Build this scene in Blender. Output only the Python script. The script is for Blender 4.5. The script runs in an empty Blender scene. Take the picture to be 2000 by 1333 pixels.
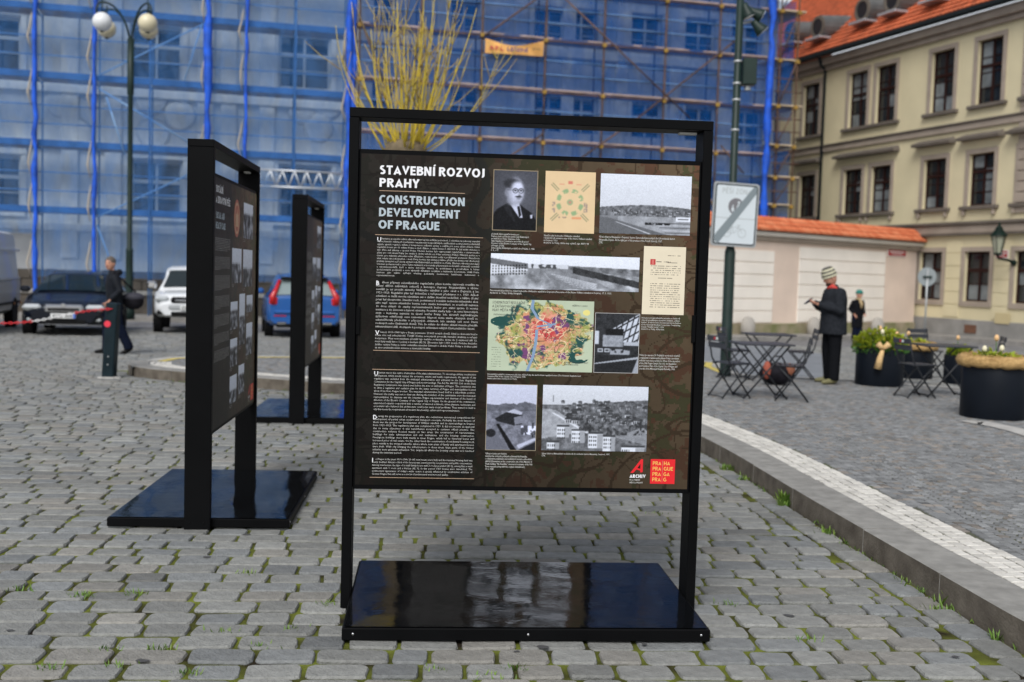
import bpy, bmesh, math, random
import numpy as np
from mathutils import Matrix, Vector
R = math.radians
rnd = random.Random(7)
nrs = np.random.RandomState(11)
sc = bpy.context.scene
col = sc.collection

# ------------------------------------------------------------------ camera
F_PX, PITCH, ROLL, EYE = 2101.5, 0.0620, 0.0288, 1.7
cam_d = bpy.data.cameras.new('camera')
cam = bpy.data.objects.new('camera', cam_d); col.objects.link(cam)
cam_d.sensor_width = 36.0; cam_d.lens = 36.0 * F_PX / 2000.0
cam_d.clip_start = 0.05; cam_d.clip_end = 2000
cam.matrix_world = Matrix.Translation((0, 0, EYE)) @ Matrix.Rotation(math.pi/2 - PITCH, 4, 'X') @ Matrix.Rotation(ROLL, 4, 'Z')
cam_d.dof.use_dof = True; cam_d.dof.focus_distance = 5.45; cam_d.dof.aperture_fstop = 2.1
sc.camera = cam
# ------------------------------------------------------------------ light: overcast day
SUN_EL, SUN_AZ = R(46), R(196)
w = bpy.data.worlds.new('World'); sc.world = w; w.use_nodes = True
nt = w.node_tree; nt.nodes.clear()
sky = nt.nodes.new('ShaderNodeTexSky'); sky.sky_type = 'NISHITA'; sky.sun_disc = False
sky.sun_elevation = SUN_EL; sky.sun_rotation = SUN_AZ; sky.air_density = 1.0; sky.dust_density = 1.5; sky.ozone_density = 1.0
hs = nt.nodes.new('ShaderNodeHueSaturation'); hs.inputs['Saturation'].default_value = 0.25
bg = nt.nodes.new('ShaderNodeBackground'); bg.inputs['Strength'].default_value = 0.10
wo = nt.nodes.new('ShaderNodeOutputWorld')
nt.links.new(sky.outputs[0], hs.inputs['Color']); nt.links.new(hs.outputs[0], bg.inputs[0]); nt.links.new(bg.outputs[0], wo.inputs[0])
sl = bpy.data.lights.new('sun', 'SUN'); sl.energy = 1.5; sl.angle = R(28); sl.color = (1.0, 0.97, 0.93)
so = bpy.data.objects.new('sun', sl); col.objects.link(so)
# the sun stands at azimuth SUN_AZ (clockwise from +Y): behind the camera, to the left
sd = Vector((math.sin(SUN_AZ) * math.cos(SUN_EL), math.cos(SUN_AZ) * math.cos(SUN_EL), math.sin(SUN_EL)))
so.rotation_euler = (-sd).to_track_quat('-Z', 'Y').to_euler(); so.location = sd * 60
sc.view_settings.view_transform = 'Standard'; sc.view_settings.look = 'None'
sc.view_settings.exposure = 0.66; sc.view_settings.gamma = 1.0
sc.cycles.transparent_max_bounces = 24

# ------------------------------------------------------------------ pixel helpers (photo pixel -> point on a known surface)
_cp, _sp, _cr, _sr = math.cos(PITCH), math.sin(PITCH), math.cos(ROLL), math.sin(ROLL)
def ray(px, py):
    a, b = px - 1000.0, py - 666.5
    u = a * _cr + b * _sr; v = -a * _sr + b * _cr
    x, y, z = u / F_PX, 1.0, -v / F_PX
    return Vector((x, y * _cp + z * _sp, -y * _sp + z * _cp))
def gz(y):                       # the street falls gently away beyond 18 m
    return -0.011 * max(0.0, y - 18.0)
def on_z(px, py, z=0.0):
    d = ray(px, py); t = (z - EYE) / d.z
    return Vector((d.x * t, d.y * t, z))
def on_ground(px, py, lift=0.0):
    p = on_z(px, py, lift)
    for i in range(30):
        p = on_z(px, py, gz(p.y) + lift)
    return p
def at_depth(px, py, y):
    d = ray(px, py); t = y / d.y
    return Vector((d.x * t, y, EYE + d.z * t))
def on_plane(px, py, p0, n):
    d = ray(px, py); o = Vector((0, 0, EYE)); t = (Vector(p0) - o).dot(n) / d.dot(n)
    return o + d * t

# ------------------------------------------------------------------ materials
MATS = {}
def mat(name, c, rough=0.6, metal=0.0, var=0.0, vscale=4.0, bump=0.0, bscale=60.0, c2=None, attr=None, spec=0.5, coat=0.0, vdetail=4.0, alpha=1.0, coords='Object'):
    if name in MATS: return MATS[name]
    m = bpy.data.materials.new(name); m.use_nodes = True
    n = m.node_tree; b = n.nodes['Principled BSDF']; L = n.links
    b.inputs['Roughness'].default_value = rough; b.inputs['Metallic'].default_value = metal
    if sum(c) < .12 and spec == .5 and rough > .2: spec = .10; c = tuple(k * .6 for k in c)          # dull dark things
    b.inputs['Specular IOR Level'].default_value = spec; b.inputs['Coat Weight'].default_value = coat
    b.inputs['Base Color'].default_value = (*c, 1)
    tc = n.nodes.new('ShaderNodeTexCoord')
    src = None
    if attr:
        at = n.nodes.new('ShaderNodeAttribute'); at.attribute_name = attr; src = at.outputs['Color']
    if var > 0 or c2:
        nz = n.nodes.new('ShaderNodeTexNoise'); nz.inputs['Scale'].default_value = vscale; nz.inputs['Detail'].default_value = vdetail
        L.new(tc.outputs[coords], nz.inputs['Vector'])
        rp = n.nodes.new('ShaderNodeValToRGB'); L.new(nz.outputs['Fac'], rp.inputs[0])
        e = rp.color_ramp.elements; e[0].position = 0.32; e[1].position = 0.68
        if c2: e[0].color = (*c, 1); e[1].color = (*c2, 1)
        else:
            e[0].color = (*[max(0, k * (1 - var)) for k in c], 1); e[1].color = (*[min(1, k * (1 + var)) for k in c], 1)
        if src:
            mx = n.nodes.new('ShaderNodeMix'); mx.data_type = 'RGBA'; mx.blend_type = 'MULTIPLY'; mx.inputs[0].default_value = 1.0
            L.new(src, mx.inputs[6]); L.new(rp.outputs[0], mx.inputs[7]); src = mx.outputs[2]
        else: src = rp.outputs[0]
    if src: L.new(src, b.inputs['Base Color'])
    if bump > 0:
        n2 = n.nodes.new('ShaderNodeTexNoise'); n2.inputs['Scale'].default_value = bscale; n2.inputs['Detail'].default_value = 5
        L.new(tc.outputs[coords], n2.inputs['Vector'])
        bp = n.nodes.new('ShaderNodeBump'); bp.inputs['Strength'].default_value = bump; bp.inputs['Distance'].default_value = 0.01
        L.new(n2.outputs['Fac'], bp.inputs['Height']); L.new(bp.outputs[0], b.inputs['Normal'])
    if alpha < 1: b.inputs['Alpha'].default_value = alpha
    MATS[name] = m; return m

# ------------------------------------------------------------------ mesh builder
class MB:
    def __init__(s): s.v = []; s.f = []; s.c = None
    def add(s, vs, fs):
        o = len(s.v); s.v += [tuple(p) for p in vs]; s.f += [tuple(i + o for i in f) for f in fs]; return s
    def box(s, lo, hi, M=None):
        x0, y0, z0 = lo; x1, y1, z1 = hi
        vs = [Vector(p) for p in ((x0,y0,z0),(x1,y0,z0),(x1,y1,z0),(x0,y1,z0),(x0,y0,z1),(x1,y0,z1),(x1,y1,z1),(x0,y1,z1))]
        if M: vs = [M @ p for p in vs]
        return s.add(vs, [(0,3,2,1),(4,5,6,7),(0,1,5,4),(1,2,6,5),(2,3,7,6),(3,0,4,7)])
    def bbox(s, lo, hi, b=0.004, M=None):          # box with chamfered edges
        bm = bmesh.new(); bmesh.ops.create_cube(bm, size=1)
        for q in bm.verts: q.co = Vector([(lo[i] + hi[i]) / 2 + q.co[i] * (hi[i] - lo[i]) for i in range(3)])
        bmesh.ops.bevel(bm, geom=list(bm.edges), offset=b, segments=1, affect='EDGES', profile=0.5)
        bm.verts.index_update()
        vs = [M @ q.co if M else q.co.copy() for q in bm.verts]
        s.add(vs, [tuple(q.index for q in f.verts) for f in bm.faces]); bm.free(); return s
    def tube(s, pts, r, n=8, cap=True):
        pts = [Vector(p) for p in pts]; k = len(pts); rs = r if isinstance(r, (list, tuple)) else [r] * k
        o = len(s.v); up = None
        for i, p in enumerate(pts):
            t = (pts[min(i+1, k-1)] - pts[max(i-1, 0)]).normalized()
            if up is None:
                up = Vector((0,0,1)) if abs(t.z) < 0.9 else Vector((1,0,0))
            a = t.cross(up); a = a.normalized() if a.length > 1e-6 else Vector((1,0,0)); b = a.cross(t).normalized(); up = b
            for j in range(n):
                th = 2 * math.pi * j / n
                s.v.append(tuple(p + (a * math.cos(th) + b * math.sin(th)) * rs[i]))
        for i in range(k - 1):
            for j in range(n):
                s.f.append((o+i*n+j, o+i*n+(j+1) % n, o+(i+1)*n+(j+1) % n, o+(i+1)*n+j))
        if cap:
            s.f.append(tuple(o + j for j in range(n))[::-1]); s.f.append(tuple(o + (k-1)*n + j for j in range(n)))
        return s
    def lathe(s, prof, n=16, c=(0,0,0), M=None, cap=True):      # prof: (r, z) from bottom to top
        o = len(s.v)
        for r, z in prof:
            for j in range(n):
                th = 2 * math.pi * j / n; p = Vector((c[0] + r * math.cos(th), c[1] + r * math.sin(th), c[2] + z))
                s.v.append(tuple(M @ p if M else p))
        for i in range(len(prof) - 1):
            for j in range(n):
                s.f.append((o+i*n+j, o+i*n+(j+1) % n, o+(i+1)*n+(j+1) % n, o+(i+1)*n+j))
        if cap:
            s.f.append(tuple(o + j for j in range(n))[::-1]); s.f.append(tuple(o + (len(prof)-1)*n + j for j in range(n)))
        return s
    def ball(s, c, r, n=12, sq=(1,1,1), M=None):
        k = max(4, n // 2)
        prof = [(max(1e-4, math.sin(math.pi * i / k)) , -math.cos(math.pi * i / k)) for i in range(k + 1)]
        S = Matrix.Translation(c) @ Matrix.Diagonal((r*sq[0], r*sq[1], r*sq[2], 1))
        return s.lathe(prof, n, M=(M @ S if M else S))
    def poly(s, pts, h, M=None):                  # flat outline (x, y) extruded up by h
        n = len(pts); vs = [Vector((p[0], p[1], 0)) for p in pts] + [Vector((p[0], p[1], h)) for p in pts]
        if M: vs = [M @ p for p in vs]
        fs = [tuple(range(n))[::-1], tuple(range(n, 2*n))] + [(i, (i+1) % n, n + (i+1) % n, n + i) for i in range(n)]
        return s.add(vs, fs)
    def quad(s, a, b, c, d): return s.add([a, b, c, d], [(0,1,2,3)])
    def mesh(s, name, m, smooth=False):
        me = bpy.data.meshes.new(name); me.from_pydata(s.v, [], s.f); me.update()
        if m: me.materials.append(m)
        if smooth: me.polygons.foreach_set('use_smooth', [True] * len(me.polygons))
        return me
    def build(s, name, m, parent=None, smooth=False, loc=None, rz=None, fix=True):
        me = s.mesh(name, m, smooth)
        if fix:
            bm = bmesh.new(); bm.from_mesh(me); bmesh.ops.recalc_face_normals(bm, faces=bm.faces); bm.to_mesh(me); bm.free()
        return link(name, me, parent, loc, rz)
def link(name, me, parent=None, loc=None, rz=None):
    o = bpy.data.objects.new(name, me); col.objects.link(o)
    if parent: o.parent = parent
    if loc is not None: o.location = loc
    if rz is not None: o.rotation_euler = (0, 0, rz)
    return o
def tag(o, label=None, cat=None, group=None, kind=None):
    if label: o['label'] = label
    if cat: o['category'] = cat
    if group: o['group'] = group
    if kind: o['kind'] = kind
    return o
def thing(name, label, cat, loc=(0,0,0), rz=0.0, group=None):
    o = bpy.data.objects.new(name, None); col.objects.link(o); o.empty_display_size = 0.2
    o.location = loc; o.rotation_euler = (0, 0, rz)
    return tag(o, label, cat, group)
def copy_tree(o, parent=None):
    c = o.copy(); col.objects.link(c); c.parent = parent
    for ch in list(o.children): copy_tree(ch, c)
    return c
def shade_smooth_by_angle(o, ang=40):
    me = o.data; bm = bmesh.new(); bm.from_mesh(me)
    for f in bm.faces: f.smooth = True
    for e in bm.edges:
        if len(e.link_faces) == 2 and e.calc_face_angle(0) > R(ang): e.smooth = False
    bm.to_mesh(me); bm.free(); return o
def text_mesh(body, size, m, width=None, justify=False, bold=0.0, align='LEFT', line=1.0):
    cu = bpy.data.curves.new('text', 'FONT'); cu.body = body; cu.size = size; cu.resolution_u = 1; cu.offset = bold
    cu.align_x = 'JUSTIFY' if justify else align; cu.space_line = line
    if width: cu.text_boxes[0].width = width
    o = bpy.data.objects.new('text', cu); col.objects.link(o)
    dg = bpy.context.evaluated_depsgraph_get(); dg.update()
    me = bpy.data.meshes.new_from_object(o.evaluated_get(dg)); bpy.data.objects.remove(o); bpy.data.curves.remove(cu)
    me.materials.clear(); me.materials.append(m); return me
def bounds(me):
    a = np.empty(len(me.vertices) * 3); me.vertices.foreach_get('co', a); a = a.reshape(-1, 3)
    return a.min(0), a.max(0)

# ------------------------------------------------------------------ bold capitals drawn as strokes (for headings, emblems and signs)
def _arc(cx, cy, rx, ry, a0, a1, n=10): return [(cx + rx * math.cos(R(a0 + (a1 - a0) * k / n)), cy + ry * math.sin(R(a0 + (a1 - a0) * k / n))) for k in range(n + 1)]
def glyphs(t):
    h = t / 2; e = 1 - h; V = lambda x: [(x, 0), (x, 1)]; Hh = lambda x0, x1, y: [(x0, y), (x1, y)]
    O = lambda w, r: [_arc(w/2, .5, w/2 - h, .5 - h, 90, 450, 22)]
    G = {
    'A': (.70, [[(.07, 0), (.35, .79), (.63, 0)], Hh(.20, .50, .24)]), 'B': (.60, [V(h), [(t, e)] + _arc(.30, .755, .20, e - .755, 90, -90) + [(t, .51)], [(t, .51)] + _arc(.31, .255 + h/2, .23, .255 - h/2, 90, -90) + [(t, h)]]),
    'C': (.62, [_arc(.38, .5, .38 - h, .5 - h, 52, 308, 16)]), 'D': (.68, [V(h), [(t, e)] + _arc(.26, .5, .42 - h, .5 - h, 90, -90, 14) + [(t, h)]]),
    'E': (.50, [V(h), Hh(t, .50, e), Hh(t, .46, .51), Hh(t, .50, h)]), 'F': (.48, [V(h), Hh(t, .48, e), Hh(t, .44, .5)]),
    'G': (.68, [_arc(.38, .5, .38 - h, .5 - h, 55, 330, 16), [(.62, .12), (.62, .5)], Hh(.40, .62 - h, .46)]), 'H': (.66, [V(h), V(.66 - h), Hh(t, .66 - t, .51)]),
    'I': (.10 + t, [V(.05 + h)]), 'J': (.30, [[(.30 - h, 1), (.30 - h, .26)] + _arc(.08, .24, .22 - h, .24 - h, 0, -100, 8)]), 'K': (.62, [V(h), [(t, .42), (.54, 1)], [(t + .08, .55), (.58, 0)]]),
    'L': (.48, [V(h), Hh(t, .48, h)]), 'M': (.86, [[(h, 0), (h + .05, 1)], [(h + .09, .93), (.43, .36), (.77 - h, .93)], [(.81 - h, 1), (.86 - h, 0)]]), 'N': (.68, [V(h), [(h + .02, .97), (.68 - h - .02, .03)], V(.68 - h)]),
    'O': (.76, O(.76, 0)), 'P': (.58, [V(h), [(t, e)] + _arc(.30, .70, .28 - h, .30 - h, 90, -90) + [(t, .40 + h)]]), 'R': (.62, [V(h), [(t, e)] + _arc(.30, .72, .28 - h, .28 - h, 90, -90) + [(t, .44 + h)], [(.30, .44), (.56, 0)]]),
    'S': (.54, [_arc(.28, .745, .26 - h, .255 - h, 50, 200, 9)[:-1] + [(.12, .64), (.28, .52), (.42, .40)] + _arc(.26, .265, .28 - h, .265 - h, 20, -145, 9)]),
    'T': (.58, [Hh(0, .58, e), [(.29, 0), (.29, e - h)]]), 'U': (.66, [[(h, 1), (h, .34)] + _arc(.33, .33, .33 - h, .33 - h, 180, 360, 10) + [(.66 - h, .34), (.66 - h, 1)]]),
    'V': (.68, [[(.07, 1), (.34, .21), (.61, 1)]]), 'W': (.95, [[(.07, 1), (.26, .2), (.475, .8), (.69, .2), (.88, 1)]]), 'X': (.64, [[(.07, 0), (.57, 1)], [(.07, 1), (.57, 0)]]), 'Y': (.62, [[(.07, 1), (.31, .45), (.55, 1)], [(.31, 0), (.31, .42)]]),
    'Z': (.58, [Hh(.04, .55, e), [(.47, e - h * .6), (.10, t * .8)], Hh(.03, .56, h)]), ' ': (.26, [])}
    ac = lambda x: [(x - .02, 1.08), (x + .12, 1.26)]; cr_ = lambda x: [(x - .13, 1.26), (x, 1.10), (x + .13, 1.26)]
    for k, b, f in (('Í', 'I', ac), ('Á', 'A', ac), ('É', 'E', ac), ('Ó', 'O', ac), ('Č', 'C', cr_), ('Ě', 'E', cr_), ('Š', 'S', cr_), ('Ž', 'Z', cr_)): w_, s_ = G[b]; G[k] = (w_, s_ + [f(w_ / 2)])
    return G
def stroke_text(body, height, fit, m, weight=.2):
    """mesh of capitals, origin at the lower left; total width = fit (or natural when None)"""
    G = glyphs(weight); gap = .10; x = 0; mb = MB(); lay = 0
    for c in body:
        w_, strokes = G[c]
        for s in strokes:
            t = weight * (.7 if s[0][1] > 1 else 1.0); pts = [Vector((p[0] + x, p[1])) for p in s]; n = len(pts); o = len(mb.v); lay = (lay + 1) % 3
            for i, p in enumerate(pts):
                d0 = (p - pts[i-1]).normalized() if i else None; d1 = (pts[i+1] - p).normalized() if i < n - 1 else None
                n0 = Vector((-(d0 or d1).y, (d0 or d1).x)); n1 = Vector((-(d1 or d0).y, (d1 or d0).x)); mm_ = (n0 + n1).normalized(); k = min(2.2, 1 / max(.3, mm_.dot(n0)))
                if (p - pts[0]).length < 1e-6 and (pts[-1] - pts[0]).length < 1e-6: k = 1.0
                mb.v += [(*(p + mm_ * t / 2 * k), .0002 * lay), (*(p - mm_ * t / 2 * k), .0002 * lay)]
            for i in range(n - 1): mb.f.append((o + 2*i, o + 2*i + 1, o + 2*i + 3, o + 2*i + 2))
        x += w_ + gap
    W_ = x - gap; sx = fit / W_ if fit else height; mb.v = [(a * sx, b * height, c_) for a, b, c_ in mb.v]
    return mb.mesh('lettering', m)
def put_caps(body, m, x, z, height, fit, parent, name, weight=.2, y=None):
    """capitals whose cap line starts at (x, z) on a panel"""
    me = stroke_text(body, height, fit, m, weight); n = len(me.vertices); a = np.empty(n * 3); me.vertices.foreach_get('co', a); a = a.reshape(-1, 3)
    b = np.stack([x + a[:, 0], ((PY - .0012) if y is None else y) - a[:, 2], z - height + a[:, 1]], 1); me.vertices.foreach_set('co', b.ravel()); me.update()
    return link(name, me, parent)

# ================================================================== GROUND
YAW = 0.0743                                   # sett courses and panels share this direction
def stone_mat(name, bump=0.5, bscale=90, vscale=22, var=0.2, rough=0.75):
    return mat(name, (1,1,1), rough, attr='tone', var=var, vscale=vscale, bump=bump, bscale=bscale, spec=0.35)
m_sett = stone_mat('worn_granite_sett', 1.0, 60, 14, 0.26, 0.7)
m_mosaic = stone_mat('mosaic_stone', 0.3, 120, 40, 0.12)
m_joint = mat('mossy_joint_soil', (0.04, 0.031, 0.02), 0.95, c2=(0.17, 0.20, 0.032), vscale=3.6, vdetail=8, bump=0.8, bscale=90)
m_road = mat('far_paving', (0.16, 0.16, 0.165), 0.85, var=0.3, vscale=3.0, bump=0.4, bscale=25, vdetail=8)
m_kerb = mat('kerb_granite', (0.25, 0.245, 0.23), 0.8, var=0.2, vscale=9, bump=0.35, bscale=150, vdetail=9)
m_kface = mat('dirt_stained_kerb_face', (0.15, 0.13, 0.105), 0.9, c2=(0.075, 0.062, 0.048), vscale=7, bump=0.5, bscale=60, vdetail=9)
m_asph = mat('blue_grey_asphalt', (0.19, 0.205, 0.225), 0.8, var=0.12, vscale=2, bump=0.2, bscale=200)
m_yellow = mat('yellow_road_paint', (0.62, 0.5, 0.12), 0.7, var=0.25, vscale=6)

def tone_mesh(mb, name, m, tones, smooth=False):        # per-face grey-brown tone of each stone
    me = mb.mesh(name, m, smooth)
    ca = me.color_attributes.new('tone', 'FLOAT_COLOR', 'CORNER')
    ln = np.array([len(f) for f in mb.f]); arr = np.repeat(np.array(tones, dtype=np.float32), ln, axis=0)
    ca.data.foreach_set('color', np.c_[arr, np.ones(len(arr))].astype(np.float32).ravel()); return me
OCT = ((-.5,-.29),(-.475,-.42),(-.41,-.5),(.41,-.5),(.475,-.42),(.5,-.29),(.5,.29),(.475,.42),(.41,.5),(-.41,.5),(-.475,.42),(-.5,.29))
def add_sett(mb, tones, M, lx, ly, tone, z, deep=0.05, r=random):
    """worn block: rounded outline, worn shoulder, slightly domed and tilted top"""
    o = len(mb.v); tx, ty = r.uniform(-.022, .022), r.uniform(-.035, .035); nn = len(OCT)
    jit = [(r.uniform(-.016, .016), r.uniform(-.026, .026)) for _ in OCT]; sk = r.uniform(-.035, .035); tp = r.uniform(-.04, .04)
    for k, (zz, ins) in enumerate(((-deep, 1.0), (-0.010, 1.0), (0.0, .925))):
        for (a, b), (ja, jb) in zip(OCT, jit):
            x, y = (a + ja + sk * b) * lx * (ins if k < 2 else .958), (b + jb + tp * a * .6) * ly * ins
            mb.v.append(tuple(M @ Vector((x, y, z + zz + x * tx + y * ty))))
    nf = 0
    for k in range(2):
        for j in range(nn):
            mb.f.append((o+k*nn+j, o+k*nn+(j+1) % nn, o+(k+1)*nn+(j+1) % nn, o+(k+1)*nn+j)); nf += 1
    mb.f.append(tuple(o + 2*nn + j for j in range(nn))); nf += 1
    tones += [tone] * nf
def sett_tone(r):
    g = max(.15, r.gauss(0.250, 0.030)); t = r.random()
    if t < .18: return (g * 1.03, g * 1.0, g * .92)
    if t < .4: return (g * .88, g * .92, g * .93)
    return (g * .99, g * 1.005, g * .965)

# --- kerb line of the raised pavement, traced from its foot in the photograph (flat ground)
foot_px = [(2150, 1352), (2000, 1274), (1854.5, 1184.6), (1599, 1025), (1367, 880)]
foot = [on_z(*p) for p in foot_px]
left_px = [(1190, 806), (960, 781), (690, 771), (600, 766), (480, 757), (380, 748), (300, 741), (262, 735), (250, 729), (258, 722)]
leftp = [on_z(*p) for p in left_px]
def spline(pts, n):
    pts = [Vector(p) for p in pts]; out = []
    ext = [pts[0] * 2 - pts[1]] + pts + [pts[-1] * 2 - pts[-2]]
    for i in range(1, len(ext) - 2):
        for k in range(n):
            t = k / n; a, b, c, d = ext[i-1:i+3]
            out.append(0.5 * ((2*b) + (c - a) * t + (2*a - 5*b + 4*c - d) * t*t + (3*b - a - 3*c + d) * t**3))
    return out + [pts[-1]]
ext0 = foot[0] + (foot[0] - foot[1]).normalized() * 1.2
kerb_line = spline([ext0] + foot + leftp, 8)
KH, KW = 0.15, 0.30                              # kerb height, tread width
def resample(line, step):
    out = [line[0]]; acc = 0; prev = line[0]
    for p in line[1:]:
        while True:
            dd = (p - prev).length
            if acc + dd < step: acc += dd; prev = p; break
            prev = prev + (p - prev) * ((step - acc) / dd); acc = 0; out.append(prev)
    return out
kl = resample(kerb_line, 0.2)
def inward(line, i):                             # normal to the pavement's inside
    t = (line[min(i+1, len(line)-1)] - line[max(i-1, 0)]).normalized(); return Vector((t.y, -t.x, 0))
n0 = inward(kl, 3)
SGN = 1.0 if n0.dot(Vector((1, 0, 0))) > 0 else -1.0
def off(line, d): return [p + inward(line, i) * SGN * d for i, p in enumerate(line)]
far_px = [(258, 716), (285, 705), (340, 698), (500, 696), (680, 697), (1000, 698), (1372, 706), (1412, 718), (1450, 731), (1520, 736), (1600, 739), (1700, 744), (1800, 752), (2100, 775)]
far_edge = [on_z(*p, KH) for p in far_px]
# inside polygon test for the street side / pavement side
kin = off(kl, KW)
pave_poly = [(p.x, p.y) for p in kl] + [(p.x, p.y) for p in far_edge] + [(16, 18.4), (16, 2)]
def inside(x, y, poly):
    r = False; n = len(poly); j = n - 1
    for i in range(n):
        xi, yi = poly[i]; xj, yj = poly[j]
        if (yi > y) != (yj > y) and x < (xj - xi) * (y - yi) / (yj - yi) + xi: r = not r
        j = i
    return r
gut = off(kl, -0.20)
gut_poly = [(p.x, p.y) for p in gut] + [(p.x, p.y) for p in far_edge[1:]] + [(16, 18.4), (16, 2)]

# --- street sheet to the horizon
ys = [-30, 0, 18, 30, 60, 120, 400]
mb = MB()
for y in ys: mb.v += [(-400, y, gz(y) - 0.024), (400, y, gz(y) - 0.024)]
mb.f = [(2*i, 2*i+1, 2*i+3, 2*i+2) for i in range(len(ys) - 1)]
street = tag(mb.build('street', m_road), kind='structure')
mb = MB()
for y in (2.5, 18, 29.5): mb.v += [(-0.62*y-2.5, y, gz(y) - 0.014), (0.62*y+2.5, y, gz(y) - 0.014)]
mb.f = [(0,1,3,2), (2,3,5,4)]
jf = mb.build('joint_soil', m_joint, street); jf['kind'] = 'stuff'

# --- granite setts: the 300 that show largest are single pieces, the others one part
rs = random.Random(3)
cy, sy = math.cos(YAW), math.sin(YAW)
cand = []
row = 0; v = 2.2
while v < 30.5:
    d = rs.gauss(0.172, 0.006)
    u = -0.62 * v - 2.2 + rs.uniform(0, .3)
    drift = rs.uniform(-.006, .006)
    while u < 0.62 * v + 2.2:
        lx = min(.33, max(.165, rs.gauss(.246, .034)))
        uu = u + lx / 2
        x = uu * cy - (v + d/2) * sy + 0; y = uu * sy + (v + d/2) * cy
        hit = inside(x + lx/2 * cy, y + lx/2 * sy, gut_poly); full = lx
        if hit and not inside(x - lx/2 * cy, y - lx/2 * sy, gut_poly):      # cut the stone to meet the gutter course
            while lx > .05 and inside(x + lx/2 * cy, y + lx/2 * sy, gut_poly): lx -= .012; x -= .006 * cy; y -= .006 * sy
        if lx > .07 and not inside(x, y, gut_poly) and y > 2.6:
            cand.append((x, y, YAW + drift + rs.gauss(0, .012), lx - rs.uniform(.013, .025), d - rs.uniform(.022, .030), rs.gauss(0, .0028)))
        u += full
    v += d; row += 1
gl = resample(off(kl, -0.105), 0.235)                # gutter course along the kerb
for i in range(len(gl) - 1):
    p = (gl[i] + gl[i+1]) / 2; t = gl[i+1] - gl[i]
    if p.y > 2.6: cand.append((p.x, p.y, math.atan2(t.y, t.x), .217, .168, rs.gauss(0, .003)))
def shows(c):
    x, y = c[0], c[1]
    return abs(x) / max(y, .1) < 0.50 and y > 4.15
big = sorted([i for i, c in enumerate(cand) if shows(c)], key=lambda i: cand[i][1])[:300]
bigset = set(big)
field = MB(); ft = []
for i, (x, y, a, lx, ly, z) in enumerate(cand):
    M = Matrix.Translation((x, y, gz(y))) @ Matrix.Rotation(a, 4, 'Z'); tn = sett_tone(rs)
    if i in bigset:
        one = MB(); t1 = []; add_sett(one, t1, Matrix.Identity(4), lx, ly, tn, 0, r=rs)
        o = link('sett', tone_mesh(one, 'sett', m_sett, t1), street, (x, y, gz(y) + z), a)
    else: add_sett(field, ft, M, lx, ly, tn, z, r=rs)
o = link('sett_field', tone_mesh(field, 'sett_field', m_sett, ft), street); o['kind'] = 'stuff'

# --- raised pavement: body, kerb stones, white mosaic band, grey mosaic in arcs
pav_top = KH - 0.012
mb = MB()
ring = [(p.x, p.y) for p in off(kl, 0.12)] + [(p.x, p.y) for p in far_edge] + [(16, 18.4), (16, 2)]
mb.poly(ring, pav_top + 0.03); mb.v = [(x, y, z - 0.03) for x, y, z in mb.v]
pave = tag(mb.build('pavement', mat('pavement_grout', (0.10, 0.095, 0.085), 0.95, c2=(0.07, 0.085, 0.03), vscale=3, bump=.5), fix=True), kind='structure')
kerb = thing('kerb', None, None)
kerb['kind'] = 'structure'
st = resample(kerb_line, 1.12); kouter = kerb_line
def strip_piece(line, d0, d1, z0, z1, gap=0.006):       # a stone following a stretch of the kerb line
    a = off(line, d0); b = off(line, d1); k = len(line); m = MB()
    for i in range(k):
        m.v += [(*a[i].xy, z0), (*a[i].xy, z1 - .006), (*(a[i] + (b[i]-a[i]) * .03).xy, z1), (*b[i].xy, z1), (*b[i].xy, z0)]
    for i in range(k - 1):
        for j in range(4): m.f.append((5*i+j, 5*i+j+1, 5*i+5+j+1, 5*i+5+j))
    m.f += [(0,1,2,3,4), tuple(5*(k-1)+j for j in (4,3,2,1,0))]
    return m
fine = resample(kerb_line, 0.1)
i = 0; ks = random.Random(9)
while i < len(fine) - 3:
    n = ks.choice((10, 11, 12, 13)); seg = fine[i:i+n+1]
    if len(seg) < 3: break
    g = 0.004
    s2 = [seg[0] + (seg[1]-seg[0]).normalized() * g] + seg[1:-1] + [seg[-1] - (seg[-1]-seg[-2]).normalized() * g]
    o = strip_piece(s2, 0, KW, -0.05, KH + ks.uniform(-.003, .003)).build('kerb_stone', m_kerb, kerb); o.data.materials.append(m_kface)
    for p_ in o.data.polygons:
        if abs(p_.normal.z) < .3 and p_.normal.dot(inward(s2, len(s2) // 2) * SGN) < -.5: p_.material_index = 1
    i += n
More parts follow.
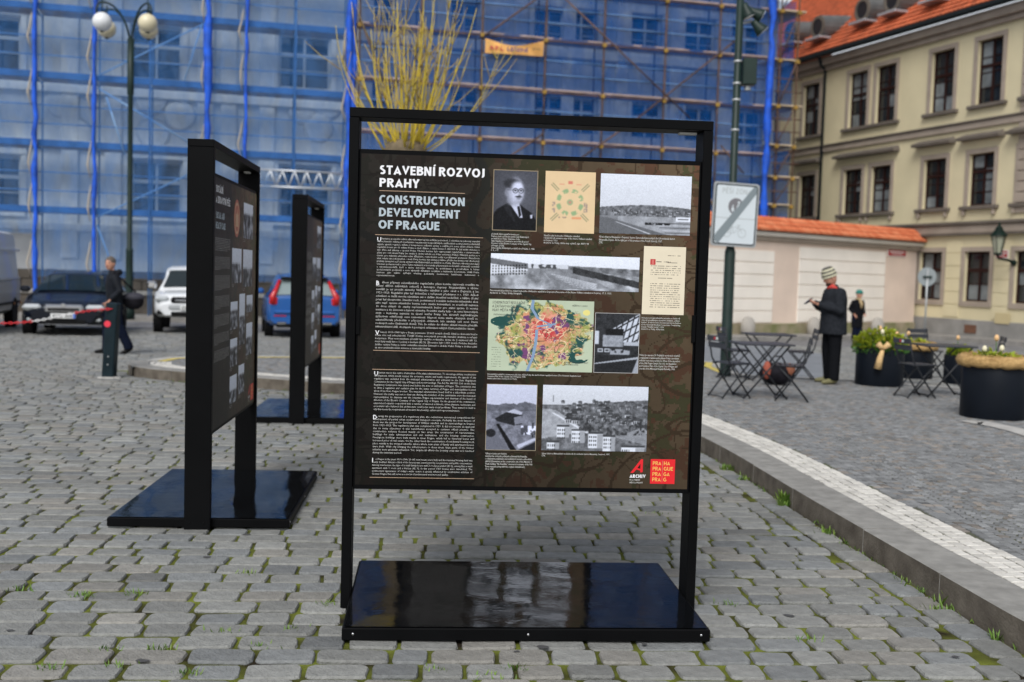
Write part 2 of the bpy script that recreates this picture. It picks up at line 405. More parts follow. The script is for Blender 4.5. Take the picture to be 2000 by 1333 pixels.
# band of pale mosaic behind the kerb, then the grey mosaic
pt = random.Random(21)
def stone_small(mb, tones, x, y, a, s, t, tone, z, r):
    o = len(mb.v); c, s_ = math.cos(a), math.sin(a)
    q = [(-.5,-.5),(.5,-.5),(.5,.5),(-.5,.5)]
    jj = [(r.uniform(-.1, .1), r.uniform(-.1, .1)) for _ in q]
    for zz, ins in ((-.03, 1), (-.004, 1), (0, .86)):
        for (a_, b_), (ja, jb) in zip(q, jj):
            lx, ly = (a_ + ja) * s * ins, (b_ + jb) * t * ins
            mb.v.append((x + lx * c - ly * s_, y + lx * s_ + ly * c, z + zz))
    for k in range(2):
        for j in range(4): mb.f.append((o+4*k+j, o+4*k+(j+1) % 4, o+4*k+4+(j+1) % 4, o+4*k+4+j))
    mb.f.append((o+8, o+9, o+10, o+11)); tones += [tone] * 9
band = []
for rowi in range(4):
    ln = resample(off(kl, KW + 0.05 + rowi * 0.083), 0.095)
    for i in range(len(ln) - 1):
        p = (ln[i] + ln[i+1]) / 2; t = ln[i+1] - ln[i]
        g = pt.uniform(.50, .68); band.append((p.x, p.y, math.atan2(t.y, t.x) + pt.gauss(0, .03), .086 * pt.uniform(.85, 1.05), .074, (g, g * .97, g * .9), KH + pt.gauss(-.002, .0012)))
vis = sorted([i for i, b in enumerate(band) if abs(b[0]) / max(b[1], .1) < .5 and b[0] > .5], key=lambda i: band[i][1])[:300]
vs_ = set(vis); fieldm = MB(); tt = []
for i, b in enumerate(band):
    if i in vs_:
        one = MB(); t1 = []; stone_small(one, t1, 0, 0, 0, b[3], b[4], b[5], 0, pt)
        link('pale_stone', tone_mesh(one, 'pale_stone', m_mosaic, t1, False), pave, (b[0], b[1], b[6]), b[2])
    else: stone_small(fieldm, tt, *b[:6], b[6], pt)
o = link('pale_stone_band', tone_mesh(fieldm, 'pale_stone_band', m_mosaic, tt, False), pave); o['kind'] = 'stuff'
inner = off(kl, KW + 0.05 + 3.62 * 0.083)
in_poly = [(p.x, p.y) for p in inner] + [(p.x, p.y) for p in off(far_edge, 0.0)] + [(13, 18.2), (13, 3)]
gm = MB(); gt = []
S = 0.068
for cxi in range(-11, 14):
    xc = cxi * 1.02
    for k in range(int((2.6) / S), int(18.9 / S)):
        for q in range(-7, 8):
            x = xc + q * S + pt.gauss(0, .002); y = k * S + 0.30 * (1 - (q / 7.5) ** 2) + pt.gauss(0, .002)
            if abs(x) / y > .60 and not (y < 5 and x < 4): continue
            if not inside(x, y, in_poly): continue
            g = max(.08, pt.gauss(.205, .035)); warm = pt.random() < .15
            a = -math.atan(2 * 0.30 * q / 7.5 / 7.5 / S)
            stone_small(gm, gt, x, y, a, S * .90, S * .88, (g * (1.1 if warm else .97), g, g * (.9 if warm else 1.02)), KH + pt.gauss(-.003, .0014), pt)
o = link('grey_mosaic', tone_mesh(gm, 'grey_mosaic', m_mosaic, gt, False), pave); o['kind'] = 'stuff'
# yellow line and pale edging along the far side of the pavement
fe = spline(far_edge[1:], 6)
def ribbon(line, d0, d1, z, m, name, parent):
    a = off(line, d0); b = off(line, d1); q = MB()
    for s_, t_ in zip(a, b): q.v += [(s_.x, s_.y, z), (t_.x, t_.y, z)]
    q.f = [(2*i, 2*i+1, 2*i+3, 2*i+2) for i in range(len(a) - 1)]
    return q.build(name, m, parent)
FS_ = 1.0
m_edge = mat('pale_edge_granite', (0.42, 0.41, 0.39), 0.8, var=.15, vscale=8, bump=.2)
ribbon(fe, 0.0, 0.18, KH + 0.006, m_edge, 'edge_strip', pave)
ribbon([p for p in fe if p.x / p.y < .213], 0.185, 0.32, KH + 0.004, m_yellow, 'yellow_line', pave)
# smooth asphalt wedge behind the pavement, and the far footway under the garden wall
mb = MB()
wedge = [on_ground(*p) for p in ((1300, 742), (1460, 748), (1605, 752), (1612, 694), (1375, 656), (1180, 640), (1000, 660), (1000, 735))]
mb.v = [(p.x, p.y, gz(p.y) + 0.012) for p in wedge]; mb.f = [tuple(range(len(wedge)))]
tag(mb.build('asphalt_lane', m_asph), kind='structure')

# ================================================================== EXHIBITION FRAMES
m_blk = mat('black_powder_coat', (0.0035, 0.0037, 0.0042), 0.5, var=.15, vscale=3, bump=.06, bscale=300, spec=0.06)
m_gloss = mat('black_glossy_sheet', (0.003, 0.0035, 0.0045), 0.07, bump=.12, bscale=7, spec=0.36)
_n = m_gloss.node_tree; _nz = _n.nodes.new('ShaderNodeTexNoise'); _nz.inputs['Scale'].default_value = 3.5; _nz.inputs['Detail'].default_value = 9; _nz.inputs['Distortion'].default_value = 1.5
_mr = _n.nodes.new('ShaderNodeMapRange'); _mr.inputs[1].default_value = .42; _mr.inputs[2].default_value = .78; _mr.inputs[3].default_value = .05; _mr.inputs[4].default_value = .15
_tc = _n.nodes.new('ShaderNodeTexCoord'); _n.links.new(_tc.outputs['Object'], _nz.inputs['Vector']); _n.links.new(_nz.outputs['Fac'], _mr.inputs[0]); _n.links.new(_mr.outputs[0], _n.nodes['Principled BSDF'].inputs['Roughness'])
m_bolt = mat('bright_bolt', (0.6, 0.6, 0.62), 0.3, metal=1.0)
m_ink = mat('printed_foil', (1,1,1), 0.42, attr='ink', spec=0.10)
m_wht = mat('white_print', (0.78, 0.79, 0.82), 0.45, spec=0.1)
m_grey = mat('blue_grey_print', (0.42, 0.49, 0.54), 0.45, spec=0.1)
m_body = mat('body_text_print', (0.55, 0.55, 0.53), 0.5, spec=0.1)
m_rule = mat('tan_rule_print', (0.42, 0.30, 0.21), 0.5, spec=0.1)
m_red = mat('red_logo_print', (0.72, 0.012, 0.02), 0.4)
m_yel = mat('yellow_logo_print', (0.85, 0.52, 0.12), 0.4)
BW, BD, BH = 1.714, 1.158, 0.067            # base plate
FH, FT, FD = 2.493, 0.048, 0.165            # portal: height, tube thickness, depth
PY = -FD / 2 + 0.016                        # front plane of the printed panel
def lin(a):
    a = np.clip(a, 0, 1); return np.where(a <= .04045, a / 12.92, ((a + .055) / 1.055) ** 2.4)
def vnoise(h, w, k, seed, octs=4):          # value noise, h x w, k cells across
    r = np.random.RandomState(seed); out = np.zeros((h, w)); amp = 1; tot = 0
    for o in range(octs):
        n = int(k * 2 ** o) + 2; m = int(n * h / w) + 2; g = r.rand(m, n)
        yy = np.linspace(0, m - 1.001, h); xx = np.linspace(0, n - 1.001, w)
        y0 = yy.astype(int); x0 = xx.astype(int); fy = (yy - y0)[:, None]; fx = (xx - x0)[None]
        fy = fy * fy * (3 - 2 * fy); fx = fx * fx * (3 - 2 * fx)
        v = (g[y0][:, x0] * (1-fy) * (1-fx) + g[y0+1][:, x0] * fy * (1-fx) + g[y0][:, x0+1] * (1-fy) * fx + g[y0+1][:, x0+1] * fy * fx)
        out += v * amp; tot += amp; amp *= .55
    return out / tot
def grid_print(name, img, x0, x1, z0, z1, y, parent):
    """flat print: a fine grid of coloured cells (img rows run top to bottom, sRGB)"""
    h, w = img.shape[:2]; me = bpy.data.meshes.new(name)
    X, Z = np.meshgrid(np.linspace(x0, x1, w + 1), np.linspace(z1, z0, h + 1))
    co = np.stack([X, np.full_like(X, y), Z], -1).reshape(-1, 3)
    i = np.arange(h * w); r_, c_ = i // w, i % w; a = r_ * (w + 1) + c_
    fc = np.stack([a, a + w + 1, a + w + 2, a + 1], 1)
    me.vertices.add(len(co)); me.vertices.foreach_set('co', co.ravel())
    me.loops.add(4 * h * w); me.loops.foreach_set('vertex_index', fc.ravel().astype(np.int32))
    me.polygons.add(h * w); me.polygons.foreach_set('loop_start', (np.arange(h * w) * 4).astype(np.int32))
    me.update(calc_edges=True); me.validate()
    ca = me.color_attributes.new('ink', 'FLOAT_COLOR', 'CORNER')
    c = np.repeat(np.c_[lin(img.reshape(-1, 3)), np.ones(h * w)], 4, axis=0)
    ca.data.foreach_set('color', c.astype(np.float32).ravel()); me.materials.append(m_ink)
    return link(name, me, parent)
def soft(a, n=1):
    for _ in range(n):
        p = np.pad(a, ((1, 1), (1, 1)) + ((0, 0),) * (a.ndim - 2), 'edge'); a = (p[:-2, 1:-1] + p[2:, 1:-1] + p[1:-1, :-2] + p[1:-1, 2:] + 2 * p[1:-1, 1:-1]) / 6
    return a
def ell(h, w, cx, cy, rx, ry):
    Y, X = np.mgrid[0:h, 0:w]; return ((X + .5) / w - cx) ** 2 / rx ** 2 + ((Y + .5) / h - cy) ** 2 / ry ** 2 < 1
def rect(h, w, x0, y0, x1, y1):
    Y, X = np.mgrid[0:h, 0:w]; X = (X + .5) / w; Y = (Y + .5) / h; return (X >= x0) & (X <= x1) & (Y >= y0) & (Y <= y1)
def pgon(h, w, pts):
    Y, X = np.mgrid[0:h, 0:w]; X = (X + .5) / w; Y = (Y + .5) / h; r = np.zeros((h, w), bool); j = len(pts) - 1
    for i in range(len(pts)):
        (xi, yi), (xj, yj) = pts[i], pts[j]
        c = ((yi > Y) != (yj > Y)) & (X < (xj - xi) * (Y - yi) / ((yj - yi) or 1e-9) + xi); r ^= c; j = i
    return r
def grey(a, tint=(.97, 1.0, 1.06)):
    r = np.random.RandomState(a.size); a = soft(a, 2); a = np.clip(a + .02 * r.randn(*a.shape) + .05 * (vnoise(*a.shape, a.shape[1] / 3.5, a.size % 97, 2) - .5), .03, .93); return np.stack([a * t for t in tint], -1)
def border(im, c, n=1):
    im[:n] = c; im[-n:] = c; im[:, :n] = c; im[:, -n:] = c; return im
def pic_portrait():
    h, w = 150, 106; Y, X = np.mgrid[0:h, 0:w]; x = (X + .5) / w; y = (Y + .5) / h
    def e(cx, cy, rx, ry, k=14): return 1 / (1 + np.exp(np.clip((np.sqrt(((x - cx) / rx) ** 2 + ((y - cy) / ry) ** 2) - 1) * k, -30, 30)))
    def lay(g, v, m): return g * (1 - m) + v * m
    g = .24 + .10 * e(.62, .40, .5, .42, 3) + .03 * vnoise(h, w, 5, 1)
    suit = soft(pgon(h, w, [(0, 1), (0, .76), (.10, .65), (.34, .54), (.60, .56), (.86, .69), (1, .83), (1, 1)]).astype(float), 2); g = lay(g, .085 + .03 * vnoise(h, w, 14, 2), suit)
    g = lay(g, .80, soft(pgon(h, w, [(.33, .48), (.37, .54), (.60, .78), (.68, .78), (.62, .60), (.58, .53)]).astype(float), 1)); g = lay(g, .10, soft(pgon(h, w, [(.55, .60), (.60, .585), (.645, .74), (.60, .78)]).astype(float), 1))
    g = lay(g, .20, soft(pgon(h, w, [(.22, .60), (.34, .55), (.52, .82), (.50, .86)]).astype(float), 1) * .5)
    g = lay(g, .52, e(.42, .50, .10, .08, 8)); g = lay(g, .50, e(.305, .375, .045, .06, 9))
    face = e(.50, .355, .195, .225, 16); sh = .80 - .30 * np.clip((.46 - x) / .18, 0, 1) - .14 * np.clip((y - .42) / .14, 0, 1) + .06 * e(.57, .26, .09, .06, 5) - .10 * np.clip((x - .62) / .08, 0, 1)
    g = lay(g, sh, face); g = lay(g, .20, e(.43, .225, .20, .085, 9) * (1 - e(.56, .30, .16, .115, 9)))
    for cx in (.50, .625): g = lay(g, .45, e(cx, .325, .055, .022, 5) * .6); g = lay(g, .16, e(cx, .336, .020, .011, 6)); g = lay(g, .10, (e(cx, .338, .060, .043, 30) - e(cx, .338, .048, .034, 30)).clip(0, 1) * .85)
    g = lay(g, .12, (rect(h, w, .31, .328, .44, .334)) * .7); g = lay(g, .55, e(.60, .395, .028, .03, 4) * .5); g = lay(g, .42, e(.595, .412, .030, .008, 6))
    g = lay(g, .18, e(.575, .437, .070, .014, 7)); g = lay(g, .45, e(.575, .468, .045, .008, 6)); g = lay(g, .62, e(.56, .52, .05, .025, 4) * .6)
    g = lay(g, .78, soft(pgon(h, w, [(.84, .73), (.90, .72), (.90, .78), (.85, .79)]).astype(float), 1))
    return border(grey(g, (.95, .98, 1.1)), (.55, .5, .42), 2)
def pic_plan():
    h, w = 84, 68; im = np.ones((h, w, 3)) * np.array([.86, .76, .61]) * (0.97 + .05 * vnoise(h, w, 3, 2))[..., None]
    Y, X = np.mgrid[0:h, 0:w]; x = (X + .5) / w - .5; y = ((Y + .5) / h - .5) * h / w
    rr = np.hypot(x, y); an = np.arctan2(y, x)
    seg = (np.abs(((an / (math.pi / 4)) % 1) - .5) < .30)
    im[(rr < .275) & (rr > .195) & seg & (vnoise(h, w, 22, 77) > .35)] = (.56, .66, .50); im[(rr < .06)] = (.60, .66, .52); im[rr < .03] = (.72, .55, .48)
    for s in (-1, 1):
        dg = np.abs(x - s * y) ; im[(np.abs(dg - .025) < .007) & (rr > .33) & (rr < .52)] = (.35, .42, .33)
    im[rect(h, w, .45, .15, .55, .20)] = (.80, .48, .42)
    for a in (.28, .62): im[rect(h, w, a, .20, a + .1, .215)] = (.82, .55, .48)
    for a in (.14, .78): im[rect(h, w, a, .50, a + .07, .68) & (vnoise(h, w, 25, 5) > .5)] = (.62, .56, .52)
    im[rect(h, w, .28, .74, .47, .765) & (vnoise(h, w, 30, 6) > .45)] = (.6, .53, .48); im[rect(h, w, .54, .74, .73, .77)] = (.84, .60, .45)
    return soft(im, 1)
def houses(g, n, seed, y0, y1, s0, s1, x0=0.0, x1=1.0, roof=.32, wall=.85):
    h, w = g.shape; r = np.random.RandomState(seed)
    for k in sorted(r.rand(n)):
        y = y0 + (y1 - y0) * k; s = s0 + (s1 - s0) * k; x = x0 + (x1 - x0) * r.rand(); hh = s * w / h
        wl = wall * r.uniform(.75, 1.0)
        g[rect(h, w, x - s, y - hh * .9, x + s, y)] = wl; g[rect(h, w, x + s * .45, y - hh * .9, x + s, y)] = wl * .62
        g[pgon(h, w, [(x - s * 1.15, y - hh * .9), (x - s * .5, y - hh * 1.7), (x + s * .6, y - hh * 1.7), (x + s * 1.15, y - hh * .9)])] = roof * r.uniform(.7, 1.3)
        for a in (-.7, -.25, .2):
            for b in (.65, .3): g[rect(h, w, x + a * s, y - hh * b - .008, x + a * s + s * .22, y - hh * b + .012)] = .25
def pic_hill():
    h, w = 130, 194; Y, X = np.mgrid[0:h, 0:w]; y = (Y + .5) / h; x = (X + .5) / w
    g = .86 - .10 * y + .02 * vnoise(h, w, 3, 8)
    hz = .56 - .05 * np.sin(x * 3.0) ; m = y > hz; n = vnoise(h, w, 40, 9)
    g = np.where(m, .22 + .5 * n ** 1.3, g); houses(g, 46, 5, .60, .70, .010, .018, .12, 1, .3, .9)
    g = np.where(y > .70, .50 + .22 * vnoise(h, w, 12, 10) - .1 * (x < .2), g)
    g[pgon(h, w, [(0, .72), (.12, .74), (.75, 1), (0, 1)])] = .40; g += 0
    g[pgon(h, w, [(.17, .80), (.19, .80), (.57, .99), (.54, .99)])] = .85
    g[rect(h, w, .50, .80, .78, .84) & (n > .4)] = .12
    for k in range(5): g[rect(h, w, .6 + .03 * k, .80 + .04 * k, 1, .807 + .04 * k)] = .85 if k % 2 else .2
    g[rect(h, w, .84, .69, 1, .77)] = .88; g[rect(h, w, .86, .72, .98, .735)] = .35
    return grey(g)
def pic_pano():
    h, w = 76, 310; Y, X = np.mgrid[0:h, 0:w]; y = (Y + .5) / h; x = (X + .5) / w
    g = .90 - .08 * y; n = vnoise(h, w, 30, 12)
    gr = y > .36; g = np.where(gr, .62 + .35 * (vnoise(h, w, 14, 13) - .5) * 2, g)
    g[pgon(h, w, [(.34, .42), (.55, .36), (.80, .92), (.46, .98)])] = .42; g = np.where(pgon(h, w, [(.34, .42), (.55, .36), (.80, .92), (.46, .98)]), .38 + .25 * n, g)
    for k in range(6): g[pgon(h, w, [(.40 + .03 * k, .55 + .07 * k), (.41 + .03 * k, .54 + .07 * k), (.72, .80 + .03 * k), (.71, .82 + .03 * k)])] = .75
    top = .16 + x * .55; g = np.where((x < .25) & (y > top) & (y < .60 - x * .5), .84, g)
    g = np.where((x < .25) & (y > top - .03) & (y < top + .13), .34 + .15 * n, g)
    for i in range(12):
        for j in range(4):
            a = .012 + i * .0195; g[rect(h, w, a, .34 + j * .08 - i * .004, a + .008, .385 + j * .08 - i * .004)] = .15
    g = np.where((x > .25) & (x < .52) & (y > .28) & (y < .40), np.where(vnoise(h, w, 60, 3, 1) > .5, .8, .3), g)
    g = np.where((x > .52) & (y > .30 + (x - .52) * .12) & (y < .42 + (x - .52) * .3), .25 + .4 * n, g)
    b = np.abs(y - (.42 + (x - .55) * .85)) < .07 + .05 * n; g = np.where((x > .55) & b, .12 + .2 * n, g)
    g[:, int(w * .335)] *= .9
    return grey(g)
def pic_doc():
    h, w = 96, 56; im = np.ones((h, w, 3)) * np.array([.87, .83, .74]) * (.97 + .04 * vnoise(h, w, 3, 14))[..., None]
    r = np.random.RandomState(15); n = r.rand(h, w)
    for yy in [12, 22] + list(range(27, 40, 3)) + [44] + list(range(52, 86, 3)):
        x0, x1 = (10, 50) if yy > 26 else (32, 50)
        if yy == 44: x0, x1 = 20, 40
        im[yy, x0:x1][n[yy, x0:x1] > .35] = (.52, .49, .44)
    im[18:26, 9:16] = (.72, .25, .25); im[19:25, 11:14] = (.80, .45, .42); im[21, 17:36][n[21, 17:36] > .2] = (.3, .28, .25)
    return im
def pic_map():
    h, w = 150, 220; Y, X = np.mgrid[0:h, 0:w]; y = (Y + .5) / h; x = (X + .5) / w
    im = np.ones((h, w, 3)) * np.array([.71, .76, .67]) * (.95 + .08 * vnoise(h, w, 4, 16))[..., None]
    rr = np.hypot((x - .53) * 1.0, (y - .50) * .86) + .26 * (vnoise(h, w, 7, 17) - .5) + .10 * (vnoise(h, w, 20, 37) - .5); city = np.clip((.43 - rr) * 40, 0, 1)[..., None]
    n1, n2, n3, n4 = vnoise(h, w, 10, 18), vnoise(h, w, 22, 19), vnoise(h, w, 8, 20), vnoise(h, w, 40, 33, 3)
    def over(c, col_, f, k=9): a = np.clip(f * k, 0, 1)[..., None]; return c * (1 - a) + np.array(col_) * a
    c = np.ones((h, w, 3)) * np.array([.73, .68, .48]); c = over(c, (.60, .62, .36), n1 - .50); c = over(c, (.80, .58, .44), n2 - .55); c = over(c, (.40, .46, .30), n4 - .60)
    core = .26 - np.hypot(x - .56, (y - .42) * .9) - .35 * (n2 - .5); c = over(c, (.80, .42, .38), core, 6); c = over(c, (.72, .24, .26), core - .10 + .2 * (n4 - .5), 9); c = over(c, (.86, .60, .52), np.minimum(core, n4 - .55), 12)
    c = over(c, (.17, .32, .31), np.minimum(n3 - .55, rr - .22), 14); c = over(c, (.45, .28, .45), .34 - n1, 14)
    for k in range(5): f = vnoise(h, w, 4 + k, 60 + k, 3); c = over(c, (.28, .26, .22) if k % 2 else (.88, .84, .70), .012 - np.abs(f - .5), 90)
    im = im * (1 - city) + c * city
    im[ell(h, w, .13, .31, .11, .07) & (n1 > .42)] = (.15, .30, .29); im[ell(h, w, .86, .80, .10, .08) & (n1 > .42)] = (.15, .30, .29); im[ell(h, w, .93, .16, .035, .04)] = (.87, .83, .52)
    rx = np.interp(y, [0, .12, .26, .34, .38, .42, .6, .8, 1], [.42, .41, .47, .60, .58, .46, .455, .43, .38])
    im[np.abs(x - rx) < .014] = (.50, .60, .72)
    im[(np.abs(y - (.37 - (x - .47) * .25)) < .012) & (x > .46) & (x < .64)] = (.50, .60, .72)
    r = np.random.RandomState(3).rand(h, w)
    for k in range(9): im[101 + 5 * k, 8:28][r[101 + 5 * k, 8:28] > .4] = (.42, .45, .4)
    return im
def pic_hall():
    h, w = 130, 93; Y, X = np.mgrid[0:h, 0:w]; y = (Y + .5) / h; x = (X + .5) / w; n = vnoise(h, w, 12, 22)
    g = .14 + .12 * n
    win = pgon(h, w, [(.30, .30), (1, 0), (1, .52), (.66, .52), (.62, .36)]); g[win] = .80
    for k in range(9): g[win & (np.abs((x + y * .35) - (.35 + .11 * k)) < .012)] = .16
    for k in range(4): g[win & (np.abs(y + .45 * x - (.48 + .13 * k)) < .012)] = .16
    g[rect(h, w, 0, .30, .10, .52)] = .78; g[rect(h, w, .18, .36, .64, .56)] = .50; g[rect(h, w, .25, .26, .64, .37)] = .12
    g = np.where(rect(h, w, .18, .38, .62, .56), .42 + .3 * n, g)
    for a in (.08, .23): g[rect(h, w, a, .59, a + .11, .65)] = .75; g[rect(h, w, a + .02, .605, a + .09, .635)] = .3
    g[rect(h, w, .36, .60, .80, .69) & (n > .45)] = .62; g[rect(h, w, .66, .48, 1, .54)] = .7
    g[pgon(h, w, [(0, .70), (.8, .72), (1, .62), (1, 1), (0, 1)])] = .16; g[pgon(h, w, [(0, .84), (1, .72), (1, .76), (0, .86)])] = .66
    g[pgon(h, w, [(.86, 1), (1, .70), (1, 1)])] = .62
    return border(grey(g, (.96, 1, 1.08)), (.7, .7, .7))
def pic_dig():
    h, w = 140, 102; Y, X = np.mgrid[0:h, 0:w]; y = (Y + .5) / h; x = (X + .5) / w; n = vnoise(h, w, 14, 23)
    g = .80 - .12 * y; g = np.where(y > .28 + .04 * (vnoise(h, w, 6, 24) - .5) * 3, .28 + .22 * n, g)
    g = np.where(y > .40, .30 + .34 * n, g); g[pgon(h, w, [(.17, .52), (.40, .42), (.72, .46), (.72, .60), (.55, .62), (.22, .56)])] = .16
    g[pgon(h, w, [(.40, .42), (.55, .37), (.72, .42), (.70, .46)])] = .72; g[pgon(h, w, [(.55, .50), (.70, .47), (.74, .58), (.57, .61)])] = .5
    g[pgon(h, w, [(.20, .60), (.26, .60), (.62, 1), (.50, 1)])] = .10; g[pgon(h, w, [(0, .78), (.20, .72), (.48, 1), (0, 1)])] = .42
    g[pgon(h, w, [(.62, .92), (.98, .80), (1, .84), (.66, .97)])] = .75; g[pgon(h, w, [(.64, 1), (1, .86), (1, 1)])] = .15
    g[rect(h, w, .92, .58, .94, .80)] = .1; g[ell(h, w, .10, .74, .10, .06)] = .15
    g = np.where((x > .7) & (y > .62) & (y < .76), .3 + .6 * (n > .5), g)
    return border(grey(g, (.95, .98, 1.1)), (.62, .58, .5))
def pic_estate():
    h, w = 140, 220; Y, X = np.mgrid[0:h, 0:w]; y = (Y + .5) / h; x = (X + .5) / w; n = vnoise(h, w, 30, 26)
    g = .84 - .2 * y; g = np.where(y > .30 - .12 * np.clip(x - .2, 0, 1), .20 + .42 * n, g)
    g = np.where(pgon(h, w, [(0, .36), (.13, .38), (.42, .70), (0, .82)]), .62 + .25 * (n - .5), g)
    g[pgon(h, w, [(.08, .42), (.11, .42), (.46, .72), (.42, .73)])] = .82
    g = np.where(pgon(h, w, [(.70, .78), (1, .60), (1, .90), (.74, .80)]), .55 + .2 * (n - .5), g)
    houses(g, 60, 31, .25, .60, .016, .042, .16, 1.0, .30, .80)
    n2 = vnoise(h, w, 34, 27); g = np.where((y > .45) & (y < .75) & (x > .35) & (n2 > .55), .14 + .2 * n, g)
    for (a, b, c, d) in ((.14, .62, .26, .80), (.28, .68, .41, .88), (.44, .72, .58, .96), (.58, .76, .70, 1.0), (.05, .86, .17, .98), (.76, .92, .98, 1.0)):
        g[rect(h, w, a, b, c, d)] = .86; g[rect(h, w, a + (c - a) * .62, b + .02, c, d)] = .62; g[rect(h, w, a, b - .01, c, b + .015)] = .25
        for i in range(4):
            for j in range(3): g[rect(h, w, a + .01 + i * .02, b + .05 + j * .06, a + .018 + i * .02, b + .08 + j * .06)] = .2
    g[rect(h, w, .095, .16, .105, .26)] = .5
    return grey(g)
def pic_misc(seed, aspect=1.3):            # small archive photographs on the other panels
    w = 34; h = int(w * aspect); n = vnoise(h, w, 8, seed); Y, X = np.mgrid[0:h, 0:w]; y = (Y + .5) / h
    g = np.where(y < .34 + .1 * (seed % 3), .92 - .1 * y, .12 + .75 * np.clip((n - .35) * 2.4, 0, 1)); return grey(g)
def back_map(h, w, seed, dark=True):       # darkened old map behind everything
    Y, X = np.mgrid[0:h, 0:w]; y = (Y + .5) / h; x = (X + .5) / w
    im = np.ones((h, w, 3)) * np.array([.46, .385, .30])
    n1, n2, n3 = vnoise(h, w, 5, seed), vnoise(h, w, 12, seed + 1), vnoise(h, w, 26, seed + 2)
    im[n2 > .60] = (.25, .30, .17); im[(n1 > .58) & (n3 > .45)] = (.22, .29, .16); im[(n3 > .66)] = (.42, .23, .17)
    red = (n1 < .42) & (n3 > .5); im[red] = (.40, .22, .17)
    for k in range(7):
        f = vnoise(h, w, 3 + k % 3, seed + 40 + k, 2); im[np.abs(f - .5) < (.006 if k else .012)] = (.22, .15, .10)
    rv = np.interp(y, [0, .1, .2, .27, .34, .42, .55, .7, .85, 1], [.34, .36, .33, .40, .36, .52, .38, .345, .34, .31]) + .012 * np.sin(y * 30)
    im[np.abs(x - rv) < .014] = (.13, .23, .25)
    im[(np.abs(y - (.235 + .05 * np.sin(x * 9))) < .012) & (x < .62)] = (.13, .23, .25)
    im = im * (.93 + .14 * vnoise(h, w, 60, seed + 9, 2))[..., None]
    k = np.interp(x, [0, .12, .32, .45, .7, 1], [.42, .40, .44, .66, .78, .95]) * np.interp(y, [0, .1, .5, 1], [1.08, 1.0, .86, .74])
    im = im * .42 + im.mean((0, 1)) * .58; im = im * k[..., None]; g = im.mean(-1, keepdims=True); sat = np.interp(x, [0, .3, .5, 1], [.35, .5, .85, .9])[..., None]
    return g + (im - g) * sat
def put_text(body, size, m, x, z, parent, name, fit=None, bold=0.0, width=None, justify=False, line=1.0, fith=None, y=None):
    """text whose top-left corner is (x, z) on the panel; fit = exact width, fith = exact height"""
    me = text_mesh(body, size, m, width, justify, bold, 'LEFT', line); lo, hi = bounds(me)
    sx = fit / (hi[0] - lo[0]) if fit else 1.0; sz = fith / (hi[1] - lo[1]) if fith else (sx if fit else 1.0)
    n = len(me.vertices); a = np.empty(n * 3); me.vertices.foreach_get('co', a); a = a.reshape(-1, 3)
    b = np.stack([x + (a[:, 0] - lo[0]) * sx, np.full(n, (PY - .0012) if y is None else y), z + (a[:, 1] - hi[1]) * sz], 1)
    me.vertices.foreach_set('co', b.ravel()); me.update()
    return link(name, me, parent)
def flat(name, pts, m, parent, y):           # flat shape (x, z) on the panel
    q = MB(); q.v = [(p[0], y, p[1]) for p in pts]; q.f = [tuple(range(len(pts)))]; return q.build(name, m, parent, fix=False)

def portal(label, loc, rz, z0, z1):
    """steel portal on a flat base; the panel fills the height z0..z1. Returns thing and panel"""
    t = thing('exhibition_stand', label, 'display stand', loc, rz, 'open-air exhibition stands')
    w = BW / 2
    b = MB().bbox((-w, -BD/2, 0.006), (w, BD/2, BH - .004), .004).build('base_plate', m_blk, t)
    n = 24; q = MB()                                   # glossy sheet on the base, slightly buckled
    rr = random.Random(int(loc[1] * 100))
    for i in range(n + 1):
        for j in range(n + 1):
            u, v_ = i / n, j / n; e = min(u, 1 - u, v_, 1 - v_)
            q.v.append((-w + .012 + (BW - .024) * u, -BD/2 + .012 + (BD - .024) * v_, BH + .001 + min(1, e * 8) * (.0025 * math.sin(9 * u + 5 * v_) * math.sin(7 * v_ + 1) + .0008 * rr.random())))
    for i in range(n):
        for j in range(n): a = i * (n + 1) + j; q.f.append((a, a + n + 1, a + n + 2, a + 1))
    q.build('glossy_top', m_gloss, b, smooth=True)
    bo = MB()
    for sx in (-.94, 0, .95):
        o = MB().ball((sx * w, -BD/2 - .001, BH * .55), .0065, 8, (1, .5, 1)).build('bolt', m_bolt, b, smooth=True)
    for s in (-1, 1):
        x0, x1 = (w, w + FT) if s > 0 else (-w - FT, -w)
        p = MB().bbox((x0, -FD/2, 0), (x1, FD/2, FH - FT), .003).build('post', m_blk, t)
        for yy in (-.045, .045): MB().ball((s * (w + FT), yy, .045), .006, 8, (.5, 1, 1)).build('bolt', m_blk, p, smooth=True)
    MB().bbox((-w - FT, -FD/2, FH - FT + .001), (w + FT, FD/2, FH), .003).build('top_bar', m_blk, t)
    pn = MB().bbox((-w + .002, PY + .001, z0), (w - .002, PY + .05, z1), .002).build('panel', m_blk, t)
    for s in (-1, 1):
        zc = z0 + (z1 - z0) * .5
        MB().bbox((s * w - (.022 if s > 0 else -.002), PY - .012, zc - .07), (s * w - (.002 if s > 0 else -.022), PY, zc + .07), .002).build('latch', m_blk, pn)
    MB().bbox((w - .11, -.02, FH - FT - .014), (w - .02, .02, FH - FT - .002), .002).build('sticker', mat('pale_sticker', (.6, .6, .58), .6), t)
    return t, pn
ML, MYAW = Vector((0.0712, 5.4657, 0)), YAW
def pan(px, py):                               # photo pixel -> (x, z) on the main stand's panel
    ay = Vector((-math.sin(MYAW), math.cos(MYAW), 0)); ax = Vector((math.cos(MYAW), math.sin(MYAW), 0))
    p = on_plane(px, py, ML + ay * PY, ay) - ML
    return p.dot(ax), p.z
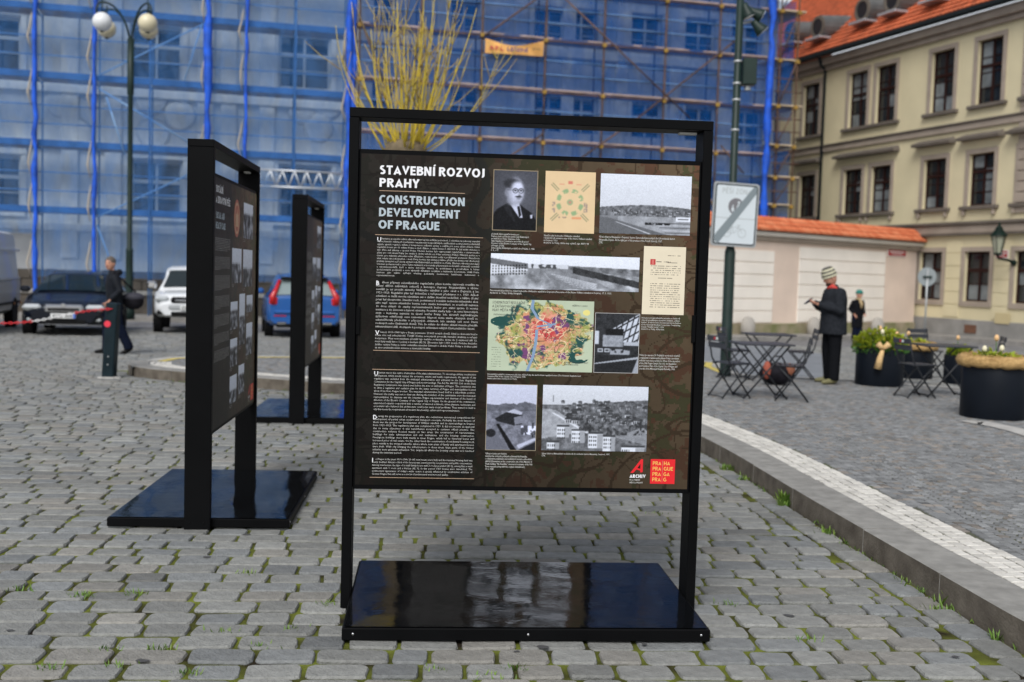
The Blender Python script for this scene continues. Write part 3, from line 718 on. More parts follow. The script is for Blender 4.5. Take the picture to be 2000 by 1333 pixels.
Z0, Z1 = pan(1030, 960)[1], pan(1030, 303)[1]
main, panel = portal('black portal display stand with the construction development panel, pictures and map', ML, MYAW, Z0, Z1)
w = BW / 2
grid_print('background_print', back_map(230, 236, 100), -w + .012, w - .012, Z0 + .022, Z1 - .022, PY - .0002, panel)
def picture(name, im, tl, br, label=None):
    (xa, za), (xb, zb) = pan(*tl), pan(*br); o = grid_print(name, im, xa, xb, zb, za, PY - .0007, panel)
    if label: o['label'] = label
    return o
picture('portrait_photograph', pic_portrait(), (964, 331), (1048, 453), 'dark portrait of a man with round glasses in a suit')
picture('plan_drawing', pic_plan(), (1066, 334), (1160, 457), 'tan drawing of a radial square with green segments')
picture('hill_photograph', pic_hill(), (1174, 339), (1347, 461), 'pale landscape photograph of houses along a hill')
picture('panorama_photograph', pic_pano(), (959, 495), (1247, 571), 'wide panorama of a tenement row and open ground')
picture('typed_document', pic_doc(), (1258, 481), (1335, 616), 'cream typed page with a red initial')
mp = picture('city_map', pic_map(), (955, 584), (1156, 728), 'coloured regulatory plan of the city with its river')
picture('hall_photograph', pic_hall(), (1163, 611), (1246, 730), 'dark photograph of an exhibition hall')
picture('excavation_photograph', pic_dig(), (951, 750), (1046, 881), 'photograph of an excavation')
picture('estate_photograph', pic_estate(), (1061, 752), (1262, 883), 'photograph of villas and white row houses')
def ptext(body, size_px, m, px, py, name, wpx=None, **k):
    x, z = pan(px, py); s = (pan(px, py)[1] - pan(px, py + 100)[1]) / 100
    return put_text(body, size_px * s, m, x, z, panel, name, fit=(wpx * s if wpx else None), **k)
SPX = (pan(800, 500)[1] - pan(800, 600)[1]) / 100        # metres per photo pixel on the panel
for body, y0, x0, wd, ht, m in (('STAVEBNÍ', 323, 742, 108, 17.3, m_wht), ('ROZVOJ', 327, 857.5, 89, 17.3, m_wht), ('PRAHY', 348, 741.5, 77, 17, m_wht), ('CONSTRUCTION', 381, 741, 166, 16.5, m_grey), ('DEVELOPMENT', 406, 740.5, 157, 16.5, m_grey), ('OF', 430, 739.5, 28, 16.5, m_grey), ('PRAGUE', 431.2, 774, 84, 16.5, m_grey)):
    x, z = pan(x0, y0); put_caps(body, m, x, z, ht * SPX, wd * SPX, panel, 'heading', .205)
for (xa, ya, wd) in ((741, 372, 166), (733, 458, 210), (729, 684, 209), (727, 721, 208), (722, 932, 206)):
    x, z = pan(xa, ya); flat('rule', [(x, z), (x, z - .0028), (x + wd * SPX, z - .0028), (x + wd * SPX, z)], m_rule, panel, PY - .0009)
CZ1 = 'rbanismu spojeného města věnovala státní správa zvláštní pozornost. S ohledem na jednotný stavební rozvoj hlavního města při současném respektování hospodářských, uměleckých a zdravotních požadavků vypjala agendu regulace města z kompetence městské správy a svěřila ji k tomu účelu zřízené Státní regulační komisi pro hl. město Prahu a okolí. Zákon o státní komisi č. 88/1920 Sb. byl vydán dokonce o den dříve než zákony o spojení Prahy. Úkolem komise bylo vypracování regulačního a zastavovacího plánu pro celé území Prahy (ve vztahu k obcím ležícím cca 4 km od hranic Prahy). Městská správa se v tomto, pro městské plánování velmi důležitém, rozhodování ocitla v podřízeném postavení. Skutečnost však nebyla tak jednoznačná – mezi členy komise byli zástupci města, předsedou komise byl dlouholetý pražský zastupitel a předseda správní rady Elektrických podniků hl. m. Prahy. Zkušení odborníci zasedající v komisi spolupracovali s celou řadou nadaných a teoreticky připravených architektů, urbanistů, techniků a národohospodářů, kteří v duchu dobového názoru, že architektura je prostředkem k řešení společenských problémů a nové výstavbě důležitým sociálním a kulturním fenoménem, chtěli Prahu budovat jako město splňující všechny požadavky modernosti, funkčnosti, kulturnosti a reprezentativnosti.'
CZ2 = 'ěhem přípravy celoměstského regulačního plánu komise vypisovala soutěže na řešení dílčích městských sektorů a koncepce dopravy. Nejznámějším z těchto soutěží je asi projekt zástavby Vítězného náměstí a jeho okolí v Dejvicích z let 1921–1923. Regulační plán byl dokončen a veřejnosti představen v r. 1929. Ačkoli schválení se kvůli mnoha námitkám ani v dalším desetiletí nedočkal, v běžné úřední praxi byl akceptován. Stavební ruch, pomineme-li rozsáhlé technicko-inženýrské akce jako např. úpravu vltavského koryta nebo stavbu komunikací, se soustředil zejména do dvou oblastí: do stavby reprezentativních budov pro státní správu či movité instituce a do domovní a bytové výstavby. Prestižní stavby byly – za cenu historických ztrát – budovány zejména na území vnitřní Prahy, kde zároveň nepřiměřeným způsobem ovlivňovaly cenu nemovitostí. Naproti tomu stavba obytných domů se uskutečňovala především v připojených oblastech, kde vznikaly celé nové čtvrti rodinných nebo činžovních domů. Tím, že město do těchto oblastí muselo přivádět infrastrukturní sítě, docházelo k postupné urbanizaci velkých částí pražského území.'
CZ3 = ' letech 1919–1940 bylo v Praze postaveno 23.065 nových domů, čímž se domovní fond v Praze více než zdvojnásobil. Téměř třetinu novostaveb provedla stavební družstva a veřejné korporace. Mezi novostavbami převážil typ malého rodinného domu do 3 místností (40 %), mezi byty malý byt o 1 pokoji a kuchyni (42 %). Zbouráno bylo 1.959 domů. Podoba dnešního širšího centra Prahy je velmi ovlivněna stavební činností v období Velké Prahy a dodnes platí za vzor architektonické invence a stavitelské kvality.'
EN1 = 'rbanism was in the centre of attention of the state administration. To encourage unitary construction development, which would respect the economic, artistic and health requirements, the agenda of city regulation was excluded from the municipal administration and entrusted to the State Regulatory Commission for the Capital City of Prague and its surroundings. The Act No. 88/1920 Coll. on the State Regulatory Commission was issued even before the acts on unification of Prague. The commission was to draw a regulation and cessation plan for the entire territory of Prague and municipalities located about 4 km from Prague borders. The municipal administration found itself in a subordinate position. However, the reality was not so clear-cut. Among the members of the commission were the municipal representatives, its chairman was the long-time Prague representative and chairman of the board of directors of the Electric Company of the Capital City of Prague. On the ground of the commission, experienced experts cooperated with a number of talented architects, urban planners, technicians and economists who believed that architecture could solve many social problems. They wanted to build a city that meets the requirements of modern functionality, culture and representativeness.'
EN2 = 'uring the preparation of a regulatory plan, the commission announced competitions for development of partial urban sectors and transport concepts. Probably the most famous of them was the project for development of Vítězné náměstí and its surroundings in Dejvice from 1921–1923. The regulatory plan was completed in 1929. It did not receive an approval due to many objections; it was nevertheless accepted in common official practice. The construction industry focused mainly on two areas: the construction of representative buildings for state administration and rich institutions, and the housing construction. Prestigious buildings were built mainly in inner Prague, which led to historical losses and increased price of real estate. On the other hand, the construction of residential housing took place mainly in the merged suburbs, where whole new areas of family and apartment houses were built. With city bringing the infrastructure to these areas, large parts of the former suburbs were gradually urbanized. Yet, despite all efforts the housing crisis was not resolved during the interwar period.'
EN3 = 'n Prague in the years 1919–1940, 23 065 new houses were built and the municipal housing fund was nearly doubled. Almost a third of the houses was constructed by cooperatives and public corporations. Among new houses, the type of a small family house with 3 rooms prevailed (40 %), among flats a small apartment with 1 room and a kitchen (42 %). In this period 1,959 houses were demolished. The architectural appearance of today’s wider centre is greatly influenced by construction activities of Greater Prague that still serve as a model of architectural invention and quality.'
for ini, body, x0, y0, wd, hg in (('U', CZ1, 737, 464, 200, 76), ('B', CZ2, 735, 549, 200, 92), ('V', CZ3, 733, 646, 200, 36), ('U', EN1, 731, 726, 200, 77), ('D', EN2, 729, 811, 200, 77), ('I', EN3, 727, 895, 198, 34)):
    x, z = pan(x0, y0)
    for sz in (5.4, 5.2, 5.0, 4.8, 4.6, 4.4, 4.2, 4.0, 3.8, 3.6):      # largest size that fits the block
        me = text_mesh('     ' + body, sz * SPX * 1.3, m_body, wd * SPX, True, 0.0, line=1.18); lo, hi = bounds(me); hh = hi[1] - lo[1]
        bpy.data.meshes.remove(me)
        if hh < hg * SPX * 1.04: break
    o = put_text('     ' + body, sz * SPX * 1.3, m_body, x, z, panel, 'paragraph', width=wd * SPX, justify=True, fith=hg * SPX, fit=wd * SPX, line=1.18)
    put_text(ini, 12 * SPX, m_wht, x, z + .001, panel, 'initial', fith=9 * SPX, bold=.0006)
CAP = ((960, 455, 86, 'předseda Státní regulační komise pro\nPrahu a okolí a předseda správní rady Elektrických\npodniků hl. m. Prahy. Chairman of the\nState Regulatory Commission and of the Board of\nDirectors of the Electric Company of the Capital City\nof Prague, [1928].\nZdroj: Zprávy Elektrických podniků obce Pražské, 3, 1928,\nč. 5, s. 77.', 36),
    (1062, 458, 96, 'Situační plán budoucího Vítězného náměstí\nv Dejvicích (A situation map of the future Vítězné náměstí\nin Dejvice), 1921.\nArchiv hl. m. Prahy, Sbírka map a plánů, sign. MAP P M', 19),
    (1170, 460, 152, 'Vilová oblast na Hanspaulce v Dejvicích. Vpravo část areálu francouzských škol (A residential district\nHanspaulka, Dejvice. At the right part of the premises of the French Schools), 1937.\nČTK.', 16),
    (957, 565, 242, 'Panoramatický pohled na oblast budoucího Vítězného náměstí v Dejvicích (Panorama of the future Vítězné náměstí in Dejvice), 17. 3. 1925.\nArchiv hl. m. Prahy, Sbírka fotografií.', 10),
    (1253, 619, 80, 'Smlouva o prodeji městského pozemku na Smíchově\nObecně prospěšnému stavebnímu družstvu „Zdravé\nbydlení“ (A deed of sale of a municipal plot in Smíchov\nto the Generally Beneficial Cooperative Constructing\nSociety “Healthy Living”), 1926.\nArchiv hl. m. Prahy, Sbírka listin.', 27),
    (1249, 691, 82, 'Pohled do expozice 20. Pražských vzorkových veletrhů\ns regulačním a zastavovacím plánem Prahy a modelem\nměstské nemocnice na Bulovce (View of the exposition\nof the 20th Prague Sample Fair, incl. the Regulation\nand Cessation Plan of the Capital City of Prague and\na model of the Municipal Hospital Bulovka), 1930.', 33),
    (952, 729, 186, 'Schematický regulační a zastavovací plán hlav. města Prahy dle návrhu Státní regulační komise (The Schematic Regulation and\nCessation Plan of the Capital City of Prague), 1938.\nInstitut plánování a rozvoje hl. m. Prahy.', 13),
    (948, 884, 94, 'Výkopové práce pro budovu\nministerstva obchodu, průmyslu a živností Na Františku\ns odhalenými pozůstatky staroměstských hradeb a původního\nnábřeží (Excavations at the construction site of the Ministry of\nTrade building “Na Františku”, uncovered remnants of the Old\nTown ramparts along with the original embankment),\n17. 5. 1928.', 35),
    (1058, 884, 137, 'Vilová oblast na Malvazinkách na Smíchově (A residential district Malvazinky, Smíchov), 1937.\nČTK.', 8))
for x0, y0, wd, body, hg in CAP:
    x, z = pan(x0, y0); put_text(body, 5 * SPX, m_body, x, z, panel, 'caption', fit=wd * SPX, fith=hg * SPX, bold=.0001)
for body, x0, y0, wd, hg in (('SCHEMATICKÝ REGULAČNÍ\nA ZASTAVOVACÍ PLÁN\nHLAV. MĚSTA PRAHY', 962, 586, 64, 22), ('STÁTNÍ REGULAČNÍ KOMISE', 964, 612, 46, 4), ('MĚŘÍTKO 1:25000', 1118, 595, 30, 4), ('STAVEBNÍ ÚŘAD HL. MĚSTA PRAHY\nODBOR REGULAČNÍ', 1102, 706, 48, 8)):
    x, z = pan(x0, y0); put_text(body, 5 * SPX, mat('dark_print', (.05, .05, .045), .5), x, z, panel, 'map_lettering', fit=wd * SPX, fith=hg * SPX, y=PY - .0016)
def logos(P, panel, k):                        # P(px, py) -> panel x, z ; k metres per photo pixel
    x0, z0 = P(1232, 897)
    flat('archive_emblem', [(x0, z0 - 28*k), (x0 + 21*k, z0), (x0 + 25*k, z0), (x0 + 25*k, z0 - 26*k), (x0 + 20*k, z0 - 27*k), (x0 + 20*k, z0 - 23*k), (x0 + 12*k, z0 - 21*k), (x0 + 6*k, z0 - 28*k)], m_red, panel, PY - .0008)
    flat('emblem_notch', [(x0 + 14*k, z0 - 18*k), (x0 + 20*k, z0 - 9*k), (x0 + 20*k, z0 - 19.5*k)], mat('dark_ground_print', (.028, .027, .02), .4), panel, PY - .0012)
    for b, dy, wd, hg, m, wg in (('ARCHIV', 31, 32, 7, m_wht, .23), ('HLAVNÍHO', 40.5, 21, 3.1, m_body, .14), ('MĚSTA PRAHY', 46, 27, 3.1, m_body, .14)):
        put_caps(b, m, x0 - 1*k, z0 - dy*k, hg*k, wd*k, panel, 'emblem_lettering', wg)
    x1, z1 = P(1271, 897)
    flat('red_city_emblem', [(x1, z1), (x1, z1 - 50*k), (x1 + 50*k, z1 - 50*k), (x1 + 50*k, z1)], m_red, panel, PY - .0008)
    for i, (a, b, wb) in enumerate((('PRA', 'HA', 12.5), ('PRA', 'GUE', 19), ('PRA', 'GA', 12.5), ('PRA', 'G', 6))):
        put_caps(a, m_yel, x1 + 4.5*k, z1 - (4.5 + 11*i)*k, 7.5*k, 17*k, panel, 'emblem_lettering', .15)
        put_caps(b, m_yel, x1 + 27*k, z1 - (4.5 + 11*i)*k, 7.5*k, wb*k, panel, 'emblem_lettering', .15)
    flat('emblem_bar', [(x1 + 24*k, z1 - 3*k), (x1 + 24*k, z1 - 47*k), (x1 + 24.6*k, z1 - 47*k), (x1 + 24.6*k, z1 - 3*k)], m_rule, panel, PY - .0009)
logos(pan, panel, SPX)

# --- the other stands of the row carry panels of the same make
PW = BW - .024; PH = Z1 - Z0 - .044
def other_panel(pn, seed, head_cz, head_en, pics):
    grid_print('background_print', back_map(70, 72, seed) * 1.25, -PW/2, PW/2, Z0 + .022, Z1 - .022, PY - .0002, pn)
    def P(u, v): return -PW/2 + u * PW, Z1 - .022 - v * PH
    k = SPX; v = .03
    for i, s in enumerate(head_cz): put_caps(s, m_wht, *P(.055, v), .046, None, pn, 'heading'); v += .042
    v += .02
    for i, s in enumerate(head_en): put_caps(s, m_grey, *P(.055, v), .044, None, pn, 'heading'); v += .040
    r = random.Random(seed); v = .235
    words = (CZ1 + ' ' + CZ2 + ' ' + EN1 + ' ' + EN2).split()
    for n in (7, 7, 8, 7, 7, 6, 6):
        i = r.randrange(len(words) - 160)
        put_text(' '.join(words[i:i + n * 13]), .016, m_body, *P(.05, v), pn, 'paragraph', width=.30 * PW, justify=True, fith=n * .0125, fit=.30 * PW); v += n * .0125 / PH + .022
    for j, (u0, v0, u1, v1) in enumerate(pics):
        (xa, za), (xb, zb) = P(u0, v0), P(u1, v1)
        grid_print('photograph', pic_misc(seed + j, (za - zb) / (xb - xa)), xa, xb, zb, za, PY - .0007, pn)
        put_text('Archiv hl. m. Prahy,\nSbírka fotografií.', .011, m_body, xa, zb - .008, pn, 'caption')
    ox, oz = pan(0, 0)
    sh = pan(1271, 897)
    logos(lambda a, b: (pan(a, b)[0] + .02, pan(a, b)[1]), pn, k)
    return P
def stand_at(label, loc, seed, hc, he, pics):
    t, pn = portal(label, loc, YAW + math.pi / 2, Z0, Z1); return t, pn, other_panel(pn, seed, hc, he, pics)
PICS = [(.66, .06, .90, .22), (.40, .27, .62, .42), (.66, .27, .90, .44), (.38, .50, .54, .62), (.58, .47, .72, .70), (.76, .48, .92, .56), (.38, .66, .54, .78), (.76, .61, .92, .76), (.38, .82, .54, .94), (.58, .79, .72, .92)]
t2, p2, P2 = stand_at('black portal display stand beside the construction development stand, its panel with an oval red emblem', on_z(383, 1036) + Vector((-.064, .905, 0)), 300, ('SOCIÁLNÍ', 'A ZDRAVOTNÍ PÉČE'), ('SOCIAL AND', 'HEALTH CARE'), PICS)
# oval emblem of that panel: ringed discs
ex, ez = P2(.50, .14)
for rr_, m_ in ((1.0, mat('brick_red_print', (.42, .10, .05), .4)), (.84, mat('tan_print', (.55, .36, .2), .4)), (.70, mat('brick_red_print', (.42, .10, .05), .4))):
    flat('oval_emblem', [(ex + .115 * rr_ * math.cos(a / 14 * math.pi), ez + .135 * rr_ * math.sin(a / 14 * math.pi)) for a in range(28)], m_, p2, PY - .0016 + .0008 * rr_)
flat('emblem_tower', [(ex - .05, ez - .06), (ex - .05, ez + .03), (ex - .02, ez + .03), (ex, ez + .07), (ex + .02, ez + .03), (ex + .05, ez + .03), (ex + .05, ez - .06)], mat('tan_print', (.55, .36, .2), .4), p2, PY - .0018)
t3, p3, P3 = stand_at('black portal display stand in front of the blue car, its glossy base on the setts', on_z(579, 829) + Vector((-.07, .9, -.0)), 420, (), (), PICS[1:] + [(.66, .04, .9, .2)])

t4, p4 = portal('black portal display stand hidden behind the construction development stand, mirrored in its base', Vector((-.12, 9.9, 0)), YAW, Z0, Z1)
P4 = other_panel(p4, 510, (), (), PICS)

# ================================================================== BUILDINGS
m_glass = mat('dark_window_glass', (0.012, 0.016, 0.02), 0.06, spec=0.6)
m_curt = mat('pale_curtain_glass', (0.16, 0.18, 0.19), 0.25, var=.3, vscale=2)
class Frame:                                     # an upright plane: local x along, -y to the street, z up
    def __init__(s, o, ang):
        s.o = Vector((o[0], o[1], 0)); s.a = ang
        s.ux = Vector((math.cos(ang), math.sin(ang), 0)); s.uy = Vector((-math.sin(ang), math.cos(ang), 0))
    def px(s, px, py, y=0.0):
        p = on_plane(px, py, s.o + s.uy * y, s.uy) - s.o; return p.dot(s.ux), p.z
    def root(s, name, label, cat, group=None): return thing(name, label, cat, s.o, s.a, group)
    def z(s, x, y=0): return gz((s.o + s.ux * x + s.uy * y).y)
def holed_wall(x0, x1, z0, z1, holes, y, reveal):
    """upright wall sheet with real openings and reveals; street side at local y"""
    xs = sorted({x0, x1, *[h[0] for h in holes], *[h[1] for h in holes]}); zs = sorted({z0, z1, *[h[2] for h in holes], *[h[3] for h in holes]})
    m = MB()
    for i in range(len(xs) - 1):
        for k in range(len(zs) - 1):
            cx, cz = (xs[i] + xs[i+1]) / 2, (zs[k] + zs[k+1]) / 2
            if any(h[0] < cx < h[1] and h[2] < cz < h[3] for h in holes): continue
            m.quad((xs[i], y, zs[k]), (xs[i+1], y, zs[k]), (xs[i+1], y, zs[k+1]), (xs[i], y, zs[k+1]))
    for a, b, c, d in holes:
        r = y + reveal
        m.quad((a, y, c), (a, y, d), (a, r, d), (a, r, c)); m.quad((b, y, c), (b, r, c), (b, r, d), (b, y, d))
        m.quad((a, y, d), (b, y, d), (b, r, d), (a, r, d)); m.quad((a, y, c), (a, r, c), (b, r, c), (b, y, c))
    return m
def window(parent, a, b, c, d, y, mfr, cols=2, rows=4, transom=None, bar=.07, thin=.03, glass=None):
    f = MB(); f.box((a, y, c), (a + bar, y + .08, d)); f.box((b - bar, y, c), (b, y + .08, d))
    f.box((a + bar, y, c), (b - bar, y + .08, c + bar)); f.box((a + bar, y, d - bar), (b - bar, y + .08, d))
    zt = c + (d - c) * transom if transom else None
    if zt: f.box((a + bar, y - .012, zt - .05), (b - bar, y + .08, zt + .05))
    xs = [a + bar + (b - a - 2 * bar) * i / cols for i in range(cols + 1)]
    zs = [c + bar + (d - c - 2 * bar) * i / rows for i in range(rows + 1)]
    for x in xs[1:-1]: f.box((x - .045, y + .005, c + bar), (x + .045, y + .07, d - bar))
    for z in zs[1:-1]: f.box((a + bar, y + .02, z - thin / 2), (b - bar, y + .06, z + thin / 2))
    o = f.build('window', mfr, parent)
    for i in range(cols):
        for k in range(rows):
            MB().quad((xs[i], y + .05, zs[k]), (xs[i+1], y + .05, zs[k]), (xs[i+1], y + .05, zs[k+1]), (xs[i], y + .05, zs[k+1])).build('pane', glass or m_glass, o, fix=False)
    return o

# ------------------------------------------------------------------ the two houses behind the scaffolding
P36 = at_depth(200, 560, 36.0)
SF = Frame((P36.x, P36.y), math.atan2(.25, .968))
m_stucco = mat('pale_stucco', (0.66, 0.65, 0.63), 0.9, var=.16, vscale=.8, bump=.15, bscale=20)
m_stone = mat('brown_plinth_stone', (0.115, 0.095, 0.075), 0.9, var=.3, vscale=2.5, bump=.5, bscale=14)
m_ledge = mat('ledge_stone', (0.36, 0.34, 0.31), 0.85, var=.15, vscale=2)
m_wfr = mat('white_window_frame', (0.55, 0.56, 0.56), 0.6)
m_orn = mat('stucco_ornament', (0.72, 0.71, 0.69), 0.9, var=.12, vscale=2)
WY = 1.75                                       # wall plane behind the scaffold
def house(label, xa, xb, wins, ztop, zpl, rows_orn, tint):
    t = SF.root('scaffolded_house', label, 'building')
    hol = []
    for (a, b, c, d) in wins: hol.append((a, b, c, d))
    holed_wall(xa, xb, zpl, ztop, hol, WY, .30).build('wall', tint, t, fix=False)
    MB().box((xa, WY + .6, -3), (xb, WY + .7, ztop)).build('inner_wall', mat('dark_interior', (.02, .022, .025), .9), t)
    for k, (a, b, c, d) in enumerate(wins):
        window(t, a, b, c, d, WY + .2, m_wfr, 2, 3, .62, .09, .04)
        MB().bbox((a - .22, WY - .09, d + .05), (b + .22, WY - .002, d + .28), .02).build('lintel', m_orn, t)
        MB().bbox((a - .18, WY - .16, c - .16), (b + .18, WY - .002, c - .02), .02).build('sill', m_orn, t)
        for s in (a - .2, b + .03): MB().box((s, WY - .06, c - .02), (s + .17, WY - .001, d + .05)).build('surround', m_orn, t)
    for (x0, x1, z0, z1, yy) in rows_orn: MB().bbox((x0, WY - yy, z0), (x1, WY - .003, z1), .02).build('pilaster' if z1 - z0 > x1 - x0 else 'cornice', m_orn, t)
    return t
def wbox(x0, y0, x1, y1): (a, d), (b, c) = SF.px(x0, y0, WY), SF.px(x1, y1, WY); return (a, b, c, d)
xl0, xl1 = SF.px(-170, 300, WY)[0], SF.px(688, 300, WY)[0]; xr1 = SF.px(1500, 300, WY)[0]
TOP = 21.0
lw = []
for x in (-60, 255, 545):
    w_ = 100
    for y in (-195, 46, 312): s = (x - 255) * .085 * (1.0 - (y + 195) / 900); lw.append(wbox(x, y + s, x + w_, y + 114 + s))
zp = SF.px(150, 528, WY)[1]
orn = []
for px_ in (120, 205, 385, 430, 505, 668): x = SF.px(px_, 300, WY)[0]; orn.append((x, x + .55, zp + .4, TOP, .12))
for py_ in (-75, 186, 292, 450): z = SF.px(300, py_, WY)[1]; orn.append((xl0, xl1, z - .14, z + .14, .2))
hl = house('pale stuccoed house with a stone plinth behind pale blue netting, above the parked cars', xl0, xl1, lw, TOP, zp, orn, m_stucco)
for px_, py_ in ((295, 195), (352, 225), (300, 262), (590, 215), (622, 250), (120, 200), (150, 262), (640, 205)):
    x, z = SF.px(px_, py_, WY); MB().lathe([(.52, 0), (.55, .04), (.45, .09), (.1, .10)], 16, M=Matrix.Translation((x, WY, z)) @ Matrix.Rotation(R(90), 4, 'X')).build('plaster_roundel', m_orn, hl, smooth=True)
zb = SF.z(5) - .05; zl = SF.px(150, 570, WY)[1]
pl = MB().box((xl0, WY - .10, zb), (xl1, WY - .002, zl - .09)).build('plinth', m_stone, hl)
nb = 26
for r_ in range(2):
    za, zc = (zl + .09) + (zp - zl - .09) * r_ / 2, (zl + .09) + (zp - zl - .09) * (r_ + 1) / 2
    for k in range(nb):
        xa = xl0 + (xl1 - xl0) * (k + (.5 if r_ else 0)) / nb; xb = min(xl1, xa + (xl1 - xl0) / nb)
        if xb - xa > .1: MB().bbox((xa + .008, WY - .14, za + .006), (xb - .008, WY - .003, zc - .006), .02).build('block', m_stone, pl)
MB().bbox((xl0, WY - .2, zl - .08), (xl1, WY - .003, zl + .08), .02).build('ledge', m_ledge, hl)
rw = []
for x in (715, 880, 1045, 1110, 1235, 1340, 1430):
    for y in (-130, 20, 190, 330): s = (x - 1000) * .078; rw.append(wbox(x, y + s - 10, x + 56, y + 68 + s))
m_stuc2 = mat('cool_stucco', (0.56, 0.57, 0.59), 0.9, var=.16, vscale=.8, bump=.15, bscale=20)
orn2 = [(SF.px(p, 200, WY)[0], SF.px(p, 200, WY)[0] + .5, 2.5, TOP, .1) for p in (700, 850, 1000, 1095, 1200, 1305, 1400, 1490)]
for py_ in (-70, 98, 262, 420): z = SF.px(1000, py_, WY)[1]; orn2.append((xl1 + .05, xr1, z - .16, z + .16, .22))
hr = house('tall house behind deep blue netting and rusty scaffold tubes, beside the yellow house', xl1 + .02, xr1, rw, TOP, SF.z(20) - .05, orn2, m_stuc2)
MB().box((xr1 - .02, WY + .01, -1), (xr1, WY + 11, TOP)).build('side_wall', m_stuc2, hr)

# ------------------------------------------------------------------ scaffolding with netting
def net_mat(name, c, t):
    m = bpy.data.materials.new(name); m.use_nodes = True; n = m.node_tree; n.nodes.clear(); L = n.links
    tr = n.nodes.new('ShaderNodeBsdfTransparent'); df = n.nodes.new('ShaderNodeBsdfDiffuse'); tl = n.nodes.new('ShaderNodeBsdfTranslucent')
    df.inputs[0].default_value = (*c, 1); tl.inputs[0].default_value = (*c, 1); tr.inputs[0].default_value = (.88, .95, 1, 1)
    a = n.nodes.new('ShaderNodeMixShader'); a.inputs[0].default_value = .4; L.new(df.outputs[0], a.inputs[1]); L.new(tl.outputs[0], a.inputs[2])
    b = n.nodes.new('ShaderNodeMixShader'); L.new(tr.outputs[0], b.inputs[1]); L.new(a.outputs[0], b.inputs[2])
    tc = n.nodes.new('ShaderNodeTexCoord'); nz = n.nodes.new('ShaderNodeTexNoise'); nz.inputs['Scale'].default_value = .9; nz.inputs['Detail'].default_value = 5
    mr = n.nodes.new('ShaderNodeMapRange'); mr.inputs[1].default_value = .3; mr.inputs[2].default_value = .7; mr.inputs[3].default_value = 1 - t - .15; mr.inputs[4].default_value = 1 - t + .17
    mp_ = n.nodes.new('ShaderNodeMapping'); mp_.inputs['Scale'].default_value = (2.2, 1, .8); mp_.inputs['Rotation'].default_value = (0, .5, 0); nz.inputs['Distortion'].default_value = .8
    L.new(tc.outputs['Object'], mp_.inputs['Vector']); L.new(mp_.outputs[0], nz.inputs['Vector']); L.new(nz.outputs['Fac'], mr.inputs[0]); L.new(mr.outputs[0], b.inputs[0])
    o = n.nodes.new('ShaderNodeOutputMaterial'); L.new(b.outputs[0], o.inputs[0]); return m
m_netl = net_mat('pale_blue_net', (0.09, 0.27, 0.66), .73)
m_netr = net_mat('deep_blue_net', (0.008, 0.10, 0.38), .48)
m_seam = mat('gathered_blue_net', (0.005, 0.085, 0.55), .7, var=.35, vscale=3)
m_tubeb = mat('blue_galvanised_tube', (0.10, 0.22, 0.45), .5, var=.2, vscale=3)
m_rust = mat('rusty_tube', (0.10, 0.055, 0.035), .8, var=.5, vscale=2)
m_coup = mat('yellow_coupler', (0.30, 0.18, 0.03), .6, var=.3, vscale=9)
m_deck = mat('deck_boards', (0.33, 0.27, 0.23), .85, var=.3, vscale=2)
m_alu = mat('aluminium', (0.55, 0.58, 0.62), .4, metal=.6)
def sheet(x0, x1, z0, z1, y, amp, seed, nx=12, nz_=44):
    r = random.Random(seed); ph = [r.uniform(0, 6) for _ in range(6)]; m = MB()
    for i in range(nx + 1):
        for k in range(nz_ + 1):
            u, v = i / nx, k / nz_; x = x0 + (x1 - x0) * u; z = z0 + (z1 - z0) * v
            b = math.sin(math.pi * u) * amp
            m.v.append((x + .03 * math.sin(3 * z + ph[0]) * (1 if 0 < i < nx else .6), y - b * (math.sin(z * 1.1 + ph[1]) + .7 * math.sin(z * 2.7 + x + ph[2]) + .5 * math.sin(5 * x + 1.7 * z + ph[3]) + .35 * math.sin(7 * z - 4 * x + ph[4])) , z))
    for i in range(nx):
        for k in range(nz_): a = i * (nz_ + 1) + k; m.f.append((a, a + nz_ + 1, a + nz_ + 2, a + 1))
    return m
def tube_part(parent, name, a, b, r, m): return MB().tube([a, b], r, 8).build(name, m, parent, smooth=True)
def coupler(parent, x, y, z): MB().bbox((x - .075, y - .075, z - .075), (x + .075, y + .075, z + .075), .02).build('coupler', m_coup, parent)
zg = SF.z(6) - .02
sl_ = SF.root('scaffolding', 'scaffold wrapped in pale blue netting with bright blue seams, behind the parked cars', 'scaffold')
LX = [SF.px(p, 300)[0] for p in (-150, -45, 70, 185, 292, 404, 478, 575, 676)]
LZ = [SF.px(400, p)[1] for p in (-215, -87, 41, 170, 299, 425)]
znb = SF.px(200, 543)[1]
for x in LX:
    for y in (0.06, 1.25): tube_part(sl_, 'standard', (x, y, SF.z(x)), (x, y, TOP - .5), .03, m_tubeb)
    for z in LZ: tube_part(sl_, 'transom', (x, -.02, z - .08), (x, 1.33, z - .08), .024, m_tubeb)
for k, z in enumerate(LZ):
    for i in range(len(LX) - 1):
        MB().bbox((LX[i] + .03, .14, z - .03), (LX[i+1] - .03, 1.18, z + .025), .01).build('deck_board', m_deck, sl_)
        MB().bbox((LX[i] + .03, .10, z - .04), (LX[i+1] - .03, .13, z + .17), .005).build('toe_board', mat('blue_toe_board', (.03, .12, .33), .6, var=.3, vscale=2), sl_)
        for h in (.68, 1.28): tube_part(sl_, 'guard_rail', (LX[i], .03, z + h), (LX[i+1], .03, z + h), .021, m_tubeb)
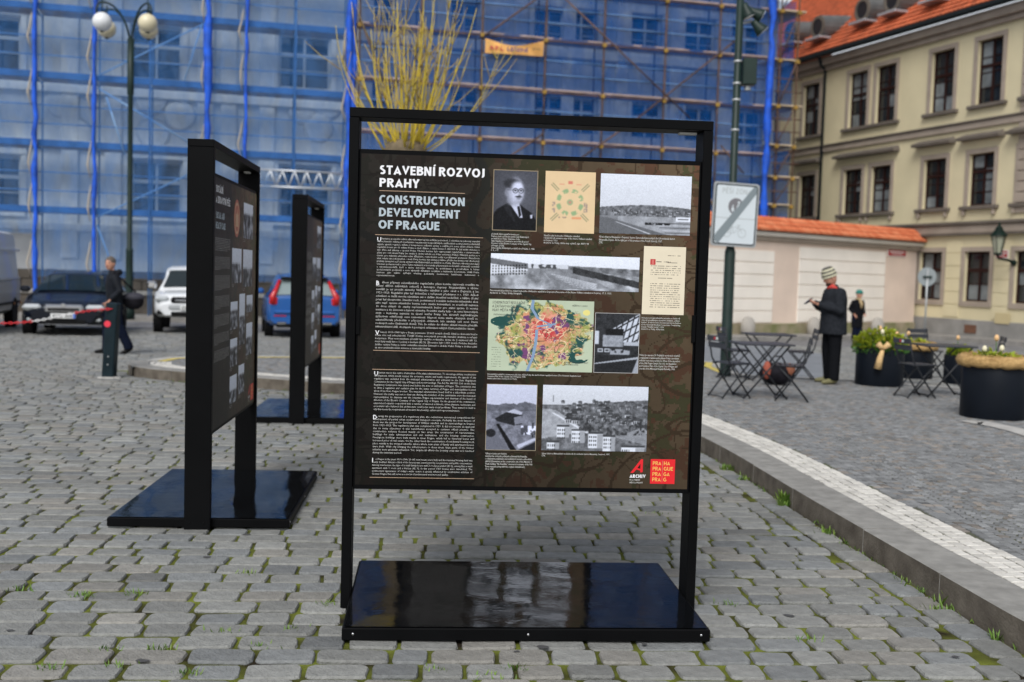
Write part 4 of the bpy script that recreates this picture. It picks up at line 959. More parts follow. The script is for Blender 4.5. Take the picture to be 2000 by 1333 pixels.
for (p, q) in (((190, 150), (404, 45)), ((190, 172), (404, 300)), ((190, 425), (404, 325)), ((360, 160), (395, 48)), ((245, 305), (208, 190)), ((380, 425), (404, 330)), ((190, 440), (235, 560))):
    (x0, z0), (x1, z1) = SF.px(*p), SF.px(*q); tube_part(sl_, 'brace', (x0, -.06, z0), (x1, -.06, z1), .026, mat('pale_blue_brace', (.22, .38, .62), .5))
for i in range(len(LX) - 1):
    lo_ = znb if i != 1 else znb + 1.4
    sheet(LX[i] - .02, LX[i+1] + .02, lo_, TOP - .6, -.10, .045, 40 + i).build('net_sheet', m_netl, sl_, smooth=True, fix=False)
for p, wd, seed in ((70, .19, 1), (185, .15, 2), (404, .27, 3), (478, .13, 4), (678, .22, 5)):
    x = SF.px(p, 300)[0]; r = random.Random(seed); pts = []; rad = []; z = znb - .9
    while z < TOP - .5: pts.append((x + r.uniform(-.04, .04), -.17, z)); rad.append(wd * .5 * r.uniform(.5, 1.15)); z += .55
    o = MB().tube(pts, rad, 8).build('net_seam', m_seam, sl_, smooth=True)
    q = MB(); z = znb                                 # pale frayed loops between the ties
    while z < TOP - 1: q.tube([(x - .12, -.13, z), (x - .17 - r.uniform(0, .08), -.12, z + .45), (x - .16, -.12, z + .8), (x - .1, -.13, z + 1.2)], [.012, .035, .03, .012], 6); z += r.uniform(1.2, 2.3)
    q.build('loose_net_edge', mat('dusty_net_edge', (.42, .37, .30), .9), o, smooth=True)['kind'] = 'stuff'
# lattice girder
(gx0, gz0), (gx1, gz1) = SF.px(503, 368), SF.px(668, 370); gzt = SF.px(590, 336)[1]; gzb = SF.px(590, 368)[1]
q = MB().tube([(gx0, -.14, gzt), (gx1, -.14, gzt)], .035, 8).tube([(gx0, -.14, gzb), (gx1, -.14, gzb)], .035, 8)
n = 7
for k in range(n):
    xa, xb = gx0 + (gx1 - gx0) * k / n, gx0 + (gx1 - gx0) * (k + 1) / n; xm = (xa + xb) / 2
    q.tube([(xa, -.14, gzt), (xm, -.14, gzb)], .026, 6).tube([(xm, -.14, gzb), (xb, -.14, gzt)], .026, 6)
q.build('lattice_girder', m_alu, sl_, smooth=True)
# --- rusty scaffold on the second house
sr_ = SF.root('scaffolding', 'rusty tube scaffold with yellow couplers over deep blue netting, carrying an orange banner', 'scaffold')
RX = [SF.px(p, 180)[0] for p in (700, 820, 939, 1063, 1177, 1297, 1402, 1500)]
RZ = [SF.px(1000, p)[1] for p in (-135, -33, 68, 170, 270, 372, 470)]
for x in RX:
    for y in (0, 1.1): tube_part(sr_, 'standard', (x, y, SF.z(x)), (x, y, TOP - 1), .034, m_rust)
for z in RZ:
    tube_part(sr_, 'ledger', (RX[0] - .2, -.06, z - .12), (RX[-1] + .3, -.06, z - .12), .028, m_rust)
    for i in range(len(RX) - 1):
        MB().bbox((RX[i] + .04, .06, z - .03), (RX[i+1] - .04, 1.05, z + .03), .01).build('deck_board', mat('pinkish_deck_board', (.40, .30, .26), .85, var=.25, vscale=2), sr_)
        for h in (.55, 1.05): tube_part(sr_, 'guard_rail', (RX[i], .04, z + h), (RX[i+1], .04, z + h), .022, m_tubeb)
    for x in RX: coupler(sr_, x, -.03, z - .12)
for (p, q_) in (((945, 72), (1060, -10)), ((1090, -12), (1345, 232)), ((1445, 72), (1240, 235)), ((1240, 235), (1130, 312)), ((700, 30), (760, 190)), ((1405, 285), (1450, 340)), ((1060, 262), (945, 340))):
    (x0, z0), (x1, z1) = SF.px(*p), SF.px(*q_); tube_part(sr_, 'brace', (x0, -.12, z0), (x1, -.12, z1), .032, m_rust)
for i in range(len(RX) - 1):
    sheet(RX[i] - .02, RX[i+1] + .02, 1.2, TOP - 1, .075, .035, 70 + i).build('net_sheet', m_netr, sr_, smooth=True, fix=False)
for p, wd, seed in ((1500, .30, 8), (690, .2, 9)):
    x = SF.px(p, 180)[0]; r = random.Random(seed); pts = []; rad = []; z = 1.0
    while z < TOP - .8: pts.append((x + r.uniform(-.05, .05), -.12, z)); rad.append(wd * .5 * r.uniform(.45, 1.2)); z += .6
    MB().tube(pts, rad, 8).build('net_seam', m_seam, sr_, smooth=True)
# end bay round the corner
EX = [SF.px(p, 200)[0] for p in (1522, 1556)]
for x in EX:
    for y in (.1, 2.2): tube_part(sr_, 'standard', (x, y, SF.z(x)), (x, y, TOP - 1.5), .034, m_rust)
for k, py_ in enumerate((-60, 18, 115, 205, 283, 345, 400)):
    z = SF.px(1535, py_)[1]
    MB().bbox((EX[0] - .3, .15, z - .03), (EX[1] + (.35 if k % 2 else .1), 2.1, z + .03), .01).build('deck_board', mat('pale_plank', (.50, .40, .28), .8, var=.2, vscale=3), sr_)
    for h in (.5, 1.0): tube_part(sr_, 'guard_rail', (EX[0] - .2, .08, z + h), (EX[1] + .25, .08, z + h), .022, m_rust)
    for x in EX: coupler(sr_, x, .07, z - .08)
    if k: tube_part(sr_, 'brace', (EX[0], .05, z), (EX[1], .05, zprev), .026, m_rust)
    zprev = z
for z0, z1, s in ((1.5, 7.6, 1), (8.0, 12.6, 2), (13, 18, 3)):
    sheet(EX[0] - .3, EX[1] - .02 * s, z0, z1, .32, .10, 90 + s).build('net_sheet', m_netr, sr_, smooth=True, fix=False)
# banner hung on the scaffold
(bx0, bz0), (bx1, bz1) = SF.px(947, 104, -.16), SF.px(1061, 110, -.16); bh = .52; q = MB(); n = 14
for i in range(n + 1):
    u = i / n; x = bx0 + (bx1 - bx0) * u; zb_ = bz0 + (bz1 - bz0) * u; sag = .22 * math.sin(math.pi * u) ** 1.3
    for k in range(4): q.v.append((x, -.16 - .05 * math.sin(5 * u + k), zb_ + bh * k / 3 * (1 - sag * (k / 3) * .9 / bh * 1.0)))
for i in range(n):
    for k in range(3): a = i * 4 + k; q.f.append((a, a + 4, a + 5, a + 1))
bn = tag(q.build('banner', mat('orange_banner', (.72, .38, .11), .7, var=.15, vscale=3), smooth=True, loc=SF.o, rz=SF.a, fix=False), 'small orange advertising banner tied between two rusty scaffold tubes', 'banner')
for body, u, wd, hg, mm in (('A.P.L.', .06, .26, .15, mat('banner_red', (.45, .03, .06), .6)), ('LEŠENÍ', .37, .36, .17, mat('banner_navy', (.03, .03, .16), .6)), ('s.r.o.', .80, .14, .09, mat('banner_dark', (.10, .07, .03), .6))):
    o = put_text(body, .2, mm, bx0 + (bx1 - bx0) * u, bz0 + (bz1 - bz0) * u + .27, bn, 'lettering', fit=(bx1 - bx0) * wd, fith=hg, bold=.006, y=-.245)

# ------------------------------------------------------------------ yellow house on the right
q0 = at_depth(2000, 600, 37.5); q1 = at_depth(1561, 600, 49.8)
dv = Vector((q0.x - q1.x, q0.y - q1.y)).normalized()
YF = Frame((q0.x, q0.y), math.atan2(dv.y, dv.x))
m_yel_w = mat('yellow_render', (0.62, 0.55, 0.36), .9, var=.07, vscale=.6, bump=.08, bscale=30)
m_trim = mat('taupe_trim', (0.33, 0.275, 0.225), .85, var=.1, vscale=1.5)
m_trimd = mat('dark_trim', (0.13, 0.11, 0.09), .85, var=.15, vscale=1.5)
m_wbr = mat('brown_window_frame', (0.045, 0.018, 0.015), .55)
m_plin = mat('grey_plinth', (0.24, 0.235, 0.225), .9, var=.2, vscale=1.2, bump=.2, bscale=20)
m_tile = mat('red_roof_tile', (0.44, 0.105, 0.04), .85, var=.35, vscale=3.0, vdetail=8)
m_gut = mat('dark_gutter', (0.03, 0.04, 0.045), .5)
yh = YF.root('yellow_house', 'three-storey pale yellow house with red tiled roof and taupe window surrounds', 'building')
XF, XN = -22.0, 6.0
def yb(x0, y0, x1, y1):
    a, d = YF.px(x0, y0); b, c = YF.px(x1, y1); d2 = YF.px(x1, y0 - (x1 - x0) * .25)[1]
    return (a, b, c, d)
ups = [(1571, 171, 1598, 262), (1661, 147, 1691, 247), (1714, 132, 1747, 238), (1822, 104, 1861, 213), (1911, 77, 1957, 197)]
mids = [(1563, 347, 1589, 426), (1649, 335, 1680, 418), (1704, 326, 1736, 414), (1808, 312, 1843, 405), (1897, 299, 1937, 398)]
grd = [(1798, 494, 1837, 586), (1886, 491, 1930, 591)]
def norm_row(lst):                                  # one sill and lintel height for a row
    bx = [yb(*p) for p in lst]; c = sum(b[2] for b in bx) / len(bx); d = sum(b[3] for b in bx) / len(bx)
    return [(b[0], b[1], c, d) for b in bx]
U, Mi, G = norm_row(ups), norm_row(mids), norm_row(grd)
wd_ = sum(b[1] - b[0] for b in U) / len(U)
U = [((a + b) / 2 - wd_/2, (a + b) / 2 + wd_/2, c, d) for a, b, c, d in U]; Mi = [((a + b) / 2 - wd_/2, (a + b) / 2 + wd_/2, c, d) for a, b, c, d in Mi]
step = U[4][0] - U[3][0]
for k in (1, 2): U.append((U[4][0] + step * k, U[4][1] + step * k, *U[4][2:])); Mi.append((Mi[4][0] + step * k, Mi[4][1] + step * k, *Mi[4][2:])); 
G.append((G[1][0] + step, G[1][1] + step, *G[1][2:])); U.append((U[0][0] - 3.2, U[0][1] - 3.2, *U[0][2:])); Mi.append((Mi[0][0] - 3.2, Mi[0][1] - 3.2, *Mi[0][2:]))
for k in (1, 2, 3): G.append((Mi[3-k][0], Mi[3-k][1], *G[0][2:]))
ze = YF.px(1780, 66)[1]                              # underside of the gutter
zpl = YF.px(1850, 622)[1]
holed_wall(XF, XN, zpl, ze, U + Mi + G, 0, .28).build('wall', m_yel_w, yh, fix=False)
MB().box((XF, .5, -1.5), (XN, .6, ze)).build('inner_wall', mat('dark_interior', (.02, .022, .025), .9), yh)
MB().box((XF, .02, -1.2), (XN, .45, zpl - .02)).build('plinth_core', m_plin, yh)
MB().bbox((XF, -.06, -1.2), (XN, .02, zpl), .01).build('plinth', m_plin, yh)
for rowi, (lst, rows, tr) in enumerate(((U, 4, .60), (Mi, 4, .66), (G, 3, .62))):
    for (a, b, c, d) in lst:
        o = window(yh, a, b, c, d, .13, m_wbr, 2, rows, tr, .07, .03, m_glass)
        for k, ch in enumerate(o.children):
            if rnd.random() < .25: ch.data.materials[0] = m_curt
        s = .17; y0 = -.05
        for (x0, x1) in ((a - s, a - .002), (b + .002, b + s)): MB().box((x0, y0, c), (x1, -.001, d)).build('surround', m_trim, yh)
        MB().box((a - s, y0 - .004, d + .001), (b + s, -.001, d + s)).build('surround', m_trim, yh)
        if rowi < 2: MB().bbox((a - .30, -.16, c - .14), (b + .30, .10, c - .002), .015).build('sill', m_trimd, yh)
        else: MB().bbox((a - s, -.06, c - .20), (b + s, -.001, c - .002), .01).build('sill', m_trim, yh)
        if rowi == 1:
            for xx in (a - .18, b + .06): MB().bbox((xx, -.12, c - .34), (xx + .12, -.001, c - .145), .01).build('bracket', m_trim, yh)
hz = YF.px(1925, 262)[1]; hz2 = Mi[0][3] + .50
def hood(a, b):
    m = MB(); m.v = [(a, -.001, hz2), (b, -.001, hz2), (b, -.34, hz2), (a, -.34, hz2), (a, -.001, hz2 + .10), (b, -.001, hz2 + .10), (b, -.36, hz2 + .10), (a, -.36, hz2 + .10), (a + .1, -.001, hz2 + .26), (b - .1, -.001, hz2 + .26)]
    m.f = [(0,1,2,3), (3,2,6,7), (7,6,9,8), (0,3,7,4), (1,5,6,2), (4,7,8), (5,9,6)]
    m.build('window_hood', m_trimd, yh)
hood(Mi[1][0] - .45, Mi[2][1] + .45)
for k in (0, 3, 4, 5, 6, 7): hood(Mi[k][0] - .42, Mi[k][1] + .42)
zb1 = (YF.px(1775, 271)[1] + YF.px(1775, 262)[1]) / 2; zb2 = YF.px(1890, 448)[1]
for z, h, dp, mt in ((zb1 + .16, .07, .17, m_trimd), (zb1, .25, .10, m_trim), (zb2 + .22, .12, .24, m_trimd), (zb2, .30, .14, m_trim), (zb2 - .2, .08, .18, m_trimd), (ze - .22, .34, .34, m_trim), (ze - .5, .2, .16, m_trim)):
    MB().bbox((XF, -dp, z - h / 2), (XN, -.002, z + h / 2), .02).build('string_course', mt, yh)
# ground-floor rustication: shallow courses
zc = zb2 - .42; cs = []
while zc - .46 > zpl: cs.append((zc - .46, zc)); zc -= .48
for (z0, z1) in cs:
    xs = [XF]
    for (a, b, c, d) in sorted(G): 
        if z1 > c - .22 and z0 < d + .19: xs += [a - .19, b + .19]
    xs.append(XN)
    for i in range(0, len(xs), 2):
        if xs[i+1] - xs[i] > .1: MB().bbox((xs[i], -.03, z0), (xs[i+1], -.0015, z1), .008).build('rusticated_course', m_yel_w, yh)
# quoin strip at the near corner
xq = YF.px(1990, 300)[0]
z = zb2 + .5
while z < ze - .6: MB().bbox((xq, -.07, z), (xq + .9, -.003, z + .34), .012).build('quoin', m_trim, yh); z += .37
# gutter, downpipe
MB().tube([(XF, -.55, ze + .04), (XN, -.55, ze + .04)], .12, 10).build('gutter', m_gut, yh, smooth=True)
xd = YF.px(1611, 250)[0]
dp_ = MB().tube([(xd, -.5, ze), (xd, -.35, ze - .35), (xd, -.12, ze - .55), (xd, -.12, -.4)], .065, 8).build('downpipe', m_gut, yh, smooth=True)
# roof: a boarded slope with courses of tiles on it
RS, RL = R(43), 10.5
ca, sa = math.cos(RS), math.sin(RS)
def rp(x, s, h=0.0): return (x, -.62 + s * ca - h * sa, ze + .10 + s * sa + h * ca)
m = MB(); m.v = [rp(XF, 0), rp(XN, 0), rp(XN, RL), rp(XF, RL), (XF, 8, ze), (XN, 8, ze)]; m.f = [(0,1,2,3), (0,3,4), (1,5,2)]
rf = m.build('roof', mat('roof_boarding', (.25, .07, .03), .9), yh)
m = MB(); cw = .34; nx = int((XN - XF) / .11); nc = int(RL / cw)
for k in range(nc):
    o = len(m.v)
    for i in range(nx + 1):
        x = XF + (XN - XF) * i / nx; b = .035 * (1 if i % 2 else 0)
        m.v += [rp(x, k * cw - .03, .10 + b), rp(x, k * cw + cw, .035 + b)]
    for i in range(nx): m.f.append((o + 2*i, o + 2*i + 2, o + 2*i + 3, o + 2*i + 1))
    for i in range(nx): 
        a0 = len(m.v); m.v += [m.v[o + 2*i], m.v[o + 2*i + 2], rp(m.v[o+2*i+2][0], k*cw - .03, .0), rp(m.v[o+2*i][0], k*cw - .03, .0)]; m.f.append((a0, a0+1, a0+2, a0+3))
o = m.build('roof_tiles', m_tile, rf, fix=False); o['kind'] = 'stuff'
MB().bbox((XF, -.70, ze - .02), (XN, -.5, ze + .14), .02).build('eaves_board', m_gut, yh)
m_zinc = mat('weathered_zinc', (0.11, 0.115, 0.115), .55, metal=.2, var=.25, vscale=2)
for (px_, py_) in ((1567, 82), (1621, 72), (1709, 40), (1768, 22), (1850, -2), (1950, -40)):
    # point on the roof slope
    pr = on_plane(px_, py_, YF.o + Vector((0, 0, ze + .1)) + YF.uy * -.62, (Vector((0, 0, 1)) * ca - YF.uy * sa)) - YF.o
    x, y, z = pr.dot(YF.ux), pr.dot(YF.uy), pr.z
    d = MB(); n = 14; r1 = .52
    for k in range(n + 1):
        t = -.25 * math.pi + 1.5 * math.pi * k / n; c_, s_ = math.cos(t), math.sin(t)
        d.v += [(x + r1 * c_, y - .65, z + .35 + r1 * s_), (x + r1 * 1.12 * c_, y + 1.6, z + .50 + r1 * 1.12 * s_)]
    for k in range(n): d.f.append((2*k, 2*k+1, 2*k+3, 2*k+2))
    d.f.append(tuple(2*k for k in range(n + 1)))
    dm = d.build('dormer', m_zinc, rf, smooth=False)
    MB().lathe([(.50, 0), (.50, .06), (.36, .07), (.36, .03)], 18, M=Matrix.Translation((x, y - .64, z + .36)) @ Matrix.Rotation(R(90), 4, 'X'), cap=False).build('dormer_ring', m_trimd, dm, smooth=False)
    MB().lathe([(.37, 0), (.37, .012)], 18, M=Matrix.Translation((x, y - .66, z + .36)) @ Matrix.Rotation(R(90), 4, 'X')).build('dormer_pane', m_glass, dm)
    MB().bbox((x - .55, y - .95, z - .22), (x + .55, y - .3, z - .12), .01).build('dormer_sill', m_alu, dm)
# cellar hatch, meter box and lantern with its bracket
for (x0, y0, x1, y1, mt, nm) in ((1887, 634, 1909, 652, mat('rusty_hatch', (.13, .06, .035), .8, var=.2), 'cellar_hatch'), (1947, 611, 1974, 634, mat('yellow_meter_box', (.50, .42, .24), .7), 'meter_box')):
    (a, d), (b, c) = YF.px(x0, y0), YF.px(x1, y1); MB().bbox((a, -.09, c), (b, -.061, d), .005).build(nm, mt, yh)
m_iron = mat('dark_green_iron', (0.012, 0.028, 0.022), .45, var=.2, vscale=5)
lx_, lz_ = YF.px(1983, 507); lt = thing('wall_lantern', 'dark green wall lantern with tapered glass on a bracket of the yellow house', 'lantern', YF.o, YF.a)
MB().tube([(lx_, 0, lz_ - .12), (lx_, -.3, lz_ - .05), (lx_ - .05, -.72, lz_ + .02), (lx_ - .05, -.75, lz_ + .14)], [.05, .045, .04, .05], 8).ball((lx_, -.06, lz_ - .12), .11, 10).build('bracket', m_iron, lt, smooth=True)
cc = (lx_ - .05, -.75, lz_)
MB().lathe([(.12, .12), (.15, .17), (.13, .20)], 8, cc).build('lantern_base', m_iron, lt)
MB().lathe([(.125, .2), (.235, .78)], 6, cc).build('lantern_glass', mat('milky_lantern_glass', (.30, .31, .24), .15), lt)
q = MB()
for k in range(6):
    a = math.pi * 2 * k / 6; q.tube([(cc[0] + .13 * math.cos(a), cc[1] + .13 * math.sin(a), cc[2] + .2), (cc[0] + .245 * math.cos(a), cc[1] + .245 * math.sin(a), cc[2] + .78)], .014, 5)
q.build('glazing_bars', m_iron, lt)
MB().lathe([(.30, .78), (.27, .84), (.13, 1.02), (.12, 1.08), (.05, 1.14), (.03, 1.26), (.001, 1.30)], 12, cc).build('lantern_hood', m_iron, lt)
m_sred = mat('red_enamel', (0.40, 0.02, 0.025), .4)
m_swht = mat('white_enamel', (0.75, 0.74, 0.72), .45)
def street_plate(fr, x0, y0, x1, y1, label, yoff=-.05):
    (a, d), (b, c) = fr.px(x0, y0), fr.px(x1, y1); t = thing('street_sign', label, 'sign', fr.o, fr.a)
    MB().bbox((a, yoff - .03, c), (b, yoff, d), .008).build('plate_edge', m_swht, t)
    MB().bbox((a + .03, yoff - .036, c + .03), (b - .03, yoff - .031, d - .03), .002).build('plate', m_sred, t)
    for k, (u0, u1, v0, v1) in enumerate(((.12, .88, .52, .72), (.22, .78, .26, .38))):
        r = random.Random(k); x = a + (b - a) * u0
        while x < a + (b - a) * u1 - .02:
            w2 = r.uniform(.018, .034); MB().box((x, yoff - .040, c + (d - c) * v0), (x + w2, yoff - .0365, c + (d - c) * v1)).build('faint_letter', m_swht, t); x += w2 + .014
street_plate(YF, 1948, 489, 1972, 505, 'red street name plate on the yellow house beside the lantern')

# ------------------------------------------------------------------ garden wall with tiled coping
w1 = at_depth(1475, 600, 36.3); w2_ = at_depth(1786, 600, 42.4); dv = Vector((w2_.x - w1.x, w2_.y - w1.y)); WL = dv.length; dv.normalize()
GF = Frame((w1.x, w1.y), math.atan2(dv.y, dv.x))
gw = GF.root('garden_wall', 'pink and cream plastered garden wall with a coping of orange barrel tiles', 'wall')
m_pink = mat('pink_plaster', (0.70, 0.57, 0.48), .9, var=.08, vscale=.8, bump=.08, bscale=25)
m_cream = mat('cream_plaster', (0.82, 0.77, 0.70), .9, var=.06, vscale=.8, bump=.08, bscale=25)
m_moss = mat('mossy_wall_foot', (0.36, 0.30, 0.22), .95, c2=(0.16, 0.17, 0.07), vscale=1.6, vdetail=7, bump=.3, bscale=20)
X0 = -6.5; zt = GF.px(1500, 462)[1]; zfoot = GF.z(4) - .15; zm = GF.px(1540, 632)[1]
MB().bbox((X0, 0, zfoot), (WL, .5, zt), .01).build('wall_body', m_pink, gw)
MB().bbox((X0, -.05, zfoot), (WL + .02, -.001, zm), .01).build('wall_foot', m_moss, gw)
for (pa, pb) in ((1379, 1509), (1558, 1726), (1180, 1330)):
    a, b = GF.px(pa, 560)[0], GF.px(pb, 560)[0]; z = zm + .02; top = GF.px((pa + pb) / 2, 487)[1] if pa > 1200 else zt - .5; n = 6; h = (top - z) / n
    for k in range(n): MB().bbox((a, -.035, z + k * h + .012), (b, -.001, z + (k + 1) * h - .012), .012).build('cream_course', m_cream, gw)
MB().bbox((X0, -.22, zt + .001), (WL + .25, .72, zt + .16), .04).build('cornice', m_cream, gw)
MB().bbox((X0, -.12, zt - .16), (WL + .12, -.001, zt), .03).build('cornice', m_trim, gw)
ct = zt + .16; q = MB(); q.v = [(X0, -.32, ct), (WL + .35, -.32, ct), (WL + .35, .82, ct), (X0, .82, ct), (X0, .25, ct + .42), (WL + .1, .25, ct + .42)]; q.f = [(0,1,5,4), (3,4,5,2), (0,4,3), (1,2,5), (0,3,2,1)]
cp = q.build('coping', mat('coping_mortar', (.09, .05, .035), .9), gw)
# barrel tiles in three courses
half = MB(); n = 6
for k in range(n + 1):
    a = math.pi * k / n; half.v += [(.085 * math.cos(a), 0, .085 * math.sin(a)), (.07 * math.cos(a), .30, .07 * math.sin(a) + .0)]
for k in range(n): half.f.append((2*k, 2*k+1, 2*k+3, 2*k+2))
half.f.append(tuple(2*k for k in range(n + 1)))
ms = [half.mesh('barrel_tile', mat('orange_barrel_tile_%d' % k, c, .8, var=.2, vscale=6), True) for k, c in enumerate(((.52, .14, .055), (.46, .11, .04), (.56, .18, .08)))]
sl = math.atan2(.42, .57); x = X0 + .1
while x < WL + .3:
    for k in range(3):
        s = k * .235; o = link('barrel_tile', rnd.choice(ms), cp, (x, -.36 + s * math.cos(sl), ct + .015 + s * math.sin(sl) + .02 * (k > 0)), None); o.rotation_euler = (sl, 0, rnd.gauss(0, .03))
    x += .20
rt = MB().tube([(X0, .25, ct + .40), (WL + .1, .25, ct + .40)], .1, 8).build('ridge_tile', ms[0].materials[0], cp, smooth=True)
street_plate(GF, 1733, 486, 1768, 503, 'red street name plate at the end of the garden wall', -.002)
for (p, yy) in ((1440, 641), (1569, 641), (1693, 650)):
    x = GF.px(p, 640)[0]; pos = GF.o + GF.ux * x - GF.uy * .45; pos.z = gz(pos.y) + .02
    lab = {1440: 'rounded pale guard stone by the garden wall, behind the green sign post', 1569: 'rounded pale guard stone by the garden wall, behind the striped-hat man', 1693: 'rounded pale guard stone by the garden wall, beside the woman in the teal hat'}[p]
    tag(MB().lathe([(.24, 0), (.24, .42), (.20, .58), (.12, .68), (.001, .71)], 14).build('guard_stone', m_ledge, smooth=True, loc=pos), lab, 'stone', 'guard stones along the garden wall')
# footways under the wall and the houses
def slab(name, pts, h, m):
    q = MB(); zz = [gz(p[1]) for p in pts]; n = len(pts); q.v = [(p[0], p[1], -.6) for p in pts] + [(p[0], p[1], z + h) for p, z in zip(pts, zz)]
    q.f = [tuple(range(n)), tuple(range(n, 2*n))] + [(i, (i+1) % n, n + (i+1) % n, n + i) for i in range(n)]
    return tag(q.build(name, m), kind='structure')
m_foot = mat('footway_paving', (0.25, 0.24, 0.225), .85, var=.15, vscale=3, bump=.2, bscale=30)
A, B = GF.o + GF.ux * X0, GF.o + GF.ux * (WL + .2)
slab('footway', [((A - GF.uy * 1.5).x, (A - GF.uy * 1.5).y), ((B - GF.uy * 1.5).x, (B - GF.uy * 1.5).y), (B.x, B.y), (A.x, A.y)], .12, m_foot)
A, B = YF.o + YF.ux * -4.6, YF.o + YF.ux * XN
slab('house_footway', [((A - YF.uy * 1.3).x, (A - YF.uy * 1.3).y), ((B - YF.uy * 1.3).x, (B - YF.uy * 1.3).y), ((B + YF.uy * .3).x, (B + YF.uy * .3).y), ((A + YF.uy * .3).x, (A + YF.uy * .3).y)], .13, m_foot)
A, B = SF.o + SF.ux * (xl0), SF.o + SF.ux * (xr1)
slab('footway', [((A - SF.uy * .9).x, (A - SF.uy * .9).y), ((B - SF.uy * .9).x, (B - SF.uy * .9).y), ((B + SF.uy * 2.2).x, (B + SF.uy * 2.2).y), ((A + SF.uy * 2.2).x, (A + SF.uy * 2.2).y)], .14, m_foot)

# ================================================================== STREET FURNITURE
m_pole = mat('dark_green_pole', (0.010, 0.024, 0.020), .45, var=.2, vscale=4, spec=.3)
m_galv = mat('galvanised_steel', (0.42, 0.44, 0.45), .45, metal=.5)
# ---- lamp post with four globes
lp0 = at_depth(252, 620, 33.0); zs_ = at_depth(257, 76, 33.0).z; zt_ = at_depth(257, 36, 33.0).z; gz0 = gz(33)
lp = thing('street_lamp', 'dark green lamp post with four hanging globes, behind the walking man', 'street lamp', (lp0.x, 33, gz0 + .14), 0)
H0 = zs_ - gz0 - .14; zk = at_depth(252, 488, 33.0).z - gz0 - .14
MB().lathe([(.17, 0), (.17, .25), (.115, .4), (.105, zk - .05), (.115, zk), (.08, zk + .06), (.075, H0 - 1.7), (.10, H0 - 1.65), (.10, H0)], 14).build('pole', m_pole, lp, smooth=True)
gw_ = [mat('white_globe', (.72, .74, .76), .35), mat('cream_globe', (.66, .60, .42), .35)]
for k, (dx, dy, mi) in enumerate(((-.70, -.45, 0), (-.92, .50, 1), (.66, -.45, 1), (.36, .52, 1))):
    h = zt_ - zs_ + .35
    pts = [(0, 0, H0 - .1), (dx * .25, dy * .25, H0 + h * .55), (dx * .6, dy * .6, H0 + h * .92), (dx, dy, H0 + h), (dx * 1.16, dy * 1.16, H0 + h * .88), (dx * 1.2, dy * 1.2, H0 + h * .68), (dx * 1.02, dy * 1.02, H0 + h * .60)]
    arm = MB().tube(spline(pts, 4), .03, 8).build('arm', m_pole, lp, smooth=True)
    MB().tube([(dx, dy, H0 + h + .12), (dx, dy, H0 + h - .3)], .022, 8).build('hanger', m_pole, arm, smooth=True)
    MB().ball((dx, dy, H0 + h - .58), .28, 20).build('globe', gw_[mi], lp, smooth=True)
    MB().lathe([(.05, 0), (.07, .03), (.02, .06)], 10, (dx, dy, H0 + h - .88)).build('globe_cap', m_pole, arm, smooth=True)
# ---- post with the zone sign
sp = on_z(1416, 734, KH); zc_ = at_depth(1426, 487, sp.y).z - KH
ps = thing('sign_post', 'dark green round post carrying a control box and floodlights, beside the cafe tables', 'post', sp)
MB().lathe([(.10, 0), (.10, .05), (.09, .08), (.088, zc_ - .05), (.075, zc_), (.062, zc_ + .04), (.06, 8.6)], 16).build('post_shaft', m_pole, ps, smooth=True)
for py_ in (121, 164, 196, 255): z = at_depth(1440, py_, sp.y).z - KH; MB().lathe([(.066, z - .02), (.072, z), (.066, z + .02)], 14).build('clamp', m_galv, ps, smooth=True)
bz = at_depth(1460, 142, sp.y).z - KH; MB().bbox((.07, -.12, bz - .21), (.29, .10, bz + .21), .015).build('control_box', m_pole, ps)
MB().tube([(.17, 0, bz - .21), (.17, 0, bz - .28)], .05, 8).build('cable_gland', m_galv, ps)
for k, (px_, py_) in enumerate(((1462, 20), (1470, 42), (1452, 8))):
    p = at_depth(px_, py_, sp.y); z = p.z - KH; x = p.x - sp.x
    fl = MB().lathe([(.05, 0), (.06, .05), (.11, .20), (.115, .23)], 12, M=Matrix.Translation((x, -.02, z)) @ Matrix.Rotation(R(115 + 20 * k), 4, 'Y')).build('floodlight', m_pole, ps, smooth=True)
    MB().lathe([(.112, .232), (.112, .24)], 12, M=Matrix.Translation((x, -.02, z)) @ Matrix.Rotation(R(115 + 20 * k), 4, 'Y')).build('lens', m_galv, fl)
    MB().tube([(0, 0, z - .05), (x, 0, z)], .02, 6).build('floodlight_arm', m_galv, ps)
sg = thing('zone_sign', 'white pedestrian zone end sign with a grey diagonal band, on the green post', 'sign', (sp.x, sp.y, 0), R(14))
ps_c = at_depth(1431, 420, sp.y - .12); SW, SH = .79, 1.02; cx_, cz_ = (ps_c.x - sp.x) * 1.03, ps_c.z
def rrect(w_, h_, r, n=5):
    o = []
    for sx, sy, a0 in ((1, 1, 0), (-1, 1, 90), (-1, -1, 180), (1, -1, 270)):
        for k in range(n + 1): a = R(a0 + 90 * k / n); o.append((sx * (w_/2 - r) + r * math.cos(a), sy * (h_/2 - r) + r * math.sin(a)))
    return o
TS = Matrix.Translation((cx_, -.13, cz_)) @ Matrix.Rotation(R(1.6), 4, 'Y') @ Matrix.Rotation(R(90), 4, 'X')
def sgn(name, pts, h, m, off_=0.0): return MB().poly(pts, h, TS @ Matrix.Translation((0, 0, off_))).build(name, m, sg)
m_sw = mat('sign_white', (.60, .66, .70), .4); m_sgr = mat('sign_grey', (.20, .24, .26), .4); m_sfade = mat('sign_faded', (.42, .46, .47), .4)
m_sdk = mat('sign_black', (.03, .04, .045), .4)
sgn('sign_plate', rrect(SW, SH, .05), .02, m_galv); sgn('sign_border', rrect(SW - .06, SH - .06, .04), .004, m_sdk, .0205); sgn('sign_face', rrect(SW - .10, SH - .10, .03), .003, m_sw, .0250)
